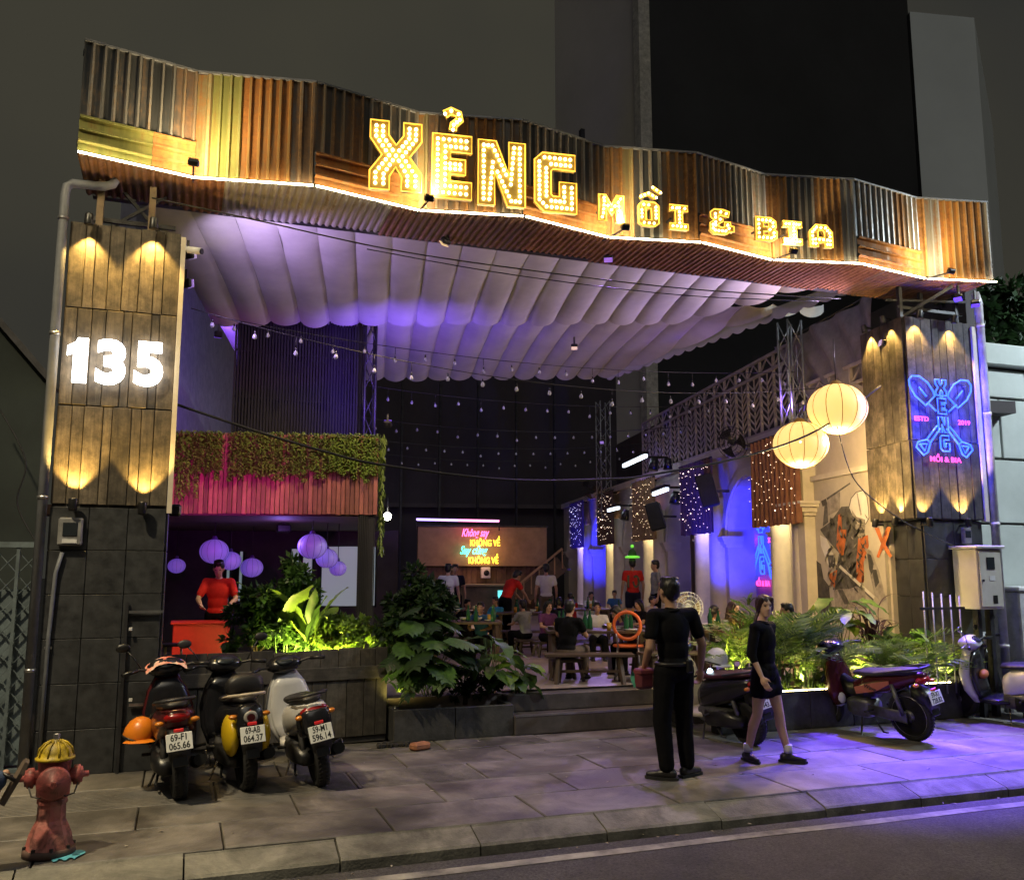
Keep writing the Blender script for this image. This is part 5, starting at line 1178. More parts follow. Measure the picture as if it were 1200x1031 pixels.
# right planter
for i, (x, y, Y, k, n_, s_, el, st_, nm) in enumerate((
    (862, 800, 8.95, 'fro', 20, .6, (25, 78), .2, 'feathery palm clump half hidden behind the leaning scooter'), (912, 805, 8.9, 'fro', 28, .72, (35, 85), .3, 'tall feathery palm clump beside the walking woman'), (945, 805, 8.92, 'fro', 28, .70, (35, 85), .3, 'feathery palm clump next to the parked black motorbike'),
    (985, 805, 8.93, 'brt', 20, .60, (25, 80), .2, 'bright green fern behind the black motorbike handlebar'), (1035, 805, 8.92, 'brt', 22, .60, (25, 80), .2, 'bright lit fern behind the black motorbike seat'), (1075, 803, 8.9, 'brt', 22, .62, (25, 80), .2, 'bright lit fern below the grey meter cabinet'),
    (1108, 805, 8.92, 'brt', 16, .55, (25, 75), .15, 'fern at the pillar end of the lit planter'))):
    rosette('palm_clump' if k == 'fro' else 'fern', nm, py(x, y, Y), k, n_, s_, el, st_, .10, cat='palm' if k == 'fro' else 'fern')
rosette('croton_plant', 'croton with striped red and yellow leaves behind the walking woman', py(868, 762, 9.3), 'cro', 20, .52, (35, 75), .1, .05, stemmat=GR)
rosette('cordyline', 'dark maroon cordyline with arching strap leaves in front of the mural', py(1022, 775, 9.25), 'str', 30, .50, (20, 85), .35, .06, stemmat=GR)
rosette('philodendron', 'philodendron with glossy dark leaves at the foot of the mural', py(985, 765, 9.3), 'phi', 14, .44, (30, 75), .6, .06)
rosette('philodendron', 'low bright philodendron near the sign pillar', py(1062, 775, 9.0), 'phi', 12, .36, (20, 65), .4, .06)
for i, x in enumerate(range(640, 0, -2)): break
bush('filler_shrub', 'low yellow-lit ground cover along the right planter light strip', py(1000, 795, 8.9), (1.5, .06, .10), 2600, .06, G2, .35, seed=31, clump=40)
# ledge plants under the blue arch
rosette('potted_bromeliad', 'small blue-lit bromeliad on the ledge under the neon sign', wl(SC[0]+PIT/2-.5, .3, FZ+.75), 'gst', 10, .30, (30, 80), .02)
# spot lamps hidden in the beds
def bed_lamp(p, to, e, col, desc, size=110):
    th = thing('garden_spotlight', desc, 'spotlight', p); p = Vector(p)
    obj('can', MB().tube([p-Vector((0, 0, .08)), p], .03, 10), M_black, th); obj('spike', MB().tube([p-Vector((0, 0, .25)), p-Vector((0, 0, .08))], .008, 5), M_black, th)
    lamp('SPOT', p+Vector((0, 0, .02)), e, col, th, to=to, size=size, blend=1, radius=.04)
q = py(402, 772, 9.98); bed_lamp((q.x, 9.96, .80), (q.x, 10.5, 1.15), 420, (1, .86, .18), 'garden spotlight lighting the shrub behind the fence', 140)
q = py(345, 770, 10.0); bed_lamp((q.x, 9.98, .80), (q.x+.1, 10.5, 1.3), 160, (1, .84, .2), 'added fill spotlight between the banana stems', 140)  # second bed lamp, added to brighten the shrubs
q = py(462, 825, 9.72); bed_lamp((q.x, 9.66, .36), (q.x+.15, 9.95, .9), 14, (1, .8, .2), 'garden spotlight at the fence end of the low planter', 140)
M_led2 = emat('planter_led', (1, .80, .32), 40)
th = thing('planter_light_strip', 'warm light strip along the rim of the right planter', 'light strip', (7.4, 8.86, .44))
for a, b in ((5.7, 6.6), (6.6, 7.5), (7.5, 8.3), (8.3, 9.1)): obj('strip_length', MB().bbox((a, 8.865, .412), (b-.01, 8.88, .424)), M_led2, th)
for i, x in enumerate((6.0, 6.8, 7.6, 8.4, 8.95)): bed_lamp((x, 8.90, .50), (x, 9.2, 1.2), 230, (1, .82, .22), 'garden spotlight in the right planter, %s' % ('near the leaning scooter', 'behind the walking woman', 'behind the black motorbike', 'below the dark maroon cordyline', 'below the meter cabinet')[i], 130)
# dark trees beyond the neighbour's wall
bush('street_tree', 'dark unlit tree rising behind the neighbour wall coping', atY(1150, 372, 10.7), (.7, .7, .75), 4200, .14, G3, 0, cat='tree', seed=41, clump=30)
bush('street_tree', 'low dark tree crown above the neighbour wall farther from the pillar', atY(1195, 395, 11.2), (.8, .6, .4), 3000, .14, G3, 0, cat='tree', seed=43, clump=24)
# ================================================================ MOTORBIKES (local: x forward, y left, z up, origin on the ground between the wheels)
M_plate = mat('plate_white', (.80, .81, .78), .5, var=.05); M_pltxt = mat('plate_black', (.01, .01, .01), .6)
M_tail = mat('tail_red', (.28, .008, .008), .2, var=.1); M_refl = emat('reflector_red', (1, .03, .03), .25, (.5, .02, .02)); M_clear = mat('lamp_clear', (.55, .57, .6), .08, var=.05); M_amber = mat('indicator_amber', (.6, .2, .02), .2, var=.05)
M_seat = mat('seat_vinyl', (.014, .013, .014), .45, var=.2, bump=.2, bscale=120); M_engine = mat('engine_alloy', (.16, .16, .165), .45, .7, var=.3, scale=12); M_exh = mat('exhaust_black', (.03, .03, .03), .35, .6, var=.2)
def sec(x, hw, z0, z1, e=2.6, n_=18):
    c = (z0+z1)/2; h = (z1-z0)/2; o = []
    for k in range(n_):
        a = 2*math.pi*k/n_; ca, sa_ = math.cos(a), math.sin(a)
        o.append(Vector((x, hw*math.copysign(abs(ca)**(2/e), ca), c+h*math.copysign(abs(sa_)**(2/e), sa_))))
    return o
def secz(z, x0, x1, hw, e=2.6, n_=18):
    c = (x0+x1)/2; h = (x1-x0)/2; o = []
    for k in range(n_):
        a = 2*math.pi*k/n_; ca, sa_ = math.cos(a), math.sin(a); o.append(Vector((c+h*math.copysign(abs(ca)**(2/e), ca), hw*math.copysign(abs(sa_)**(2/e), sa_), z)))
    return o
RX = Matrix.Rotation(R(90), 4, 'X')
def bike(kind, desc, pos, heading, lean, C, plate=None, steer=0.0, extras=(), wr=.255):
    """C: dict of colours main, trim, seat"""
    rot = (Matrix.Rotation(heading, 4, 'Z') @ Matrix.Rotation(lean, 4, 'X') @ Matrix.Diagonal((.94, 1.0, .92, 1))).to_3x3()
    th = thing('motorbike' if kind == 'underbone' else 'motor_scooter', desc, 'motorbike' if kind == 'underbone' else 'scooter', pos, rot=rot)
    P = lambda nm, mb, m_, par=None: obj(nm, mb, m_, par or th, world=False)
    main, trim = C['main'], C['trim']; und = kind == 'underbone'
    xr, xf = -.60, .63; tw = .038 if und else .056
    if und: wr = .285
    def wheel(x, nm, front):
        T = Matrix.Translation((x, 0, wr)) @ RX
        w_ = P(nm, MB().lathe([(wr-.062, -tw*.75), (wr-.03, -tw), (wr-.008, -tw*.7), (wr, -tw*.25), (wr, tw*.25), (wr-.008, tw*.7), (wr-.03, tw), (wr-.062, tw*.75), (wr-.062, -tw*.75)], 36, T), M_rubber)
        P('rim', MB().lathe([(wr-.078, -tw*.6), (wr-.06, -tw*.8), (wr-.06, tw*.8), (wr-.078, tw*.6), (wr-.078, -tw*.6)], 32, T), M_steel if und else M_dsteel, w_)
        P('hub', MB().lathe([(.045, -.05), (.07, -.03), (.07, .03), (.045, .05)], 16, T), M_engine, w_)
        if und:
            for k in range(18): a = k*math.pi/9; P('spoke', MB().tube([(x+.05*math.cos(a), .03*(-1)**k, wr+.05*math.sin(a)), (x+(wr-.07)*math.cos(a+.25), 0, wr+(wr-.07)*math.sin(a+.25))], .0025, 4), M_chrome, w_)
        else:
            for k in range(5): a = k*2*math.pi/5; P('spoke', MB().bar((x+.05*math.cos(a), 0, wr+.05*math.sin(a)), (x+(wr-.07)*math.cos(a), 0, wr+(wr-.07)*math.sin(a)), .04, .028, (0, 1, 0)), M_dsteel, w_)
    wheel(xr, 'rear_wheel', False); wheel(xf, 'front_wheel', True)
    # tyre grooves read as small blocks at the back
    mb = MB()
    for k in range(44):
        a = 2*math.pi*k/44
        for s_ in (-1, 1): mb.bar((xr+math.cos(a)*(wr+.001), s_*tw*.2, wr+math.sin(a)*(wr+.001)), (xr+math.cos(a+.08)*(wr-.006), s_*tw*.75, wr+math.sin(a+.08)*(wr-.006)), .012, .006)
    P('tread_blocks', mb, M_rubber).__setitem__('kind', 'stuff')
    # front fork and fender
    top = Vector((xf-.24, 0, .92)); 
    for s_ in (-1, 1): P('fork_leg', MB().tube([(xf, s_*.075, wr), (xf-.10, s_*.075, wr+.32), (top.x, s_*.05, .8)], [.022, .02, .018], 8), M_dsteel)
    P('front_fender', MB().grid(lambda u, v: Vector((xf+math.cos(R(20+140*u))*(wr+.03), (v-.5)*.15, wr+math.sin(R(20+140*u))*(wr+.03)-.03*abs(v-.5)**2*4)), 14, 6), main)
    # handlebar
    hb = P('handlebar', MB().tube([(top.x-.12, .33, 1.00), (top.x-.06, .22, 1.02), (top.x, .08, .99), (top.x, -.08, .99), (top.x-.06, -.22, 1.02), (top.x-.12, -.33, 1.00)], .013, 8), M_dsteel)
    for s_ in (-1, 1):
        P('grip', MB().tube([(top.x-.07, s_*.235, 1.018), (top.x-.125, s_*.36, .998)], .019, 10), M_black, hb); P('lever', MB().tube([(top.x-.02, s_*.2, 1.01), (top.x-.03, s_*.36, 1.0)], .006, 5), M_steel, hb)
        if s_ in C.get('mirrors', (-1, 1)):
            P('mirror_stem', MB().tube([(top.x-.04, s_*.2, 1.02), (top.x-.05, s_*.26, 1.14), (top.x-.03, s_*.31, 1.21)], .006, 6), C.get('mirror_mat', M_black), hb)
            P('mirror', MB().sphere((top.x-.03, s_*.34, 1.24), (.018, .062, .042), 14, 8), C.get('mirror_mat', M_black), hb)
    P('instrument_cowl', MB().loft([secz(.93, top.x-.08, top.x+.09, .09), secz(.98, top.x-.12, top.x+.13, .16), secz(1.04, top.x-.10, top.x+.12, .155), secz(1.085, top.x-.03, top.x+.07, .10), secz(1.095, top.x, top.x+.04, .05)]), C.get('cowl', main))
    P('instrument_panel', MB().sphere((top.x-.075, 0, 1.05), (.06, .085, .022), 14, 8, Matrix.Rotation(R(-35), 3, 'Y')), M_glass)
    P('headlamp', MB().sphere((top.x+.10, 0, 1.0), (.05, .10, .055), 14, 8), M_clear)
    if und:
        P('leg_shield', MB().loft([secz(.34, .22, .36, .19), secz(.50, .24, .42, .20), secz(.70, .27, .45, .17), secz(.86, .30, .45, .10), secz(.95, .33, .44, .07)]), main)
        P('frame_cover', MB().loft([sec(.34, .07, .46, .72), sec(.15, .07, .42, .62), sec(-.05, .09, .40, .66), sec(-.2, .10, .44, .72)]), M_black)
        P('engine', MB().loft([sec(.22, .07, .24, .40, 4), sec(.12, .11, .20, .44, 4), sec(-.08, .12, .20, .44, 4), sec(-.16, .08, .24, .40, 4)]), M_engine)
        P('side_panel', MB().loft([sec(.05, .10, .50, .64), sec(-.15, .14, .48, .72), sec(-.45, .14, .54, .76), sec(-.72, .09, .66, .80), sec(-.86, .04, .72, .80)]), main)
        for s_ in (-1, 1):
            P('side_stripe', MB().prism([(-.02, .50), (-.30, .56), (-.50, .66), (-.50, .70), (-.28, .66), (-.0, .58)], .004, Matrix.Translation((0, s_*.142, 0)) @ Matrix(((1, 0, 0, 0), (0, 0, s_*1.0, 0), (0, 1, 0, 0), (0, 0, 0, 1)))), C['stripe'])
            if s_ > 0: P('side_lettering', MB().merge(TXT['side'], Matrix.Translation((-.22, .149, .575)) @ Matrix(((-1, 0, 0, 0), (0, 0, 1, 0), (0, 1, 0, 0), (0, 0, 0, 1))) @ Matrix.Rotation(R(-14), 4, 'Z') @ Matrix.Scale(.07, 4)), M_black).__setitem__('kind', 'stuff')
            P('shock', MB().tube([(xr, s_*.12, wr+.03), (xr+.09, s_*.12, .66)], .024, 8), M_engine)
        P('chain_case', MB().loft([sec(-.62, .012, wr-.07, wr+.07), sec(-.1, .012, wr-.03, wr+.09)], True), M_engine).location = (0, .09, 0)
    else:
        P('leg_shield', MB().loft([secz(.27, .28, .40, .17), secz(.42, .34, .50, .21), secz(.62, .36, .54, .215), secz(.80, .35, .52, .17), secz(.93, .35, .48, .10)]), main)
        P('inner_shield', MB().loft([secz(.30, .24, .33, .155), secz(.45, .29, .37, .19), secz(.62, .31, .40, .195), secz(.80, .31, .40, .15), secz(.90, .32, .40, .09)]), trim)
        P('floorboard', MB().loft([sec(.36, .15, .26, .34, 5), sec(.15, .18, .25, .33, 5), sec(-.06, .16, .26, .34, 5)]), trim)
        P('tail_body', MB().loft([sec(.02, .13, .32, .62), sec(-.08, .165, .34, .70), sec(-.28, .175, .40, .74), sec(-.52, .165, .48, .77), sec(-.74, .125, .58, .78), sec(-.86, .07, .64, .77)]), main)
        P('swing_engine', MB().loft([sec(.02, .09, .22, .40, 4), sec(-.2, .12, .20, .42, 4), sec(-.42, .11, .19, .40, 4), sec(-.64, .06, .21, .33, 4)]), M_engine).location = (0, .06, 0)
        P('engine_cover', MB().loft([sec(-.12, .10, .18, .40, 3), sec(-.4, .11, .20, .40, 3), sec(-.66, .07, .22, .34, 3)]), M_black).location = (0, .085, 0)
        P('exhaust', MB().tube([(-.05, -.12, .22), (-.25, -.14, .22), (-.45, -.15, .25), (-.80, -.155, .33)], [.02, .03, .055, .05], 12), M_exh)
        P('exhaust_shield', MB().bevbox((-.55, -.205, .30), (.30, .02, .09), .008, Matrix.Rotation(R(14), 3, 'Y')), M_engine)
        P('shock', MB().tube([(xr, .10, wr+.05), (xr+.1, .09, .62)], .026, 8), M_engine)
    P('seat', MB().loft([sec(.04, .085, .70, .755), sec(-.08, .125, .70, .775), sec(-.30, .135, .715, .785), sec(-.52, .125, .74, .825), sec(-.72, .095, .765, .84), sec(-.80, .05, .775, .825)]), C.get('seat', M_seat))
    # grab rail, tail lamp, fender, plate
    P('grab_rail', MB().tube([(-.50, .15, .80), (-.72, .145, .84), (-.87, .09, .86), (-.90, 0, .865), (-.87, -.09, .86), (-.72, -.145, .84), (-.50, -.15, .80)], .014, 8), C.get('rail', M_dsteel))
    P('tail_lamp', MB().sphere((-.83, 0, .715), (.055, C.get('tailw', .10), .045), 16, 10), M_tail)
    for s_ in (-1, 1): P('indicator', MB().sphere((-.84, s_*.13, .68), (.03, .035, .022), 10, 8), M_amber)
    P('rear_fender', MB().loft([sec(-.72, .09, .50, .66, 4), sec(-.86, .085, .44, .62, 4), sec(-.93, .08, .36, .54, 4)]), M_black)
    P('mud_flap', MB().bevbox((-.925, 0, .40), (.012, .11, .14), .005, Matrix.Rotation(R(14), 3, 'Y')), M_black)
    P('plate_reflector', MB().box((-.945, 0, .625), (.012, .07, .022), Matrix.Rotation(R(-20), 3, 'Y')), M_refl)
    if plate:
        tilt = R(14); T = Matrix.Translation((-.965, 0, .535)) @ Matrix.Rotation(tilt, 4, 'Y')
        pl_ = P('licence_plate', MB().bevbox((0, 0, 0), (.008, .19, .14), .003), M_plate); pl_.matrix_basis = T
        F_ = Matrix(((0, 0, -1, 0), (-1, 0, 0, 0), (0, 1, 0, 0), (0, 0, 0, 1)))          # text x -> -y, text y -> z, out -> -x
        for k, zc in ((plate[0], .012), (plate[1], -.055)):
            t = TXT[k]; w0 = max(v[0] for v in t.v)-min(v[0] for v in t.v); sx = min(.115 if k.endswith('a') else .15, 9)/w0
            o = obj('plate_characters', MB().merge(t, Matrix.Translation((-.0045, 0, zc)) @ F_ @ Matrix.Diagonal((sx, .075, .1, 1))), M_pltxt, pl_, world=False); o['kind'] = 'stuff'
    # stand and foot pegs
    P('side_stand', MB().tube([(-.02, .11, .22), (-.06, .22, .02-math.sin(abs(lean))*.2), (-.09, .24, .015-math.sin(abs(lean))*.2)], .011, 6), M_dsteel)
    P('centre_stand', MB().tube([(-.22, .12, .2), (-.34, .16, .1), (-.40, .16, .10)], .011, 6), M_dsteel)
    for s_ in (-1, 1): P('foot_peg', MB().tube([(-.2, s_*.12, .33), (-.2, s_*.25, .34)], .014, 8), M_rubber)
    for nm, mb, m_ in extras: P(nm, mb, m_)
    return th, rot
paint = lambda nm, c, r_=.25: mat(nm, c, r_, var=.08, scale=3)
B_maroon = paint('maroon_paint', (.075, .012, .014)); B_yellow = paint('yellow_paint', (.62, .42, .015)); B_whitep = paint('white_paint', (.60, .60, .61)); B_blackp = paint('black_paint', (.012, .012, .015)); B_cream = paint('cream_paint', (.55, .50, .42)); B_darkred = paint('dark_red_paint', (.06, .008, .012))
def ped(pos): return pos
def place(rx, ry, heading):        # rear-wheel contact given -> bike origin
    return (rx+.552*math.cos(heading), ry+.552*math.sin(heading), 0)
# 1: maroon scooter with an orange helmet and a red-white cloth over its cowl
h = R(94)
cloth_m = mat('red_white_cloth', (.75, .10, .05), .8, col2=(.72, .66, .58), scale=14, var=.1)
cl = MB(); cl.grid(lambda u, v: Vector((.37+.16*math.sin(math.pi*v)*(1)-.10+.05*mnoise.noise((u*3, v*3, 2)), (u-.5)*.34, 1.105-.9*(u-.5)**2*.35-.10*(v-.5)**2*2+.012*mnoise.noise((u*9, v*9, 4)))), 16, 12)
bag = MB().sphere((.12, .0, .80), (.14, .17, .12), 16, 10).sphere((.2, -.06, .88), (.1, .12, .09), 14, 8)
t_, r1 = bike('scooter', 'dark maroon scooter with an orange helmet and a red patterned cloth on its handlebar', place(.09, 7.89, h), h, R(-6)*-1*-1, {'main': B_maroon, 'trim': B_blackp, 'mirrors': (1,), 'cowl': B_blackp}, ('p1a', 'p1b'), extras=[('cowl_cloth', cl, cloth_m)])
# 2: yellow-sided retro scooter
h = R(97)
ex = []
for s_ in (-1, 1): ex.append(('side_bulge', MB().sphere((-.66, s_*.125, .50), (.20, .065, .18), 18, 12), B_yellow))
ex.append(('backrest_panel', MB().loft([sec(-.84, .11, .46, .78, 3), sec(-.88, .10, .47, .76, 3)]), B_blackp)); ex.append(('round_badge', MB().lathe([(.055, 0), (.055, .02), (.04, .026)], 18, Matrix.Translation((-.88, 0, .67)) @ Matrix.Rotation(R(-90), 4, 'Y')), mat('badge_grey', (.35, .34, .32), .4)))
ex.append(('badge_centre', MB().lathe([(.032, 0), (.032, .006)], 14, Matrix.Translation((-.907, 0, .67)) @ Matrix.Rotation(R(-90), 4, 'Y')), B_darkred)); ex.append(('seat_backrest', MB().loft([sec(-.60, .15, .80, 1.0), sec(-.66, .155, .80, 1.02), sec(-.70, .12, .82, .98)]), M_seat))
bike('scooter', 'retro scooter with yellow side panels and a round tail badge', place(.60, 8.01, h), h, R(-4), {'main': B_blackp, 'trim': B_blackp, 'mirrors': (1, -1), 'cowl': B_blackp, 'rail': mat('cream_rail', (.55, .48, .38), .4), 'tailw': .03, 'mirror_mat': M_dsteel}, ('p2a', 'p2b'), extras=ex)
# 3: white scooter
h = R(94)
ex = [('side_flare', MB().loft([sec(.02, .05, .40, .70), sec(-.3, .05, .46, .78), sec(-.7, .03, .60, .78)]), B_whitep)]
bike('scooter', 'white and dark grey scooter leaning on its stand by the board fence', place(1.20, 7.95, h), h, R(-11), {'main': B_whitep, 'trim': B_whitep, 'mirrors': (), 'cowl': B_blackp, 'tailw': .12}, ('p3a', 'p3b'), extras=[('tail_cover', MB().loft([sec(-.70, .14, .46, .73, 4), sec(-.86, .12, .50, .74, 4), sec(-.90, .09, .52, .72, 4)]), B_blackp)])
# 4: dark scooter behind the woman, helmet on the handlebar
h = R(98)
bike('scooter', 'dark scooter with a pale stripe leaning on its stand behind the walking woman', place(5.60, 8.22, h), h, R(-10), {'main': B_blackp, 'trim': B_cream, 'mirrors': (1,), 'seat': paint('dark_red_seat', (.05, .008, .014), .5)}, ('p4a', 'p4b'), extras=[('front_trim', MB().loft([secz(.40, .47, .53, .16), secz(.62, .51, .57, .17), secz(.8, .48, .54, .12)]), B_cream)])
# 5: dark red underbone with spoked wheels
h = R(99)
bike('underbone', 'dark red underbone motorbike with spoked wheels parked by the lit planter', place(7.36, 7.84, h), h, R(-9), {'main': B_darkred, 'trim': B_blackp, 'mirrors': (), 'stripe': paint('orange_stripe', (.45, .13, .07), .4), 'cowl': B_blackp}, ('p5a', 'p5b'), extras=[('crankcase_guard', MB().sphere((.30, .10, .40), (.09, .07, .10), 12, 8), B_whitep)])
# 6, 7: white scooters at the right
h = R(112)
bike('scooter', 'white scooter with a purple-lit dark seat beside the lit planter end', place(9.50, 7.80, h), h, R(-8), {'main': B_whitep, 'trim': B_blackp, 'mirrors': (1,), 'mirror_mat': M_chrome}, None, extras=[('orange_pouch', MB().sphere((.28, 0, .60), (.05, .09, .06), 12, 8), paint('orange_pouch', (.5, .16, .04), .7))])
h = R(115)
bike('scooter', 'grey-white scooter parked behind the white scooter, by the purple-lit cabinet', place(10.1, 8.15, h), h, R(-8), {'main': paint('grey_white_paint', (.42, .42, .44)), 'trim': B_blackp, 'mirrors': (1, -1), 'mirror_mat': M_black}, None)
# helmets hanging on the bikes
def helmet(desc, c, r_, m_, strap_to=None, visor=None):
    th = thing('motorbike_helmet', desc, 'helmet', c); c = Vector(c)
    mb = MB(); mb.lathe([(r_*.97, -r_*.55), (r_*1.04, -r_*.45), (r_*1.03, 0), (r_*.9, r_*.5), (r_*.6, r_*.86), (r_*.25, r_*1.02), (.001, r_*1.05)], 24, Matrix.Translation(c) @ Matrix.Rotation(R(18), 4, 'Y'))
    obj('shell', mb, m_, th); obj('trim', MB().tube([c+Matrix.Rotation(R(18), 3, 'Y') @ Vector((math.cos(a)*r_*1.03, math.sin(a)*r_*1.03, -r_*.52)) for a in [i*math.pi/12 for i in range(24)]], .008, 5, closed=True), M_black, th)
    obj('peak', MB().grid(lambda u, v: c+Vector((math.cos(R(-140+100*u))*r_*(1.0+.4*v), math.sin(R(-140+100*u))*r_*(1.0+.4*v), -r_*.40-.02*v)), 8, 2), m_, th)
    if strap_to is not None: obj('strap', MB().tube([c+Vector((0, 0, r_*.3)), Vector(strap_to)], .006, 5), M_black, th)
hp = atY(164, 857, 8.2)
helmet('orange helmet hanging from the maroon scooter', hp, .115, paint('orange_shell', (.75, .22, .015), .3), (hp.x+.12, hp.y+.1, hp.z+.15))
hp = atY(840, 772, 8.75)
helmet('pale grey helmet hung on the leaning scooter handlebar', hp, .12, B_whitep, (hp.x-.1, hp.y+.1, hp.z+.08))
th = thing('scooter_lamp', 'bright bluish-white reflection built as a glowing spot beside the pale grey helmet', 'lamp', atY(832, 789, 8.6)); c = atY(832, 788, 8.6)
obj('glow_lens', MB().sphere(c, (.035, .03, .045), 14, 10), emat('cool_lamp', (.65, .9, 1), 9), th); obj('lamp_body', MB().sphere(c+Vector((0, .03, 0)), .045, 12, 8), M_black, th); obj('lamp_stem', MB().bar(c+Vector((0, .05, 0)), c+Vector((-.1, .18, -.06)), .02), M_black, th)  # helmet reflection put in as a small glowing spot
# ================================================================ PEOPLE
# closed round pieces are fused by a voxel remesh into one continuous surface per garment / body
TMP = bpy.data.scenes.new('fusing')                 # keeps each remesh away from the full scene
def rcone(mb, p0, r0, p1, r1, n_=12):
    p0 = Vector(p0); p1 = Vector(p1); d = (p1-p0); L_ = max(d.length, 1e-5); d.normalize()
    pts, rs = [], []
    for i in range(5): a = R(85-85*i/4); pts.append(p0-d*r0*math.sin(a)); rs.append(max(r0*math.cos(a), .0006))
    for i in range(5): a = R(85*i/4); pts.append(p1+d*r1*math.sin(a)); rs.append(max(r1*math.cos(a), .0006))
    mb.tube(pts, rs, n_)
def wrinkle(me, name):
    amp = {'shirt': .0042, 'trousers': .0040, 'skirt': .004, 'shorts': .004, 'hair': .006}.get(name, 0)
    if not amp: return
    out_ = []; nr = [v.normal.copy() for v in me.vertices]
    for v, n_ in zip(me.vertices, nr):
        c = v.co; f = mnoise.noise((c.x*6+c.z*4, c.y*6, c.z*5))+.5*mnoise.noise((c.x*14+c.z*9, c.y*14, c.z*10)) if name != 'hair' else mnoise.noise((c.x*70, c.y*70, c.z*22))
        if name != 'hair': f = 1-2*abs(f)          # sharp creases
        out_ += list(c+n_*(amp*f*.8))
    me.vertices.foreach_set('co', out_); me.update()
def fuse(name, mb, m_, parent, voxel, smooth=4):
    me = mb.mesh(name, m_); o = bpy.data.objects.new(name, me); TMP.collection.objects.link(o)
    r_ = o.modifiers.new('r', 'REMESH'); r_.mode = 'VOXEL'; r_.voxel_size = voxel; r_.use_smooth_shade = True
    s_ = o.modifiers.new('s', 'SMOOTH'); s_.factor = .5; s_.iterations = smooth
    TMP.view_layers[0].update(); dg = TMP.view_layers[0].depsgraph; me2 = bpy.data.meshes.new_from_object(o.evaluated_get(dg)); bpy.data.objects.remove(o); bpy.data.meshes.remove(me)
    wrinkle(me2, name); me2.name = name; me2.materials.clear(); me2.materials.append(m_)
    me2.polygons.foreach_set('use_smooth', [True]*len(me2.polygons))
    return inst(name, me2, parent)
STAND = dict(pelvis=(0, 0, .93), chest=(0, .0, 1.25), neck=(0, -.005, 1.455), head=(0, .02, 1.60), sL=(-.18, 0, 1.39), sR=(.18, 0, 1.39), eL=(-.25, -.02, 1.11), eR=(.25, -.02, 1.11), wL=(-.26, .05, .87), wR=(.26, .05, .87),
             hL=(-.09, 0, .90), hR=(.09, 0, .90), kL=(-.10, .01, .49), kR=(.10, .01, .49), aL=(-.10, -.02, .09), aR=(.10, -.02, .09), look=0.0, nod=0.0)
def V(a): return Vector(a)
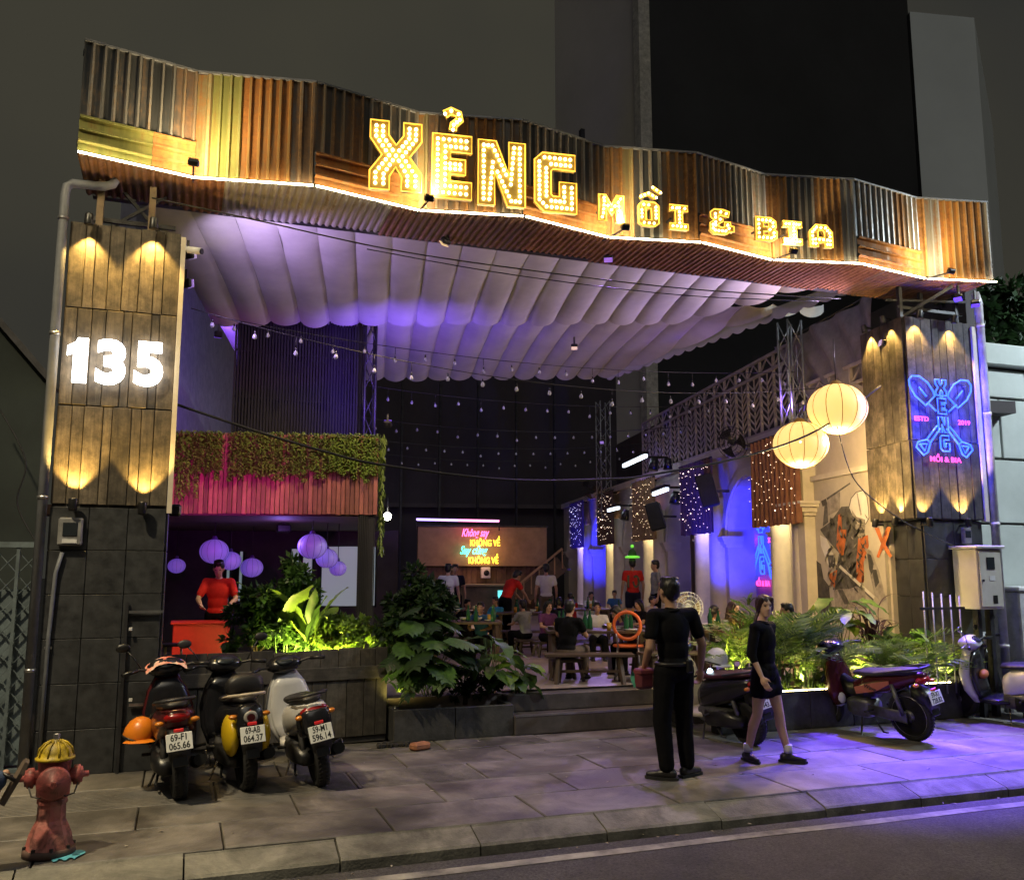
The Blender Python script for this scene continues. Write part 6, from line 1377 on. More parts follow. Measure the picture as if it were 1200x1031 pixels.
def person(desc, pos, rz, J, shirt, lower, shoes, skin=None, voxel=.02, hair='short', sleeve=.55, legs='trousers', hmat=None, sc=1.0, skirt=None, collar=None, fem=False, toe=None, extra=None, bare_feet=False):
    j = {k: (V(v) if isinstance(v, tuple) else v) for k, v in {**STAND, **J}.items()}
    skin = skin or M_skin; hmat = hmat or M_hair
    th = thing('person', desc, 'person', pos, rot=(Matrix.Rotation(rz, 3, 'Z') @ Matrix.Scale(sc, 3)))
    up = (j['neck']-j['pelvis']).normalized(); lat = (j['sR']-j['sL']).normalized(); fw = up.cross(lat)*-1 if False else lat.cross(up)*-1
    fw = up.cross(lat).normalized(); T = Matrix((lat, fw, up)).transposed()
    w_ = .9 if fem else 1.0
    hq = Matrix.Rotation(j['look'], 3, 'Z') @ Matrix.Rotation(-j['nod'], 3, 'X'); hc = j['head']; H = lambda x, y, z: hc+hq @ V((x, y, z))
    b = MB()
    pel, che, nek = j['pelvis'], j['chest'], j['neck']; wst = pel.lerp(che, .5)
    b.sphere(pel, (.150, .105, .11), 16, 10, T); b.sphere(wst, (.128*w_, .092, .15), 16, 10, T); b.sphere(che+up*.0, (.155*w_, .105, .17), 16, 10, T)
    rcone(b, che+up*.12, .085, nek, .052); rcone(b, nek-up*.02, .05, hc-hq @ V((0, .012, .07)), .048)
    # head: cranium, face, jaw, nose, ears, brow
    b.sphere(H(0, -.012, .025), (.076, .092, .092), 18, 12, hq); b.sphere(H(0, .025, -.035), (.058, .062, .082), 16, 10, hq); b.sphere(H(0, .055, -.095), (.034, .026, .022), 10, 8, hq)
    rcone(b, H(0, .082, .008), .009, H(0, .100, -.030), .013); b.sphere(H(0, .076, -.066), (.024, .012, .009), 10, 6, hq); b.sphere(H(0, .072, .028), (.05, .014, .010), 12, 6, hq)
    for s_ in (-1, 1): b.sphere(H(s_*.078, -.005, -.01), (.010, .022, .032), 8, 6, hq)
    for S_ in 'LR':
        s_ = -1 if S_ == 'L' else 1; sh, el, wr_ = j['s'+S_], j['e'+S_], j['w'+S_]
        rcone(b, che+up*.10+lat*s_*.06, .07, sh, .055); rcone(b, sh, .052*w_, el, .038*w_); rcone(b, el, .038*w_, el.lerp(wr_, .35), .037*w_); rcone(b, el.lerp(wr_, .35), .037*w_, wr_, .025*w_)
        # hand: palm, four fingers with a bend, thumb from the side of the palm
        d = j.get('hd'+S_, None) or (wr_-el).normalized(); n0 = (fw-d*fw.dot(d)); n0 = n0.normalized() if n0.length > .1 else lat; sd = d.cross(n0).normalized()
        curl = j.get('curl', .5); pal = wr_+d*.05; ins = sd*s_*0
        b.sphere(pal, (.028, .040, .050), 12, 8, Matrix((sd, n0, d)).transposed())
        inward = -lat*s_; inward = (inward-d*inward.dot(d)).normalized()
        for k in range(4):
            o = n0*(.027-.018*k); f0 = wr_+d*.088+o; l1 = (.030, .034, .032, .025)[k]; f1 = f0+(d*math.cos(curl*.6)+inward*math.sin(curl*.6))*l1*1.2; f2 = f1+(d*math.cos(curl*1.6)+inward*math.sin(curl*1.6))*l1*1.2
            rcone(b, f0-d*.02, .0095, f1, .009, 8); rcone(b, f1, .009, f2, .0075, 8)
        t0 = wr_+d*.03+n0*.03; t1 = t0+(d*.7+n0*.7).normalized()*.035; rcone(b, t0, .012, t1, .010, 8); rcone(b, t1, .010, t1+(d*.9+n0*.2+inward*.2).normalized()*.028, .008, 8)
        hp_, kn, an = j['h'+S_], j['k'+S_], j['a'+S_]
        rcone(b, hp_, .085, hp_.lerp(kn, .5), .072); rcone(b, hp_.lerp(kn, .5), .072, kn, .052); rcone(b, kn, .052, kn.lerp(an, .33)-V((0, .015, 0)), .054); rcone(b, kn.lerp(an, .33)-V((0, .015, 0)), .052, an, .034)
        ft = j.get('f'+S_, V((0, 1, 0))); ft = V(ft).normalized()
        rcone(b, an-ft*.03-V((0, 0, .045)), .036, an+ft*.13-V((0, 0, .062)), .026)
    fuse('body', b, skin, th, voxel, 3)
    # eyes
    for s_ in (-1, 1):
        obj('eye', MB().sphere(H(s_*.031, .078, .008), (.013, .008, .007), 10, 6, hq), M_black, th, world=False); 
    # shirt
    g = MB()
    g.sphere(che, (.172*w_, .122, .19), 18, 12, T); g.sphere(wst, (.150*w_, .112, .17), 16, 10, T); g.sphere(pel+up*.02, (.165*w_, .122, .10), 16, 10, T)
    rcone(g, che+up*.13, .085, nek-up*.045, .066)
    for S_ in 'LR':
        s_ = -1 if S_ == 'L' else 1; sh, el, wr_ = j['s'+S_], j['e'+S_], j['w'+S_]
        rcone(g, che+up*.11+lat*s_*.06, .080, sh, .060); e1 = sh.lerp(el, min(1, sleeve)); rcone(g, sh, .060*w_, e1, .058*w_)
        if sleeve > 1: rcone(g, el, .054*w_, el.lerp(wr_, sleeve-1), .045*w_)
    fuse('shirt', g, shirt, th, voxel, 5)
    if collar: obj('collar', MB().tube([nek-up*.035+(lat*math.cos(a)*.068+fw*math.sin(a)*.066)+up*.012*math.sin(a+2) for a in [i*math.pi/10 for i in range(20)]], .013, 6, closed=True), collar, th, world=False)
    # lower garment
    t = MB()
    t.sphere(pel-up*.02, (.168*w_, .124, .11), 16, 10, T)
    for S_ in 'LR':
        hp_, kn, an = j['h'+S_], j['k'+S_], j['a'+S_]
        if legs == 'trousers': rcone(t, hp_, .100, kn, .080); rcone(t, kn, .080, an+V((0, 0, .02)), .066)
        elif legs == 'shorts': rcone(t, hp_, .10, hp_.lerp(kn, .62), .092)
        elif legs == 'miniskirt': rcone(t, hp_, .10, hp_.lerp(kn, .42), .098); rcone(t, hp_.lerp(kn, .40), .095, (j['hL'].lerp(j['kL'], .40)+j['hR'].lerp(j['kR'], .40))/2, .10)
    fuse('trousers' if legs == 'trousers' else 'shorts' if legs == 'shorts' else 'skirt', t, lower, th, voxel, 4)
    if shoes:
        for S_ in 'LR':
            an = j['a'+S_]; ft = V(j.get('f'+S_, (0, 1, 0))).normalized(); s = MB(); side = V((ft.y, -ft.x, 0))
            rcone(s, an-ft*.045-V((0, 0, .045)), .044, an+ft*.06-V((0, 0, .05)), .042); rcone(s, an+ft*.05-V((0, 0, .052)), .042, an+ft*.155-V((0, 0, .062)), .030); rcone(s, an-V((0, 0, .03)), .045, an-V((0, 0, .0)), .042)
            o = fuse('shoe', s, shoes, th, min(voxel, .012), 2)
            so_ = MB(); pr_ = [(-.10, .03), (-.10, -.03), (-.02, -.042), (.08, -.048), (.17, -.036), (.195, 0), (.17, .036), (.08, .048), (-.02, .042)]
            so_.prism([(x, y) for x, y in pr_], .022, Matrix.Translation(an-V((0, 0, .094))) @ Matrix.Rotation(math.atan2(ft.y, ft.x), 4, 'Z')); obj('sole', so_, M_rubber, o, world=False)
    # hair
    h = MB(); h.sphere(H(0, -.022, .038), (.086, .098, .092), 18, 12, hq); h.sphere(H(0, -.055, -.005), (.078, .062, .085), 14, 10, hq)
    if hair == 'short':
        for k in range(9): a = k*.7; h.sphere(H(.05*math.cos(a), -.02+.05*math.sin(a), .105), (.028, .03, .022), 8, 6, hq)
        h.sphere(H(0, .048, .098), (.060, .03, .026), 12, 8, hq)
    elif hair in ('long', 'pony'):
        for s_ in (-1, 1): rcone(h, H(s_*.055, .045, .075), .028, H(s_*.078, .0, -.03), .024)
        if hair == 'long':
            for s_ in (-1, 0, 1): rcone(h, H(s_*.055, -.06, .0), .05, nek+V((s_*.07, -.07, -.10)), .036)
        else: rcone(h, H(0, -.10, .03), .035, H(0, -.14, -.05), .03); rcone(h, H(0, -.14, -.05), .03, nek+V((0, -.11, -.10)), .016)
    fuse('hair', h, hmat, th, min(voxel, .014), 2)
    return th
C_black = mat('black_cloth', (.0050, .0050, .0065), .85, var=.35, scale=9, bump=.5, bscale=14); C_black2 = mat('black_trousers', (.0042, .0042, .0055), .85, var=.3, scale=6, bump=.6, bscale=10); C_red = mat('red_cloth', (.52, .025, .02), .8, var=.2, bump=.4, bscale=14); C_white = mat('white_cloth', (.55, .55, .56), .85, var=.1, bump=.4, bscale=14); C_blue = mat('blue_cloth', (.02, .09, .22), .85, var=.2)
C_grey = mat('grey_cloth', (.22, .23, .22), .85, var=.2); C_navy = mat('navy_cloth', (.012, .013, .03), .85); C_purple = mat('plum_cloth', (.09, .02, .10), .85); C_jean = mat('denim', (.035, .06, .12), .85, var=.3, scale=20); C_tan = mat('tan_cloth', (.48, .38, .24), .85); C_brown = mat('brown_trousers', (.10, .07, .05), .85); M_shoe = mat('black_shoe', (.012, .011, .011), .4, var=.2)
M_brownhair = mat('brown_hair', (.035, .014, .012), .45, var=.4, scale=60)
for _m in (C_black, C_black2, C_navy, C_red): _m.node_tree.nodes['Principled BSDF'].inputs['Specular IOR Level'].default_value = .12
# the man with his back to us
mp_ = atZ(793, 911); 
man = person('man in a black shirt and trousers standing with his back to the street', (mp_.x, mp_.y, 0), R(6), dict(
    hL=(-.095, 0, .90), hR=(.095, 0, .90), kL=(-.125, .02, .49), kR=(.105, .02, .49), aL=(-.115, -.02, .095), aR=(.115, .0, .095), fL=(-.25, -.9, 0) if False else (-.55, .6, 0), fR=(.92, .25, 0),
    sL=(-.205, 0, 1.385), sR=(.205, 0, 1.385), eL=(-.275, -.03, 1.11), eR=(.29, -.03, 1.12), wL=(-.225, .13, .93), wR=(.335, .06, .89), curl=.9, head=(-.03, .015, 1.595), neck=(-.02, -.005, 1.455), chest=(-.01, 0, 1.25)), C_black, C_black2, M_shoe, voxel=.009, sleeve=.62, collar=C_black, sc=1.0)
pos = Vector((mp_.x, mp_.y, 0)); Rm = Matrix.Rotation(R(6), 3, 'Z'); lp3 = lambda x, y, z: pos+Rm @ Vector((x, y, z))
th = thing('waist_pouch', 'dark red waist pouch held at the left hip of the man in black', 'pouch', lp3(-.24, .10, .9)); obj('pouch_body', MB().bevbox(lp3(-.235, .12, .83), (.16, .10, .17), .025, Rm), mat('maroon_bag', (.12, .02, .03), .6), th); obj('flap', MB().bevbox(lp3(-.235, .115, .895), (.168, .11, .05), .012, Rm), mat('maroon_flap', (.16, .03, .04), .6), th)
th = thing('folded_cloth', 'small green cloth held in the left hand of the man in black', 'cloth', lp3(-.25, .2, .85)); obj('fold', MB().grid(lambda u, v: lp3(-.33+.14*u, .16+.03*math.sin(u*9+v*4), .89-.13*v*(1-.4*u)), 8, 6), mat('green_cloth', (.04, .22, .15), .8), th); obj('fold', MB().grid(lambda u, v: lp3(-.31+.10*u, .14+.02*math.sin(u*7+v*3), .88-.09*v), 6, 5), bpy.data.materials['green_cloth'], th)
obj('belt', MB().tube([lp3(.172*math.cos(a), .128*math.sin(a), .965) for a in [i*math.pi/14 for i in range(28)]], .018, 6, closed=True), M_shoe, man); obj('radio_pouch', MB().bevbox(lp3(.06, -.145, .95), (.06, .035, .11), .01, Rm), M_black, man)
# the woman walking
wp_ = atZ(900, 892)
woman = person('woman with tied brown hair in a black shirt and short black skirt walking', (wp_.x, wp_.y, 0), R(206), dict(
    pelvis=(0, 0, .93), head=(.0, .03, 1.60), look=R(-34), kL=(-.09, .10, .50), kR=(.11, -.04, .49), aL=(-.12, .17, .095), aR=(.12, -.16, .095), fL=(-.35, .95, 0), fR=(.45, .9, 0),
    sL=(-.165, 0, 1.38), sR=(.165, 0, 1.38), eL=(-.235, -.06, 1.12), eR=(.225, -.02, 1.11), wL=(-.25, -.02, .88), wR=(.24, .10, .89), curl=.5), C_black, C_black2, M_shoe, skin=M_skin2, voxel=.009, hair='pony', hmat=M_brownhair, sleeve=1.3, legs='miniskirt', fem=True, sc=.895, collar=C_black, extra=None)
for dx, dy in ((-.12, .17), (.12, -.16)):
    c = Vector((wp_.x, wp_.y, 0))+Matrix.Rotation(R(206), 3, 'Z') @ Vector((dx, dy, .13))*.895
    obj('ankle_sock', MB().lathe([(.040, -.03), (.042, 0), (.041, .035), (.037, .045)], 14, Matrix.Translation(c)), C_white, woman)
SEAT = dict(pelvis=(0, 0, .45), chest=(0, .07, .77), neck=(0, .10, .97), head=(0, .14, 1.11), sL=(-.18, .08, .90), sR=(.18, .08, .90), eL=(-.24, .20, .68), eR=(.24, .20, .68), wL=(-.16, .40, .66), wR=(.16, .40, .66), hL=(-.09, .02, .43), hR=(.09, .02, .43), kL=(-.13, .40, .45), kR=(.13, .40, .45), aL=(-.13, .38, .09), aR=(.13, .38, .09))
def at_head(px_, py_, d, hz): p = atD(px_, py_, d); return (p.x, p.y, FZ), p.z-FZ
def seated(desc, px_, py_, d, rz, shirt, lower, hair='short', seat_drop=.0, voxel=.02, lean=0.0, **k):
    """sits so that the top of the head is at the pixel; floor level is the yard floor"""
    p, h = at_head(px_, py_, d, 0); s_ = max(.72, min(1.04, h/1.235))
    J = dict(SEAT)
    if lean:
        for q in ('chest', 'neck', 'head', 'sL', 'sR', 'eL', 'eR'): v = J[q]; J[q] = (v[0], v[1]+lean*(v[2]-.45), v[2]-lean*.25*(v[2]-.45))
        if lean > .2: J['nod'] = .5
    J.update(k.pop('J', {})); off = Matrix.Rotation(rz, 3, 'Z') @ Vector((0, J['head'][1]*s_, 0))
    return person(desc, (p[0]-off.x, p[1]-off.y, FZ), rz, J, shirt, lower, M_shoe, voxel=voxel, hair=hair, sc=s_, **k), (p[0]-off.x, p[1]-off.y, s_)
def standing(desc, px_, py_, d, rz, shirt, lower, hair='short', voxel=.02, J=None, **k):
    p, h = at_head(px_, py_, d, 0); s_ = max(.88, min(1.04, h/1.725))
    return person(desc, (p[0], p[1], FZ), rz, J or {}, shirt, lower, M_shoe, voxel=voxel, hair=hair, sc=s_, **k), (p[0], p[1], s_)
# rz: 0 faces into the yard, 180 faces the street
standing('server in a red shirt leaning over the red counter', 257, 670, 11.95, R(170), C_red, C_black2, voxel=.014, skin=M_skin2, J=dict(eL=(-.27, .10, 1.14), eR=(.27, .10, 1.14), wL=(-.18, .28, 1.04), wR=(.20, .28, 1.06), head=(0, .07, 1.585), nod=.35), sleeve=.7)
PEO = []; STN = ['man in black by the steps', 'young woman in plum', 'guest in the lettered black shirt', 'man in blue', 'guest with the bright blue sleeve', 'man in tan', 'guest with brown hair']
PEO.append(seated('man in a black shirt sitting on a bench with his back to the steps', 668, 702, 11.6, R(-48), C_black, C_brown, voxel=.014))
PEO.append(seated('young woman in plum bending over the nearest table', 722, 704, 12.2, R(95), C_purple, C_black2, 'long', voxel=.014, lean=.45))
PEO.append(seated('man in a black shirt with white lettering sitting behind the black-shirted man', 655, 712, 16.5, R(-20), C_navy, C_black2, voxel=.02))
standing('man in a plain white shirt standing with his back turned near the stairs', 640, 686, 19.5, R(-15), C_white, C_brown, J={}, voxel=.02)
jersey = standing('man in a red jersey and green party hat standing by the golden curtain', 741, 654, 20.2, R(-10), C_red, C_navy, legs='shorts', voxel=.02)
standing('man in a grey shirt facing the man in the red jersey', 768, 656, 19.6, R(80), C_grey, C_black2, voxel=.02)
standing('server in red bending over a table below the kiosk', 592, 700, 17.5, R(-75), C_red, C_black2, voxel=.02, J=dict(chest=(0, .13, 1.20), neck=(0, .25, 1.34), head=(0, .33, 1.44), sL=(-.18, .20, 1.30), sR=(.18, .20, 1.30), eL=(-.2, .36, 1.08), eR=(.2, .36, 1.08), wL=(-.14, .52, .92), wR=(.14, .52, .92), nod=.5))
PEO.append(seated('man in a blue shirt sitting and looking toward the street', 563, 706, 14.2, R(150), C_blue, C_black2, voxel=.016))
PEO.append(seated('guest with a pink-lit face and bright blue sleeve behind the blue-shirted man', 580, 712, 17.2, R(120), mat('bright_blue_cloth', (.03, .28, .55), .8), C_black2, voxel=.02))
standing('man in a white shirt standing beside the dark rounded shrub', 525, 689, 18.5, R(-30), C_white, C_black2, voxel=.02)
standing('man in dark clothes facing the street beside the white-shirted man', 533, 688, 20.0, R(170), C_navy, C_black2, voxel=.02)
PEO.append(seated('short-haired man in a tan shirt sitting below the yellow lanterns', 921, 706, 10.9, R(75), C_tan, C_brown, voxel=.014, skin=M_skin))
PEO.append(seated('guest with brown hair sitting behind the croton leaves', 860, 704, 11.6, R(-160), C_grey, C_black2, 'long', voxel=.016, hmat=M_brownhair))
for px_, py_, d_, rz_, ct, lw_, hr, ds in ((700, 716, 14.2, 160, C_white, C_black2, 'short', 'guest in white facing the street behind the long table'), (748, 713, 15.5, 100, C_black, C_jean, 'long', 'long-haired guest in black near the golden curtain'), (612, 716, 15.2, 20, C_grey, C_black2, 'short', 'guest in grey with his back turned beside the bending server'),
    (643, 717, 14.6, 190, C_purple, C_black2, 'long', 'long-haired guest in plum beside the lettered shirt'), (508, 714, 15.8, 60, C_red, C_black2, 'short', 'seated guest in red half hidden by the dark rounded shrub'), (765, 706, 17.5, 200, C_tan, C_jean, 'short', 'guest in tan sitting below the man in grey'),
    (693, 702, 21, 180, C_white, C_jean, 'short', 'guest in white at the rear table by the far arch'), (720, 699, 22.5, 150, C_blue, C_black2, 'short', 'guest in blue at the rear table by the dark brown curtain'), (838, 712, 12.8, 240, C_white, C_black2, 'long', 'long-haired guest in white behind the pale grey helmet'), (548, 713, 15.6, 200, C_black, C_black2, 'short', 'guest in black across the table from the blue-shirted man'), (668, 708, 19.5, 10, C_red, C_jean, 'short', 'guest in red with his back turned in front of the stairs')):
    PEO.append(seated(ds, px_, py_, d_, R(rz_), ct, lw_, hr, voxel=.02)); STN.append(ds)
# stools under the seated guests
M_stool = mat('dark_stool_wood', (.06, .04, .03), .6, var=.3)
for i, (_, (x, y, s_)) in enumerate(PEO):
    th = thing('wooden_stool', 'wooden stool under the %s' % STN[i], 'stool', (x, y, FZ)); z = FZ+.34*s_
    obj('seat', MB().bevbox((x, y, z-.02), (.34, .30, .04), .008), M_stool, th)
    for dx in (-1, 1):
        for dy in (-1, 1): obj('leg', MB().bar((x+dx*.17, y+dy*.14, FZ), (x+dx*.12, y+dy*.10, z-.03), .035), M_stool, th)
    obj('stretcher', MB().bar((x-.14, y, FZ+.12), (x+.14, y, FZ+.12), .025), M_stool, th)
# details on two guests
hp = atD(741, 650.5, 20.2); th = thing('party_hat', 'green light-up party hat on the man in the red jersey', 'hat', hp); obj('brim', MB().lathe([(.16, 0), (.17, .03), (.11, .05)], 16, Matrix.Translation(hp-Vector((0, 0, .06)))), emat('hat_green', (.25, 1, .08), .7), th); obj('crown', MB().lathe([(.10, 0), (.08, .10), (.02, .18)], 14, Matrix.Translation(hp-Vector((0, 0, .01)))), mat('hat_dark', (.04, .12, .03), .7), th); obj('tip', MB().sphere(hp+Vector((0, 0, .2)), .04, 8, 6), bpy.data.materials['hat_green'], th)
u = atD(741, 688, 20.0)
obj('jersey_number', MB().merge(TXT['ten'], frame((u.x, u.y, u.z), RGT) @ Matrix.Diagonal((.34, .38, .05, 1))), M_black, jersey[0])
# passer-by seated just outside the left edge; one sandalled foot reaches in
fp = atY(24, 912, 6.35)
sx0 = fp.x-.62
person('passer-by in jeans with one sandalled foot raised beside the hydrant', (sx0-.30, fp.y-.25, 0), R(-72), dict(SEAT, pelvis=(0, 0, .52), chest=(0, -.02, .84), neck=(0, -.02, 1.05), head=(0, .02, 1.19), sL=(-.18, -.02, .98), sR=(.18, -.02, .98), hL=(-.09, .02, .50), hR=(.09, .02, .50), eL=(-.25, .08, .74), eR=(.25, .08, .74), wL=(-.16, .30, .62), wR=(.16, .30, .62),
    kL=(-.12, .46, .52), kR=(.14, .42, .50), aL=(-.05, .83, .50), aR=(.14, .40, .095), fL=(.0, .45, .9)), C_navy, C_jean, None, voxel=.012)
A_ = Vector((sx0-.30, fp.y-.25, 0))+Matrix.Rotation(R(-72), 3, 'Z') @ Vector((-.05, .83, .50))
th = thing('plastic_stool', 'plastic stool under the seated passer-by', 'stool', (sx0-.30, fp.y-.25, 0)); obj('seat', MB().bevbox((sx0-.30, fp.y-.25, .40), (.32, .32, .04), .01), mat('blue_plastic', (.05, .12, .35), .5), th)
for dx in (-1, 1):
    for dy in (-1, 1): obj('leg', MB().bar((sx0-.30+dx*.15, fp.y-.25+dy*.15, 0), (sx0-.30+dx*.12, fp.y-.25+dy*.12, .39), .035), bpy.data.materials['blue_plastic'], th)
th = thing('sandal', 'worn brown sandal on the raised foot beside the hydrant', 'sandal', fp)
fd_ = (Matrix.Rotation(R(-72), 3, 'Z') @ Vector((0, .45, .9))).normalized(); nn = (Matrix.Rotation(R(-72), 3, 'Z') @ Vector((0, 1, -.5))).normalized(); ss = fd_.cross(nn)
Ms = Matrix((fd_, ss, nn)).transposed().to_4x4(); Ms.translation = A_+nn*.085-fd_*.0
obj('sole', MB().prism([(-.09, .035), (-.09, -.035), (.0, -.04), (.1, -.048), (.17, -.036), (.19, 0), (.17, .036), (.1, .048), (0, .04)], .025, Ms), mat('sandal_sole', (.11, .08, .06), .8, var=.3), th)
obj('strap', MB().tube([Ms @ Vector((.06, .05, 0)), Ms @ Vector((.07, .03, -.07)), Ms @ Vector((.07, -.03, -.07)), Ms @ Vector((.06, -.05, 0))], .012, 6), M_shoe, th)
bpy.data.scenes.remove(TMP)
# ================================================================ STREET OBJECTS
M_hyd = mat('hydrant_red', (.42, .075, .075), .55, var=.35, scale=5, col2=(.30, .10, .09), bump=.3, bscale=30); M_hydp = mat('hydrant_faded', (.46, .22, .18), .65, col2=(.38, .075, .07), scale=6, bump=.3); M_hyy = mat('hydrant_yellow', (.50, .36, .02), .5, var=.25, scale=9, bump=.2)
hp = atZ(57, 1000); hy = thing('fire_hydrant', 'faded red fire hydrant with a yellow cap standing near the kerb', 'hydrant', hp)
T0 = Matrix.Translation(hp)
obj('base_flange', MB().lathe([(.155, .0), (.155, .03), (.15, .045)], 24, T0), mat('flange_dark', (.10, .06, .05), .7), hy)
obj('foot', MB().lathe([(.145, .045), (.135, .07), (.125, .12), (.105, .17), (.085, .21), (.082, .30), (.09, .31), (.09, .325), (.085, .34)], 8, T0, smooth=False), M_hydp, hy)
obj('barrel', MB().lathe([(.088, .34), (.098, .36), (.10, .44), (.095, .52), (.098, .56), (.103, .575)], 24, T0), M_hyd, hy)
obj('bonnet', MB().lathe([(.118, .575), (.118, .59), (.105, .597), (.10, .615), (.088, .645), (.062, .672), (.03, .685), (.025, .70)], 24, T0), M_hyy, hy)
for k in range(10): a = k*math.pi/5; obj('bonnet_rib', MB().tube([hp+Vector((math.cos(a)*r_, math.sin(a)*r_, z)) for r_, z in ((.104, .60), (.094, .645), (.066, .675), (.035, .69))], .007, 5), M_hyy, hy)
obj('operating_nut', MB().lathe([(.02, .69), (.02, .73), (.012, .735)], 6, T0, smooth=False), M_steel, hy)
fr = Matrix.Rotation(math.atan2(-hp.y, -hp.x), 3, 'Z')          # local x faces the road
def hyp(x, y, z): return hp+fr @ Vector((x, y, z))
Mx = T0 @ fr.to_4x4() @ Matrix.Translation((0, 0, .45)) @ Matrix.Rotation(R(90), 4, 'Y')
pn = obj('pumper_nozzle', MB().lathe([(.085, .05), (.085, .09), (.10, .095), (.10, .125), (.088, .14), (.03, .15), (.026, .165), (.005, .17)], 24, Mx), M_hyd, hy)
obj('cap_nut', MB().lathe([(.022, .16), (.022, .195)], 5, Mx, smooth=False), M_hyd, hy)
for s_ in (-1, 1):
    My = T0 @ fr.to_4x4() @ Matrix.Translation((0, 0, .47)) @ Matrix.Rotation(R(-90*s_), 4, 'X')
    obj('hose_nozzle', MB().lathe([(.045, .06), (.045, .11), (.062, .115), (.062, .15), (.05, .155), (.05, .165), (.02, .17), (.018, .20), (.010, .205)], 18, My), M_hyd, hy)
    obj('cap_chain', MB().tube([hyp(.05, s_*.14, .43), hyp(.07, s_*.12, .37), hyp(.09, s_*.07, .36), hyp(.10, s_*.04, .40)], .005, 5), M_dsteel, hy)
for k in range(8): a = k*math.pi/4+.2; obj('flange_bolt', MB().lathe([(.012, .04), (.012, .062)], 6, T0 @ Matrix.Translation((.14*math.cos(a), .14*math.sin(a), 0)), smooth=False), M_dsteel, hy)
obj('paint_splash', MB().grid(lambda u, v: hyp(.02+.17*v*(1+.15*math.sin(u*14)), .02+.16*u*(1+.2*math.sin(v*5)), .006+.002*u), 10, 6), mat('cyan_paint', (.10, .42, .55), .5), hy)
fl_ = thing('steel_flask', 'pale steel flask standing on a ledge behind the hydrant', 'flask', atY(84, 902, 8.6)); q = atZ(84, 898)
obj('bottle', MB().lathe([(.038, 0), (.04, .01), (.04, .20), (.034, .23), (.026, .24)], 16, Matrix.Translation(q)), mat('flask_grey', (.42, .42, .42), .4, .3), fl_); obj('lid', MB().lathe([(.032, .238), (.032, .28), (.02, .285)], 14, Matrix.Translation(q)), M_steel, fl_)
# downpipes and frames
dp = thing('downpipe', 'grey downpipe with an elbow running down the numbered pillar', 'pipe', (-1.17, 8.98, 0))
obj('pipe', MB().tube([(-1.175, 8.99, .0), (-1.175, 8.99, 5.25), (-1.165, 8.99, 5.33), (-1.12, 9.0, 5.37), (-.85, 9.0, 5.38), (-.78, 9.02, 5.42), (-.75, 9.05, 5.5)], .042, 12), M_pvc, dp)
for z in (.9, 2.4, 3.9, 5.0): obj('pipe_clip', MB().tube([(-1.175, 8.99, z), (-1.175, 8.99, z+.03)], .048, 12), M_steel, dp)
d2 = thing('conduit', 'thin bent conduit beside the downpipe', 'pipe', (-1.05, 9.0, 0)); obj('tube_run', MB().tube([(-1.06, 9.0, 0), (-1.05, 9.0, 1.2), (-1.03, 9.0, 1.75), (-.99, 9.01, 1.93)], .018, 8), M_pvc, d2); obj('saddle_clip', MB().box((-1.05, 9.02, 1.1), (.06, .03, .02)), M_steel, d2)
dr = thing('outer_downpipe', 'violet-lit downpipe on the outer edge of the sign pillar', 'pipe', (9.93, 8.96, 0)); obj('pipe', MB().tube([(9.95, 8.95, 0), (9.95, 8.95, 5.35), (9.90, 8.95, 5.48)], .055, 12), mat('pale_pipe', (.45, .45, .5), .4), dr)
for z in (.8, 2.35, 3.8, 5.0): obj('pipe_clip', MB().tube([(9.95, 8.95, z), (9.95, 8.95, z+.04)], .062, 12), M_white, dr)
gf = thing('metal_gate_frame', 'slim black metal frame with two cross bars beside the maroon scooter', 'frame', (-.3, 9.0, 0))
a = atY(149, 705, 9.0); obj('post', MB().bbox((a.x-.014, 8.99, 0), (a.x+.014, 9.02, a.z)), M_dsteel, gf)
for yy in (717, 826): b = atY(149, yy, 9.0); obj('cross_bar', MB().bbox((b.x+.014, 8.995, b.z-.012), (-.12, 9.015, b.z+.012)), M_steel, gf)
for yy in (737, 820): b = atY(153, yy, 8.98); obj('hasp', MB().bevbox((b.x, 8.985, b.z), (.03, .02, .03), .004), M_white, gf)
mt = thing('wall_meter', 'small square meter box with a dark window on the granite tiles', 'meter', atY(83, 637, 9.03)); a = atY(83, 623, 9.03)
obj('case', MB().bevbox((a.x, 9.0, a.z), (.20, .07, .25), .015), mat('meter_grey', (.20, .20, .20), .5), mt); obj('window', MB().bevbox((a.x+.0, 8.962, a.z+.02), (.12, .012, .12), .004), M_glass, mt); obj('label_plate', MB().box((a.x, 8.962, a.z-.085), (.12, .006, .035)), M_white, mt)
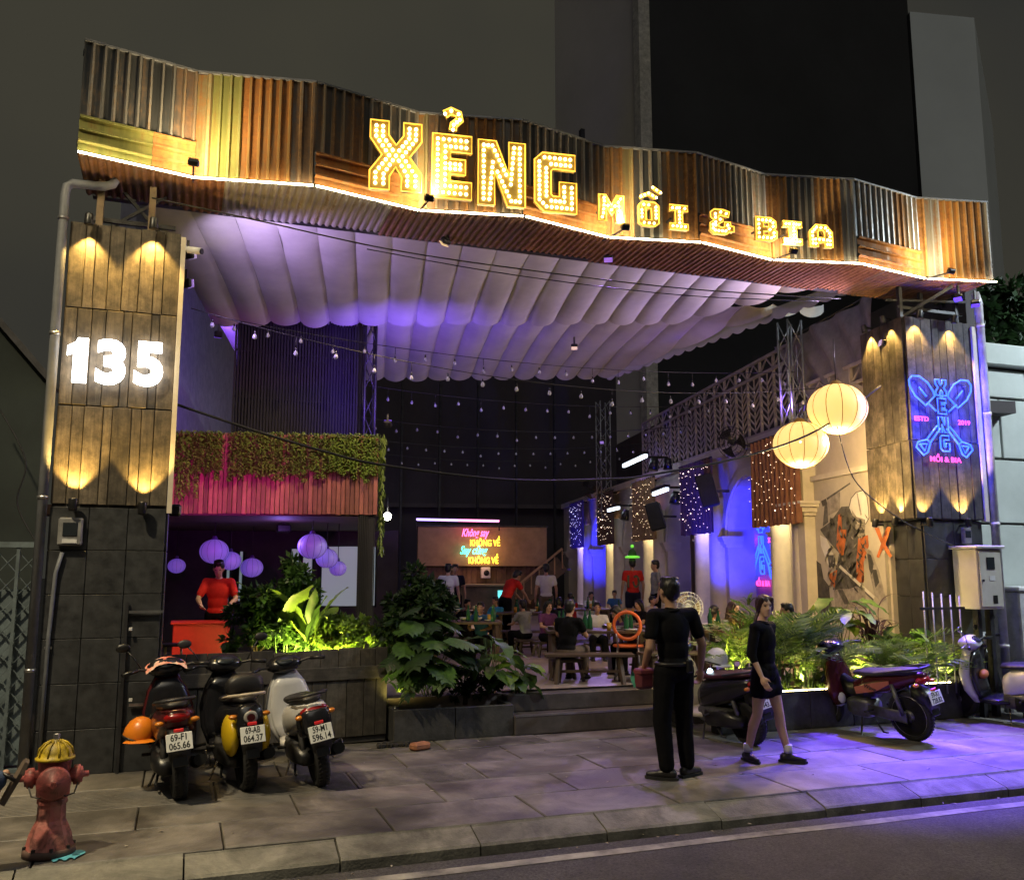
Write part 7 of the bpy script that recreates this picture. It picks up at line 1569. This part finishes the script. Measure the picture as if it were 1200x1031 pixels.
# meter cabinet by the sign pillar
M_cab = mat('cabinet_grey', (.50, .48, .42), .5, var=.1, scale=3); cb = thing('meter_cabinet', 'pale grey electric meter cabinet with a round-cornered window by the sign pillar', 'cabinet', (9.3, 8.85, 1.3))
cbx0, cbx1, cby0, cby1, cz0, cz1 = 9.22, 9.62, 8.60, 8.98, 1.30, 2.04
obj('case', MB().bevbox(((cbx0+cbx1)/2, (cby0+cby1)/2, (cz0+cz1)/2), (cbx1-cbx0, cby1-cby0, cz1-cz0), .012), M_cab, cb); obj('roof_lid', MB().bevbox(((cbx0+cbx1)/2, (cby0+cby1)/2-.01, cz1+.018), (cbx1-cbx0+.06, cby1-cby0+.07, .04), .01), M_cab, cb)
do = obj('door', MB().bevbox(((cbx0+cbx1)/2, cby0-.008, (cz0+cz1)/2), (.35, .016, .68), .006), M_cab, cb); obj('window', MB().bevbox((9.42, cby0-.02, 1.86), (.13, .012, .15), .03), M_glass, do); obj('lock', MB().lathe([(.015, 0), (.015, .02)], 10, Matrix.Translation((9.28, cby0-.012, 1.65)) @ RX), M_black, do); obj('notice', MB().box((9.43, cby0-.019, 1.68), (.09, .004, .06)), M_white, do); obj('slot', MB().box((9.46, cby0-.019, 1.42), (.07, .004, .10)), M_black, do)
obj('stand_leg', MB().bbox((9.30, 8.72, 0), (9.36, 8.80, cz0)), M_dsteel, cb); obj('stand_leg', MB().bbox((9.50, 8.72, 0), (9.56, 8.80, cz0)), M_dsteel, cb)
sm_ = thing('wall_meter', 'small grey meter fixed to the sign pillar above the cabinet', 'meter', atY(1131, 636, 8.97)); a = atY(1131, 628, 8.97); obj('case', MB().bevbox((a.x, 8.95, a.z), (.13, .06, .20), .01), mat('meter_grey2', (.16, .16, .17), .5), sm_); obj('window', MB().bevbox((a.x, 8.918, a.z+.02), (.09, .01, .09), .004), M_glass, sm_)
rl = thing('bar_railing', 'short white bar railing in front of the sign pillar', 'railing', (8.75, 8.75, .4))
for i in range(5): x = 8.52+i*.14; obj('bar', MB().tube([(x, 8.78, .3), (x, 8.78, 1.52-.015*i)], .010, 8), M_galv, rl)
obj('rail', MB().bbox((8.45, 8.765, 1.30), (9.15, 8.78, 1.33)), M_dsteel, rl); obj('rail', MB().bbox((8.45, 8.765, .62), (9.15, 8.78, .65)), M_dsteel, rl)
bn_ = thing('utility_box', 'violet-lit pale utility box at the foot of the neighbour wall', 'box', (10.55, 9.2, 0)); obj('body', MB().bevbox((10.75, 9.3, .75), (.75, .5, 1.5), .02), mat('utility_pale', (.5, .5, .52), .5), bn_); obj('lid', MB().bevbox((10.75, 9.3, 1.53), (.8, .55, .06), .015), M_white, bn_)
# black supports and lamps above the pillars
bs = thing('pillar_top_frame', 'dark steel posts and diagonal bars between the numbered pillar and the soffit', 'frame', (-.6, 9.1, 5.0))
for x in (-.88, -.42): obj('post', MB().bbox((x-.03, 9.06, 4.9), (x+.03, 9.12, Z0-.03)), mat('post_wood', (.25, .18, .11), .8) if x < -.5 else bpy.data.materials['post_wood'], bs)
obj('diagonal', MB().bar((-.85, 9.3, 5.05), (-.3, 9.3, 5.48), .03), M_dsteel, bs); obj('diagonal', MB().bar((-.3, 9.32, 5.05), (-.7, 9.32, 5.48), .03), M_dsteel, bs); obj('cross_bar', MB().bar((-1.0, 9.2, 5.12), (-.2, 9.2, 5.12), .04), M_dsteel, bs)
bs = thing('pillar_top_frame', 'dark steel posts and braces between the sign pillar and the soffit', 'frame', (9.2, 9.2, 5.05))
for x, y in ((8.75, 9.1), (9.2, 9.2), (9.7, 9.1)): obj('post', MB().bbox((x-.025, y-.025, 5.0), (x+.025, y+.025, Z0-.02)), M_dsteel, bs)
obj('diagonal', MB().bar((8.8, 9.15, 5.08), (9.35, 8.8, 5.46), .04), M_dsteel, bs); obj('cross_bar', MB().bar((8.7, 9.1, 5.2), (9.8, 9.1, 5.2), .04), M_dsteel, bs); obj('cross_bar', MB().bar((8.7, 9.3, 5.35), (9.8, 9.0, 5.35), .03), M_dsteel, bs)
cc = thing('security_camera', 'white bullet security camera on the corner of the numbered pillar', 'camera', (0, 9.05, 4.9))
obj('bullet', MB().tube([(-.07, 9.02, 4.86), (.05, 8.94, 4.83)], .035, 12), M_white, cc); obj('lens_face', MB().tube([(.05, 8.94, 4.83), (.056, 8.936, 4.829)], .030, 12), M_black, cc); obj('mount', MB().bar((-.07, 9.02, 4.86), (-.13, 9.06, 4.92), .03), M_white, cc)
for _m in (M_hyd, M_hydp, M_hyy): stain(_m, .6, 9, .42, .55)
# ================================================================ CABLES AND FESTOON LIGHTS
def sagline(a, b, sag, n_=24): a = Vector(a); b = Vector(b); return [a.lerp(b, i/n_)-Vector((0, 0, 4*sag*(i/n_)*(1-i/n_))) for i in range(n_+1)]
for desc, pts, r_ in (('thick black cable sagging across the entrance between the two pillars', [atY(204, 473, 9.15), atY(300, 505, 9.2), atY(384, 530, 9.2), atY(450, 545, 9.2), atY(595, 562, 9.2), atY(717, 561, 9.2), atY(764, 556, 9.2), atY(876, 534, 9.2), atY(960, 503, 9.2), atY(1032, 452, 9.1)], .013),
                   ('thin black cable running under the soffit above the canopy edge', [atY(178, 232, 8.95), atY(300, 258, 8.95), atY(450, 291, 8.95), atY(600, 314, 8.95), atY(800, 338, 8.95), atY(985, 350, 8.95)], .008), ('second thin cable just below the soffit cable', [atY(430, 292, 9.0), atY(600, 322, 9.0), atY(800, 346, 9.0), atY(960, 353, 9.0)], .006),
                   ('loose cable hanging from the lantern down to the sign pillar meter', [atY(981, 500, 9.1), atY(1000, 560, 8.98), atY(1040, 598, 8.93), atY(1080, 622, 8.93), atY(1122, 641, 8.9)], .007), ('black cable looping down the left house wall', [atY(0, 480, 9.9), atY(30, 540, 9.8), atY(20, 590, 9.8), atY(45, 640, 9.7)], .008)):
    q = []
    for i in range(len(pts)-1):                         # soften the polyline
        p0_, p1_, p2_, p3_ = pts[max(i-1, 0)], pts[i], pts[i+1], pts[min(i+2, len(pts)-1)]
        for k in range(6): t = k/6; q.append(.5*((2*p1_)+(p2_-p0_)*t+(2*p0_-5*p1_+4*p2_-p3_)*t*t+(3*p1_-p0_-3*p2_+p3_)*t**3))
    q.append(pts[-1]); o = obj('overhead_cable', MB().tube(q, r_, 6), M_cable); tag(o, desc, 'cable', 'overhead cables')
bme = MB(); bme.lathe([(.004, .02), (.012, .018), (.022, 0), (.031, -.022), (.030, -.04), (.020, -.056), (.001, -.062)], 12)
bulb_me = bme.mesh('glass_bulb', emat('festoon_bulb', (.85, .80, 1), .02, (.32, .32, .38))); sock_me = MB().lathe([(.010, .065), (.013, .06), (.013, .018), (.009, .015)], 8).mesh('socket', M_black)
for k, (A, B, sag, n_, desc) in enumerate((((-.02, 10.0, 4.55), (8.95, 10.6, 4.45), .42, 20, 'nearest the entrance'), ((.3, 11.9, 5.0), (9.2, 11.9, 4.95), .25, 21, 'in front of the balcony'), ((.9, 14.8, 5.05), (9.9, 14.6, 4.95), .3, 22, 'above the balcony screen'),
        ((1.2, 17.5, 5.0), (10.3, 17.0, 4.9), .35, 22, 'over the middle tables'), ((1.5, 20, 4.95), (10.9, 19.5, 4.9), .35, 22, 'over the rear tables'), ((2, 23, 5.1), (11.6, 22.5, 5.0), .4, 22, 'in front of the kiosk'))):
    th = thing('festoon_lights', 'string of small clear bulbs hung across the yard %s' % desc, 'string lights', A, group='strings of bulbs across the yard'); pts = sagline(A, B, sag, n_*2)
    obj('wire', MB().tube(pts, .005 if k < 3 else .007, 4), M_wire, th)
    for i in range(1, 2*n_, 2):
        p = pts[i]; drop = random.choice((.03, .03, .10)); M = OM[th.name].inverted() @ Matrix.Translation(p-Vector((0, 0, drop+.07))) @ Matrix.Scale(.78, 4)
        inst('socket', sock_me, th, M); inst('bulb', bulb_me, th, M)
        if drop > .05: obj('drop_wire', MB().tube([p, p-Vector((0, 0, drop))], .004, 4), M_wire, th)
lb_ = thing('bare_lamp', 'bare white lamp glowing beside the black column', 'lamp', atD(454, 605, 20)); p = atD(454, 605, 20); obj('globe', MB().sphere(p, .09, 14, 10), emat('bare_white', (1, .97, .85), 14), lb_); obj('holder', MB().tube([p+Vector((0, 0, .08)), p+Vector((0, 0, .5))], .02, 6), M_black, lb_); lamp('POINT', p-Vector((0, .2, .1)), 20, (1, .95, .8), lb_, radius=.1)
# ================================================================ YARD FURNITURE
M_tbl = mat('dark_table_wood', (.075, .048, .035), .5, var=.3, scale=5, stretch=(1, 6, 1)); M_dish = mat('white_dish', (.6, .6, .6), .25, var=.05); M_bot = mat('bottle_green', (.02, .09, .04), .1, var=.1); M_beer = mat('beer_glass', (.45, .25, .04), .1, var=.1); M_foil = mat('foil_tray', (.5, .5, .52), .3, .7)
def table(desc, px_, py_, d, rz, L_=1.2, W_=.65, H_=.60, seed=0, clutter=16):
    p = atD(px_, py_, d); rd = random.Random(seed); th = thing('dining_table', desc, 'table', (p.x, p.y, FZ), rz); Q = lambda x, y, z: OM[th.name] @ Vector((x, y, z)); Rm_ = Matrix.Rotation(rz, 3, 'Z')
    for i in range(4): obj('top_board', MB().bevbox(Q(0, -W_/2+(i+.5)*W_/4, H_-.018), (L_, W_/4-.006, .036), .004, Rm_), M_tbl, th)
    for dx in (-1, 1):
        for dy in (-1, 1): obj('leg', MB().bar(Q(dx*(L_/2-.08), dy*(W_/2-.07), 0), Q(dx*(L_/2-.08), dy*(W_/2-.07), H_-.03), .055), M_tbl, th)
    for dx in (-1, 1): obj('apron', MB().bar(Q(dx*(L_/2-.08), -W_/2+.07, H_-.09), Q(dx*(L_/2-.08), W_/2-.07, H_-.09), .03, .08), M_tbl, th)
    kinds = {'plate': 0, 'bowl': 0, 'beer_bottle': 0, 'glass': 0, 'foil_tray': 0}
    dm = desc.split('table')[1].strip() or 'the steps'
    for i in range(clutter):
        x, y = rd.uniform(-L_/2+.1, L_/2-.1), rd.uniform(-W_/2+.08, W_/2-.08); c = Q(x, y, H_); k = rd.choice(['plate', 'bowl', 'beer_bottle', 'glass', 'glass', 'foil_tray', 'beer_bottle'])
        pr = {'plate': [(.05, 0), (.09, .012), (.095, .02), (.088, .018)], 'bowl': [(.03, 0), (.055, .03), (.065, .055), (.06, .05)], 'beer_bottle': [(.032, 0), (.034, .01), (.034, .13), (.014, .19), (.013, .24), (.015, .245)], 'glass': [(.026, 0), (.032, .10), (.029, .095)], 'foil_tray': [(.07, 0), (.085, .04), (.09, .042)]}[k]
        o = obj(k, MB().lathe(pr, 12, Matrix.Translation(c)), {'plate': M_dish, 'bowl': M_dish, 'beer_bottle': M_bot, 'glass': M_beer, 'foil_tray': M_foil}[k])
        tag(o, {'plate': 'white plate', 'bowl': 'small white bowl', 'beer_bottle': 'green beer bottle', 'glass': 'amber glass of beer', 'foil_tray': 'round foil food tray'}[k]+' on the table '+dm, k.replace('_', ' '), 'tableware on the table '+dm)
    return th
table('long dark wooden table between the black-shirted man and the woman in plum', 697, 745, 12.0, R(-20), 1.3, .7, .60, 1, 18)
table('dark wooden table in front of the croton leaves', 800, 735, 12.3, R(-10), 1.2, .6, .62, 2, 12)
table('dark wooden table beside the blue-shirted man', 545, 742, 14.0, R(-15), 1.1, .7, .60, 3, 14)
table('dark wooden table under the bending red server', 622, 735, 17.0, R(-20), 1.3, .7, .6, 4, 12)
table('dark wooden table near the white-shirted man by the shrub', 530, 732, 17.3, R(-12), 1.2, .7, .6, 5, 10)
table('dark wooden table below the man in grey', 757, 728, 16.4, R(-15), 1.2, .7, .6, 7, 12)
table('dark wooden table near the long-haired guest in white', 850, 735, 12.2, R(-10), .9, .6, .6, 8, 10)
table('dark wooden table behind the lettered black shirt', 680, 727, 18.5, R(-12), 1.2, .7, .6, 6, 10)
def bench(desc, px_, py_, d, rz, L_=1.1):
    p = atD(px_, py_, d); th = thing('wooden_bench', desc, 'bench', (p.x, p.y, FZ), rz); Q = lambda x, y, z: OM[th.name] @ Vector((x, y, z)); Rm_ = Matrix.Rotation(rz, 3, 'Z')
    for i in (-1, 1): obj('seat_board', MB().bevbox(Q(0, i*.075, .34), (L_, .14, .035), .005, Rm_), M_tbl, th)
    for dx in (-1, 1):
        for dy in (-1, 1): obj('leg', MB().bar(Q(dx*(L_/2-.14), dy*.15, 0), Q(dx*(L_/2-.18), dy*.08, .33), .045), M_tbl, th)
        obj('brace', MB().bar(Q(dx*(L_/2-.16), -.12, .14), Q(dx*(L_/2-.16), .12, .14), .03), M_tbl, th)
    obj('stretcher', MB().bar(Q(-L_/2+.16, 0, .14), Q(L_/2-.16, 0, .14), .03), M_tbl, th)
bench('dark wooden bench in front of the long dark table by the steps', 690, 770, 11.2, R(-20)); bench('dark wooden bench along the table under the bending red server', 625, 742, 15.5, R(-15)); bench('dark wooden bench beside the table in front of the croton', 790, 760, 11.4, R(-10), .9)
# orange tube-back chair, white bucket, standing fan
M_or = mat('orange_plastic', (.75, .14, .03), .4, var=.1); p = atZ(737, 795, FZ); ch = thing('metal_chair', 'metal-legged chair with an orange tubular back beside the long dark table', 'chair', p, R(-120)); Q = lambda x, y, z: OM[ch.name] @ Vector((x, y, z))
obj('back_tube', MB().tube([Q(.2+.02*math.cos(a), .17*math.cos(a), .68+.17*math.sin(a)) for a in [i*math.pi/10 for i in range(20)]], .022, 8, closed=True), M_or, ch); obj('seat', MB().lathe([(.19, .40), (.2, .415), (.19, .43)], 20, OM[ch.name]), M_or, ch)
for dx in (-1, 1):
    for dy in (-1, 1): obj('leg', MB().tube([Q(dx*.18, dy*.17, 0), Q(dx*.13, dy*.13, .40)], .011, 6), M_steel, ch)
for dy in (-1, 1): obj('back_post', MB().tube([Q(.16, dy*.12, .40), Q(.2, dy*.14, .58)], .011, 6), M_steel, ch)
p = atZ(722, 788, FZ); bk_ = thing('white_bucket', 'white plastic bucket under the long dark table', 'bucket', p); obj('pail', MB().lathe([(.10, 0), (.125, .22), (.13, .23), (.12, .225)], 18, Matrix.Translation(p)), M_white, bk_); obj('bail_handle', MB().tube([p+Vector((.125*math.cos(a), .0, .2-.09*math.sin(a))) for a in [i*math.pi/8 for i in range(9)]], .005, 5), M_steel, bk_)
def fan_cage(par, c, d, r_, m_, blade):
    d = Vector(d).normalized(); T = Matrix.Translation(c) @ d.to_track_quat('Z', 'Y').to_matrix().to_4x4()
    for k, (rr, z) in enumerate(((r_, 0), (r_*.75, .045), (r_*.45, .06), (r_*.2, .065))): obj('guard_ring', MB().tube([T @ Vector((rr*math.cos(a), rr*math.sin(a), z)) for a in [i*math.pi/14 for i in range(28)]], .006, 5, closed=True), m_, par)
    mb = MB()
    for i in range(24): a = i*math.pi/12; mb.tube([T @ Vector((r_*.2*math.cos(a), r_*.2*math.sin(a), .065)), T @ Vector((r_*.7*math.cos(a), r_*.7*math.sin(a), .048)), T @ Vector((r_*math.cos(a), r_*math.sin(a), 0)), T @ Vector((r_*.6*math.cos(a), r_*.6*math.sin(a), -.06))], .0022, 4)
    obj('guard_wires', mb, m_, par, kind='stuff')
    for i in range(3):
        a = i*2*math.pi/3; obj('blade', MB().grid(lambda u, v: T @ Vector((math.cos(a+(v-.5)*1.3*(.4+.6*u))*r_*(.15+.72*u), math.sin(a+(v-.5)*1.3*(.4+.6*u))*r_*(.15+.72*u), .02*(v-.5)*2)), 5, 4), blade, par)
    obj('motor', MB().lathe([(.05, -.12), (.06, -.10), (.06, -.03), (.035, .03)], 14, T), m_, par)
p = atD(806, 712, 11.6); fn_ = thing('standing_fan', 'white standing fan turned toward the street beside the man in black', 'fan', (p.x, p.y, FZ)); fan_cage(fn_, p, (-.25, -1, .05), .20, M_white, mat('fan_blade', (.30, .22, .15), .4)); obj('pole', MB().tube([(p.x, p.y+.08, FZ), (p.x, p.y+.08, p.z-.02)], .016, 8), M_white, fn_); obj('foot', MB().lathe([(.19, 0), (.19, .02), (.05, .05)], 20, Matrix.Translation((p.x, p.y+.08, FZ))), M_white, fn_)
for (x, y, off, desc, sz) in ((858, 519, .55, 'dark wall fan below the lattice railing near the blue arch', .30), (692, 573, .7, 'dark wall fan at the far end of the arcade', .34)):
    p = atW(x, y, off); f_ = thing('wall_fan', desc, 'fan', p); fan_cage(f_, p, (-.9, -.45, -.35), sz, M_dsteel, M_black); obj('wall_arm', MB().tube([p+VD*.1, p+VD*(off*.6)-Vector((0, 0, .05)), p+VD*off+Vector((0, 0, .08))], .02, 6), M_dsteel, f_)
# stage lights and speakers along the arcade
M_tubew = emat('stage_tube', (.75, .88, 1), 3.5)
for (x0, y0, x1, y1, off, desc) in ((731, 546, 757, 534, .9, 'twin stage light bar on a tall stand near the golden curtain'), (766, 579, 782, 573, .6, 'stage light bar above the grey arch'), (713, 598, 725, 595, .6, 'stage light bar above the dark brown curtain')):
    a = atW(x0, y0, off); b = atW(x1, y1, off); t_ = thing('stage_light', desc, 'stage light', a); obj('light_bar', MB().bar(a, b, .07, .07), M_tubew, t_); obj('bar_housing', MB().bar(a+Vector((0, 0, .07)), b+Vector((0, 0, .07)), .14, .07), M_black, t_)
    c = (a+b)/2; obj('hanger', MB().bar(c+Vector((0, 0, .1)), c+VD*off*.9+Vector((0, 0, .1)), .05), M_black, t_); obj('can_light', MB().tube([b+VD*.2-Vector((0, 0, .05)), b+VD*.15-Vector((0, 0, .32))], [.08, .12], 10), M_black, t_); obj('can_light', MB().tube([b+VD*.5-Vector((0, 0, .05)), b+VD*.5-Vector((0, 0, .30))], [.08, .11], 10), M_black, t_)
for (x, y, off, desc) in ((829, 575, .5, 'black loudspeaker with a blue-lit face over the purple curtain'), (768, 605, .5, 'black loudspeaker tilted over the golden curtain')):
    p = atW(x, y, off); s_ = thing('loudspeaker', desc, 'speaker', p); Rm_ = Matrix.Rotation(R(55), 3, 'Z') @ Matrix.Rotation(R(-14), 3, 'X'); obj('cabinet', MB().bevbox(p, (.34, .32, .62), .02, Rm_), M_matblack, s_); obj('grille', MB().box(p+Rm_ @ Vector((0, -.165, 0)), (.30, .012, .56), Rm_), M_dsteel, s_); obj('wall_bracket', MB().bar(p, p+VD*off, .05), M_dsteel, s_)
# hanging tarpaulin and slim pole beside the lanterns
tp0 = atW(955, 352, .1); tp1 = atW(1008, 352, .15)
tv = thing('tarpaulin', 'grey-violet tarpaulin hanging in folds between the canopy and the sign pillar', 'tarpaulin', wall(10.6, 4.2, .2))
def tf(u, v): s_ = Sof(9.75)+3.1*u*(1-.45*v); return wl(s_, .02+.05*math.sin(u*26+v*3)+.03*math.sin(u*11+2), 5.6-1.15*v-.25*u*v)
obj('sheet', MB().grid(tf, 90, 14), mat('tarp_cloth', (.20, .18, .20), .7, var=.2, bump=.3), tv); obj('top_cord', MB().tube([tf(0, 0), tf(.5, 0), tf(1, 0)], .012, 6), M_wire, tv)
# small litter, rubble and leaves on the pavement
M_brick = mat('old_brick', (.30, .13, .07), .9, var=.3, bump=.5); M_rub = mat('dark_rubble', (.03, .027, .024), .95, var=.4, bump=.6)
p = atZ(492, 878); o = obj('broken_brick', MB().bevbox((p.x, p.y, .035), (.20, .12, .07), .018, Matrix.Rotation(.4, 3, 'Z')), M_brick); tag(o, 'broken orange brick lying by the low planter', 'brick')
p = atZ(462, 874); mb = MB()
for i in range(40): a = random.uniform(0, 6.3); r_ = random.random(); mb.bevbox((p.x+.24*r_*math.cos(a), p.y+.10*r_*math.sin(a), .018), (random.uniform(.02, .07), random.uniform(.02, .05), .035), .006, Matrix.Rotation(a, 3, 'Z'))
o = obj('rubble', mb, M_rub, kind='stuff'); tag(o, 'dark rubble heap against the fence end', 'rubble')
mb = MB()
for i in range(120):
    x = random.uniform(-1.5, 10); y = random.choice([random.uniform(6.5, 9.3), random.uniform(6.0, 6.2), random.uniform(8.6, 9.4)]); a = random.uniform(0, 6.3); s_ = random.uniform(.012, .035); z = .004 if y > 6.4 else -.122
    mb.add([(x, y, z), (x+s_*math.cos(a), y+s_*math.sin(a), z+.006), (x+s_*1.6*math.cos(a+.3), y+s_*1.6*math.sin(a+.3), z), (x+s_*math.cos(a+.8), y+s_*math.sin(a+.8), z+.003)], [(0, 1, 2, 3)])
o = obj('litter', mb, mat('dry_leaf', (.22, .17, .10), .9, col2=(.4, .38, .34), scale=2), kind='stuff'); tag(o, 'scattered dry leaves and scraps on the pavement and kerb', 'litter')
# ================================================================ PURPLE FLOODLIGHTS UNDER THE CANOPY
def flood(desc, p, to, e, col, size=100, sc_=.7, cap=None):
    p = Vector(p); to = Vector(to); d = (to-p).normalized(); Rm = d.to_track_quat('-Z', 'Y').to_matrix()
    th = thing('floodlight', desc, 'floodlight', p)
    obj('housing', MB().bevbox(p-d*.06, (.16*sc_, .13*sc_, .08*sc_), .015, Rm), M_black, th)
    obj('lens', MB().box(p-d*.015, (.14*sc_, .11*sc_, .006), Rm), emat('lens_glow', col, .5), th)
    obj('yoke', MB().bar(p-d*.08, p-d*.08+Vector((0, 0, .14)), .025), M_dsteel, th)
    lamp('SPOT', p+d*.02, e, col, th, to=to, size=size, blend=1, radius=.06)
flood('black floodlight on the pillar corner throwing violet light into the canopy', (-.02, 9.35, 4.92), (3.2, 12.5, 5.6), 120, (.72, .55, 1), 120)
flood('second black floodlight below it throwing violet light across the canopy', (-.02, 9.35, 4.62), (5.5, 13.0, 5.4), 170, (.55, .32, 1), 110)
flood('violet floodlight above the sign pillar aimed at the pavement', (9.35, 8.72, 5.25), (6.8, 7.35, 0), 11000, (.12, .045, 1), 36)
flood('violet floodlight beside it aimed at the scooters', (9.6, 8.68, 5.18), (8.6, 7.6, 0), 5500, (.14, .06, 1), 34)
flood('violet floodlight under the soffit aimed at the entrance pavement', (4.6, 9.3, 5.40), (3.7, 7.6, 0), 420, (.45, .22, 1), 62)
flood('blue floodlight on the balcony end aimed at the rear canopy folds', (2.55, 11.9, 3.75), (3.4, 14.5, 5.4), 330, (.22, .10, 1), 120)
flood('blue floodlight by the lantern truss aimed at the rear canopy folds', (9.1, 11.6, 4.3), (5.5, 14.5, 5.5), 110, (.22, .10, 1), 110)
flood('violet floodlight on the far truss washing the yard floor', (10.6, 22, 5.2), (7, 17, .4), 300, (.5, .3, 1), 100)
flood('amber floodlight under the canopy aimed at the tables', (6.0, 13.45, 5.42), (5.2, 11.6, .8), 90, (1, .72, .55), 90)
flood('pale lilac floodlight on the sign pillar aimed along the canopy front', (8.55, 9.3, 4.75), (4.5, 11.0, 5.6), 420, (.85, .62, 1), 115)  # fill light added to brighten the dull right part of the canopy
flood('added warm fill light under the soffit aimed at the vine-covered balcony', (2.6, 9.40, 5.38), (1.4, 11.9, 3.25), 500, (1, .72, .38), 70)  # fill light added to make the balcony vines brighter
flood('violet floodlight behind the balcony screen washing the tall boundary wall', (.35, 13.3, 5.1), (-.2, 17.5, 4.6), 700, (.25, .10, 1), 100)
# street lamps on the pavement, both standing outside the picture
def street_lamp(desc, x, y, hx, hy, aim, e, col, size):
    t = thing('street_lamp', desc, 'street lamp', (x, y, 0))
    obj('pole', MB().tube([(x, y, -.1), (x, y, 7.4), (x+(hx-x)*.3, y+(hy-y)*.3, 8.0), (hx, hy, 8.15)], [.09, .07, .05, .045], 10), M_galv, t); obj('head', MB().bevbox((hx, hy, 8.12), (.30, .5, .12), .04), M_dsteel, t); obj('lens', MB().box((hx, hy, 8.055), (.22, .4, .008)), emat('street_lens', col, 8), t)
    obj('base_plate', MB().bevbox((x, y, .01), (.3, .3, .02), .005), M_galv, t)
    lamp('SPOT', (hx, hy, 8.02), e, col, t, to=aim, size=size, blend=1, radius=.2)
street_lamp('tall street lamp with a warm light beyond the folding gate', -5.0, 6.6, -3.2, 5.2, (.2, 6.9, 0), 3300, (1, .82, .50), 100)
street_lamp('tall street lamp with a cool light beyond the neighbour wall', 15.5, 6.6, 14.2, 5.4, (11.3, 9.6, 3.0), 4300, (.78, .92, 1), 100)
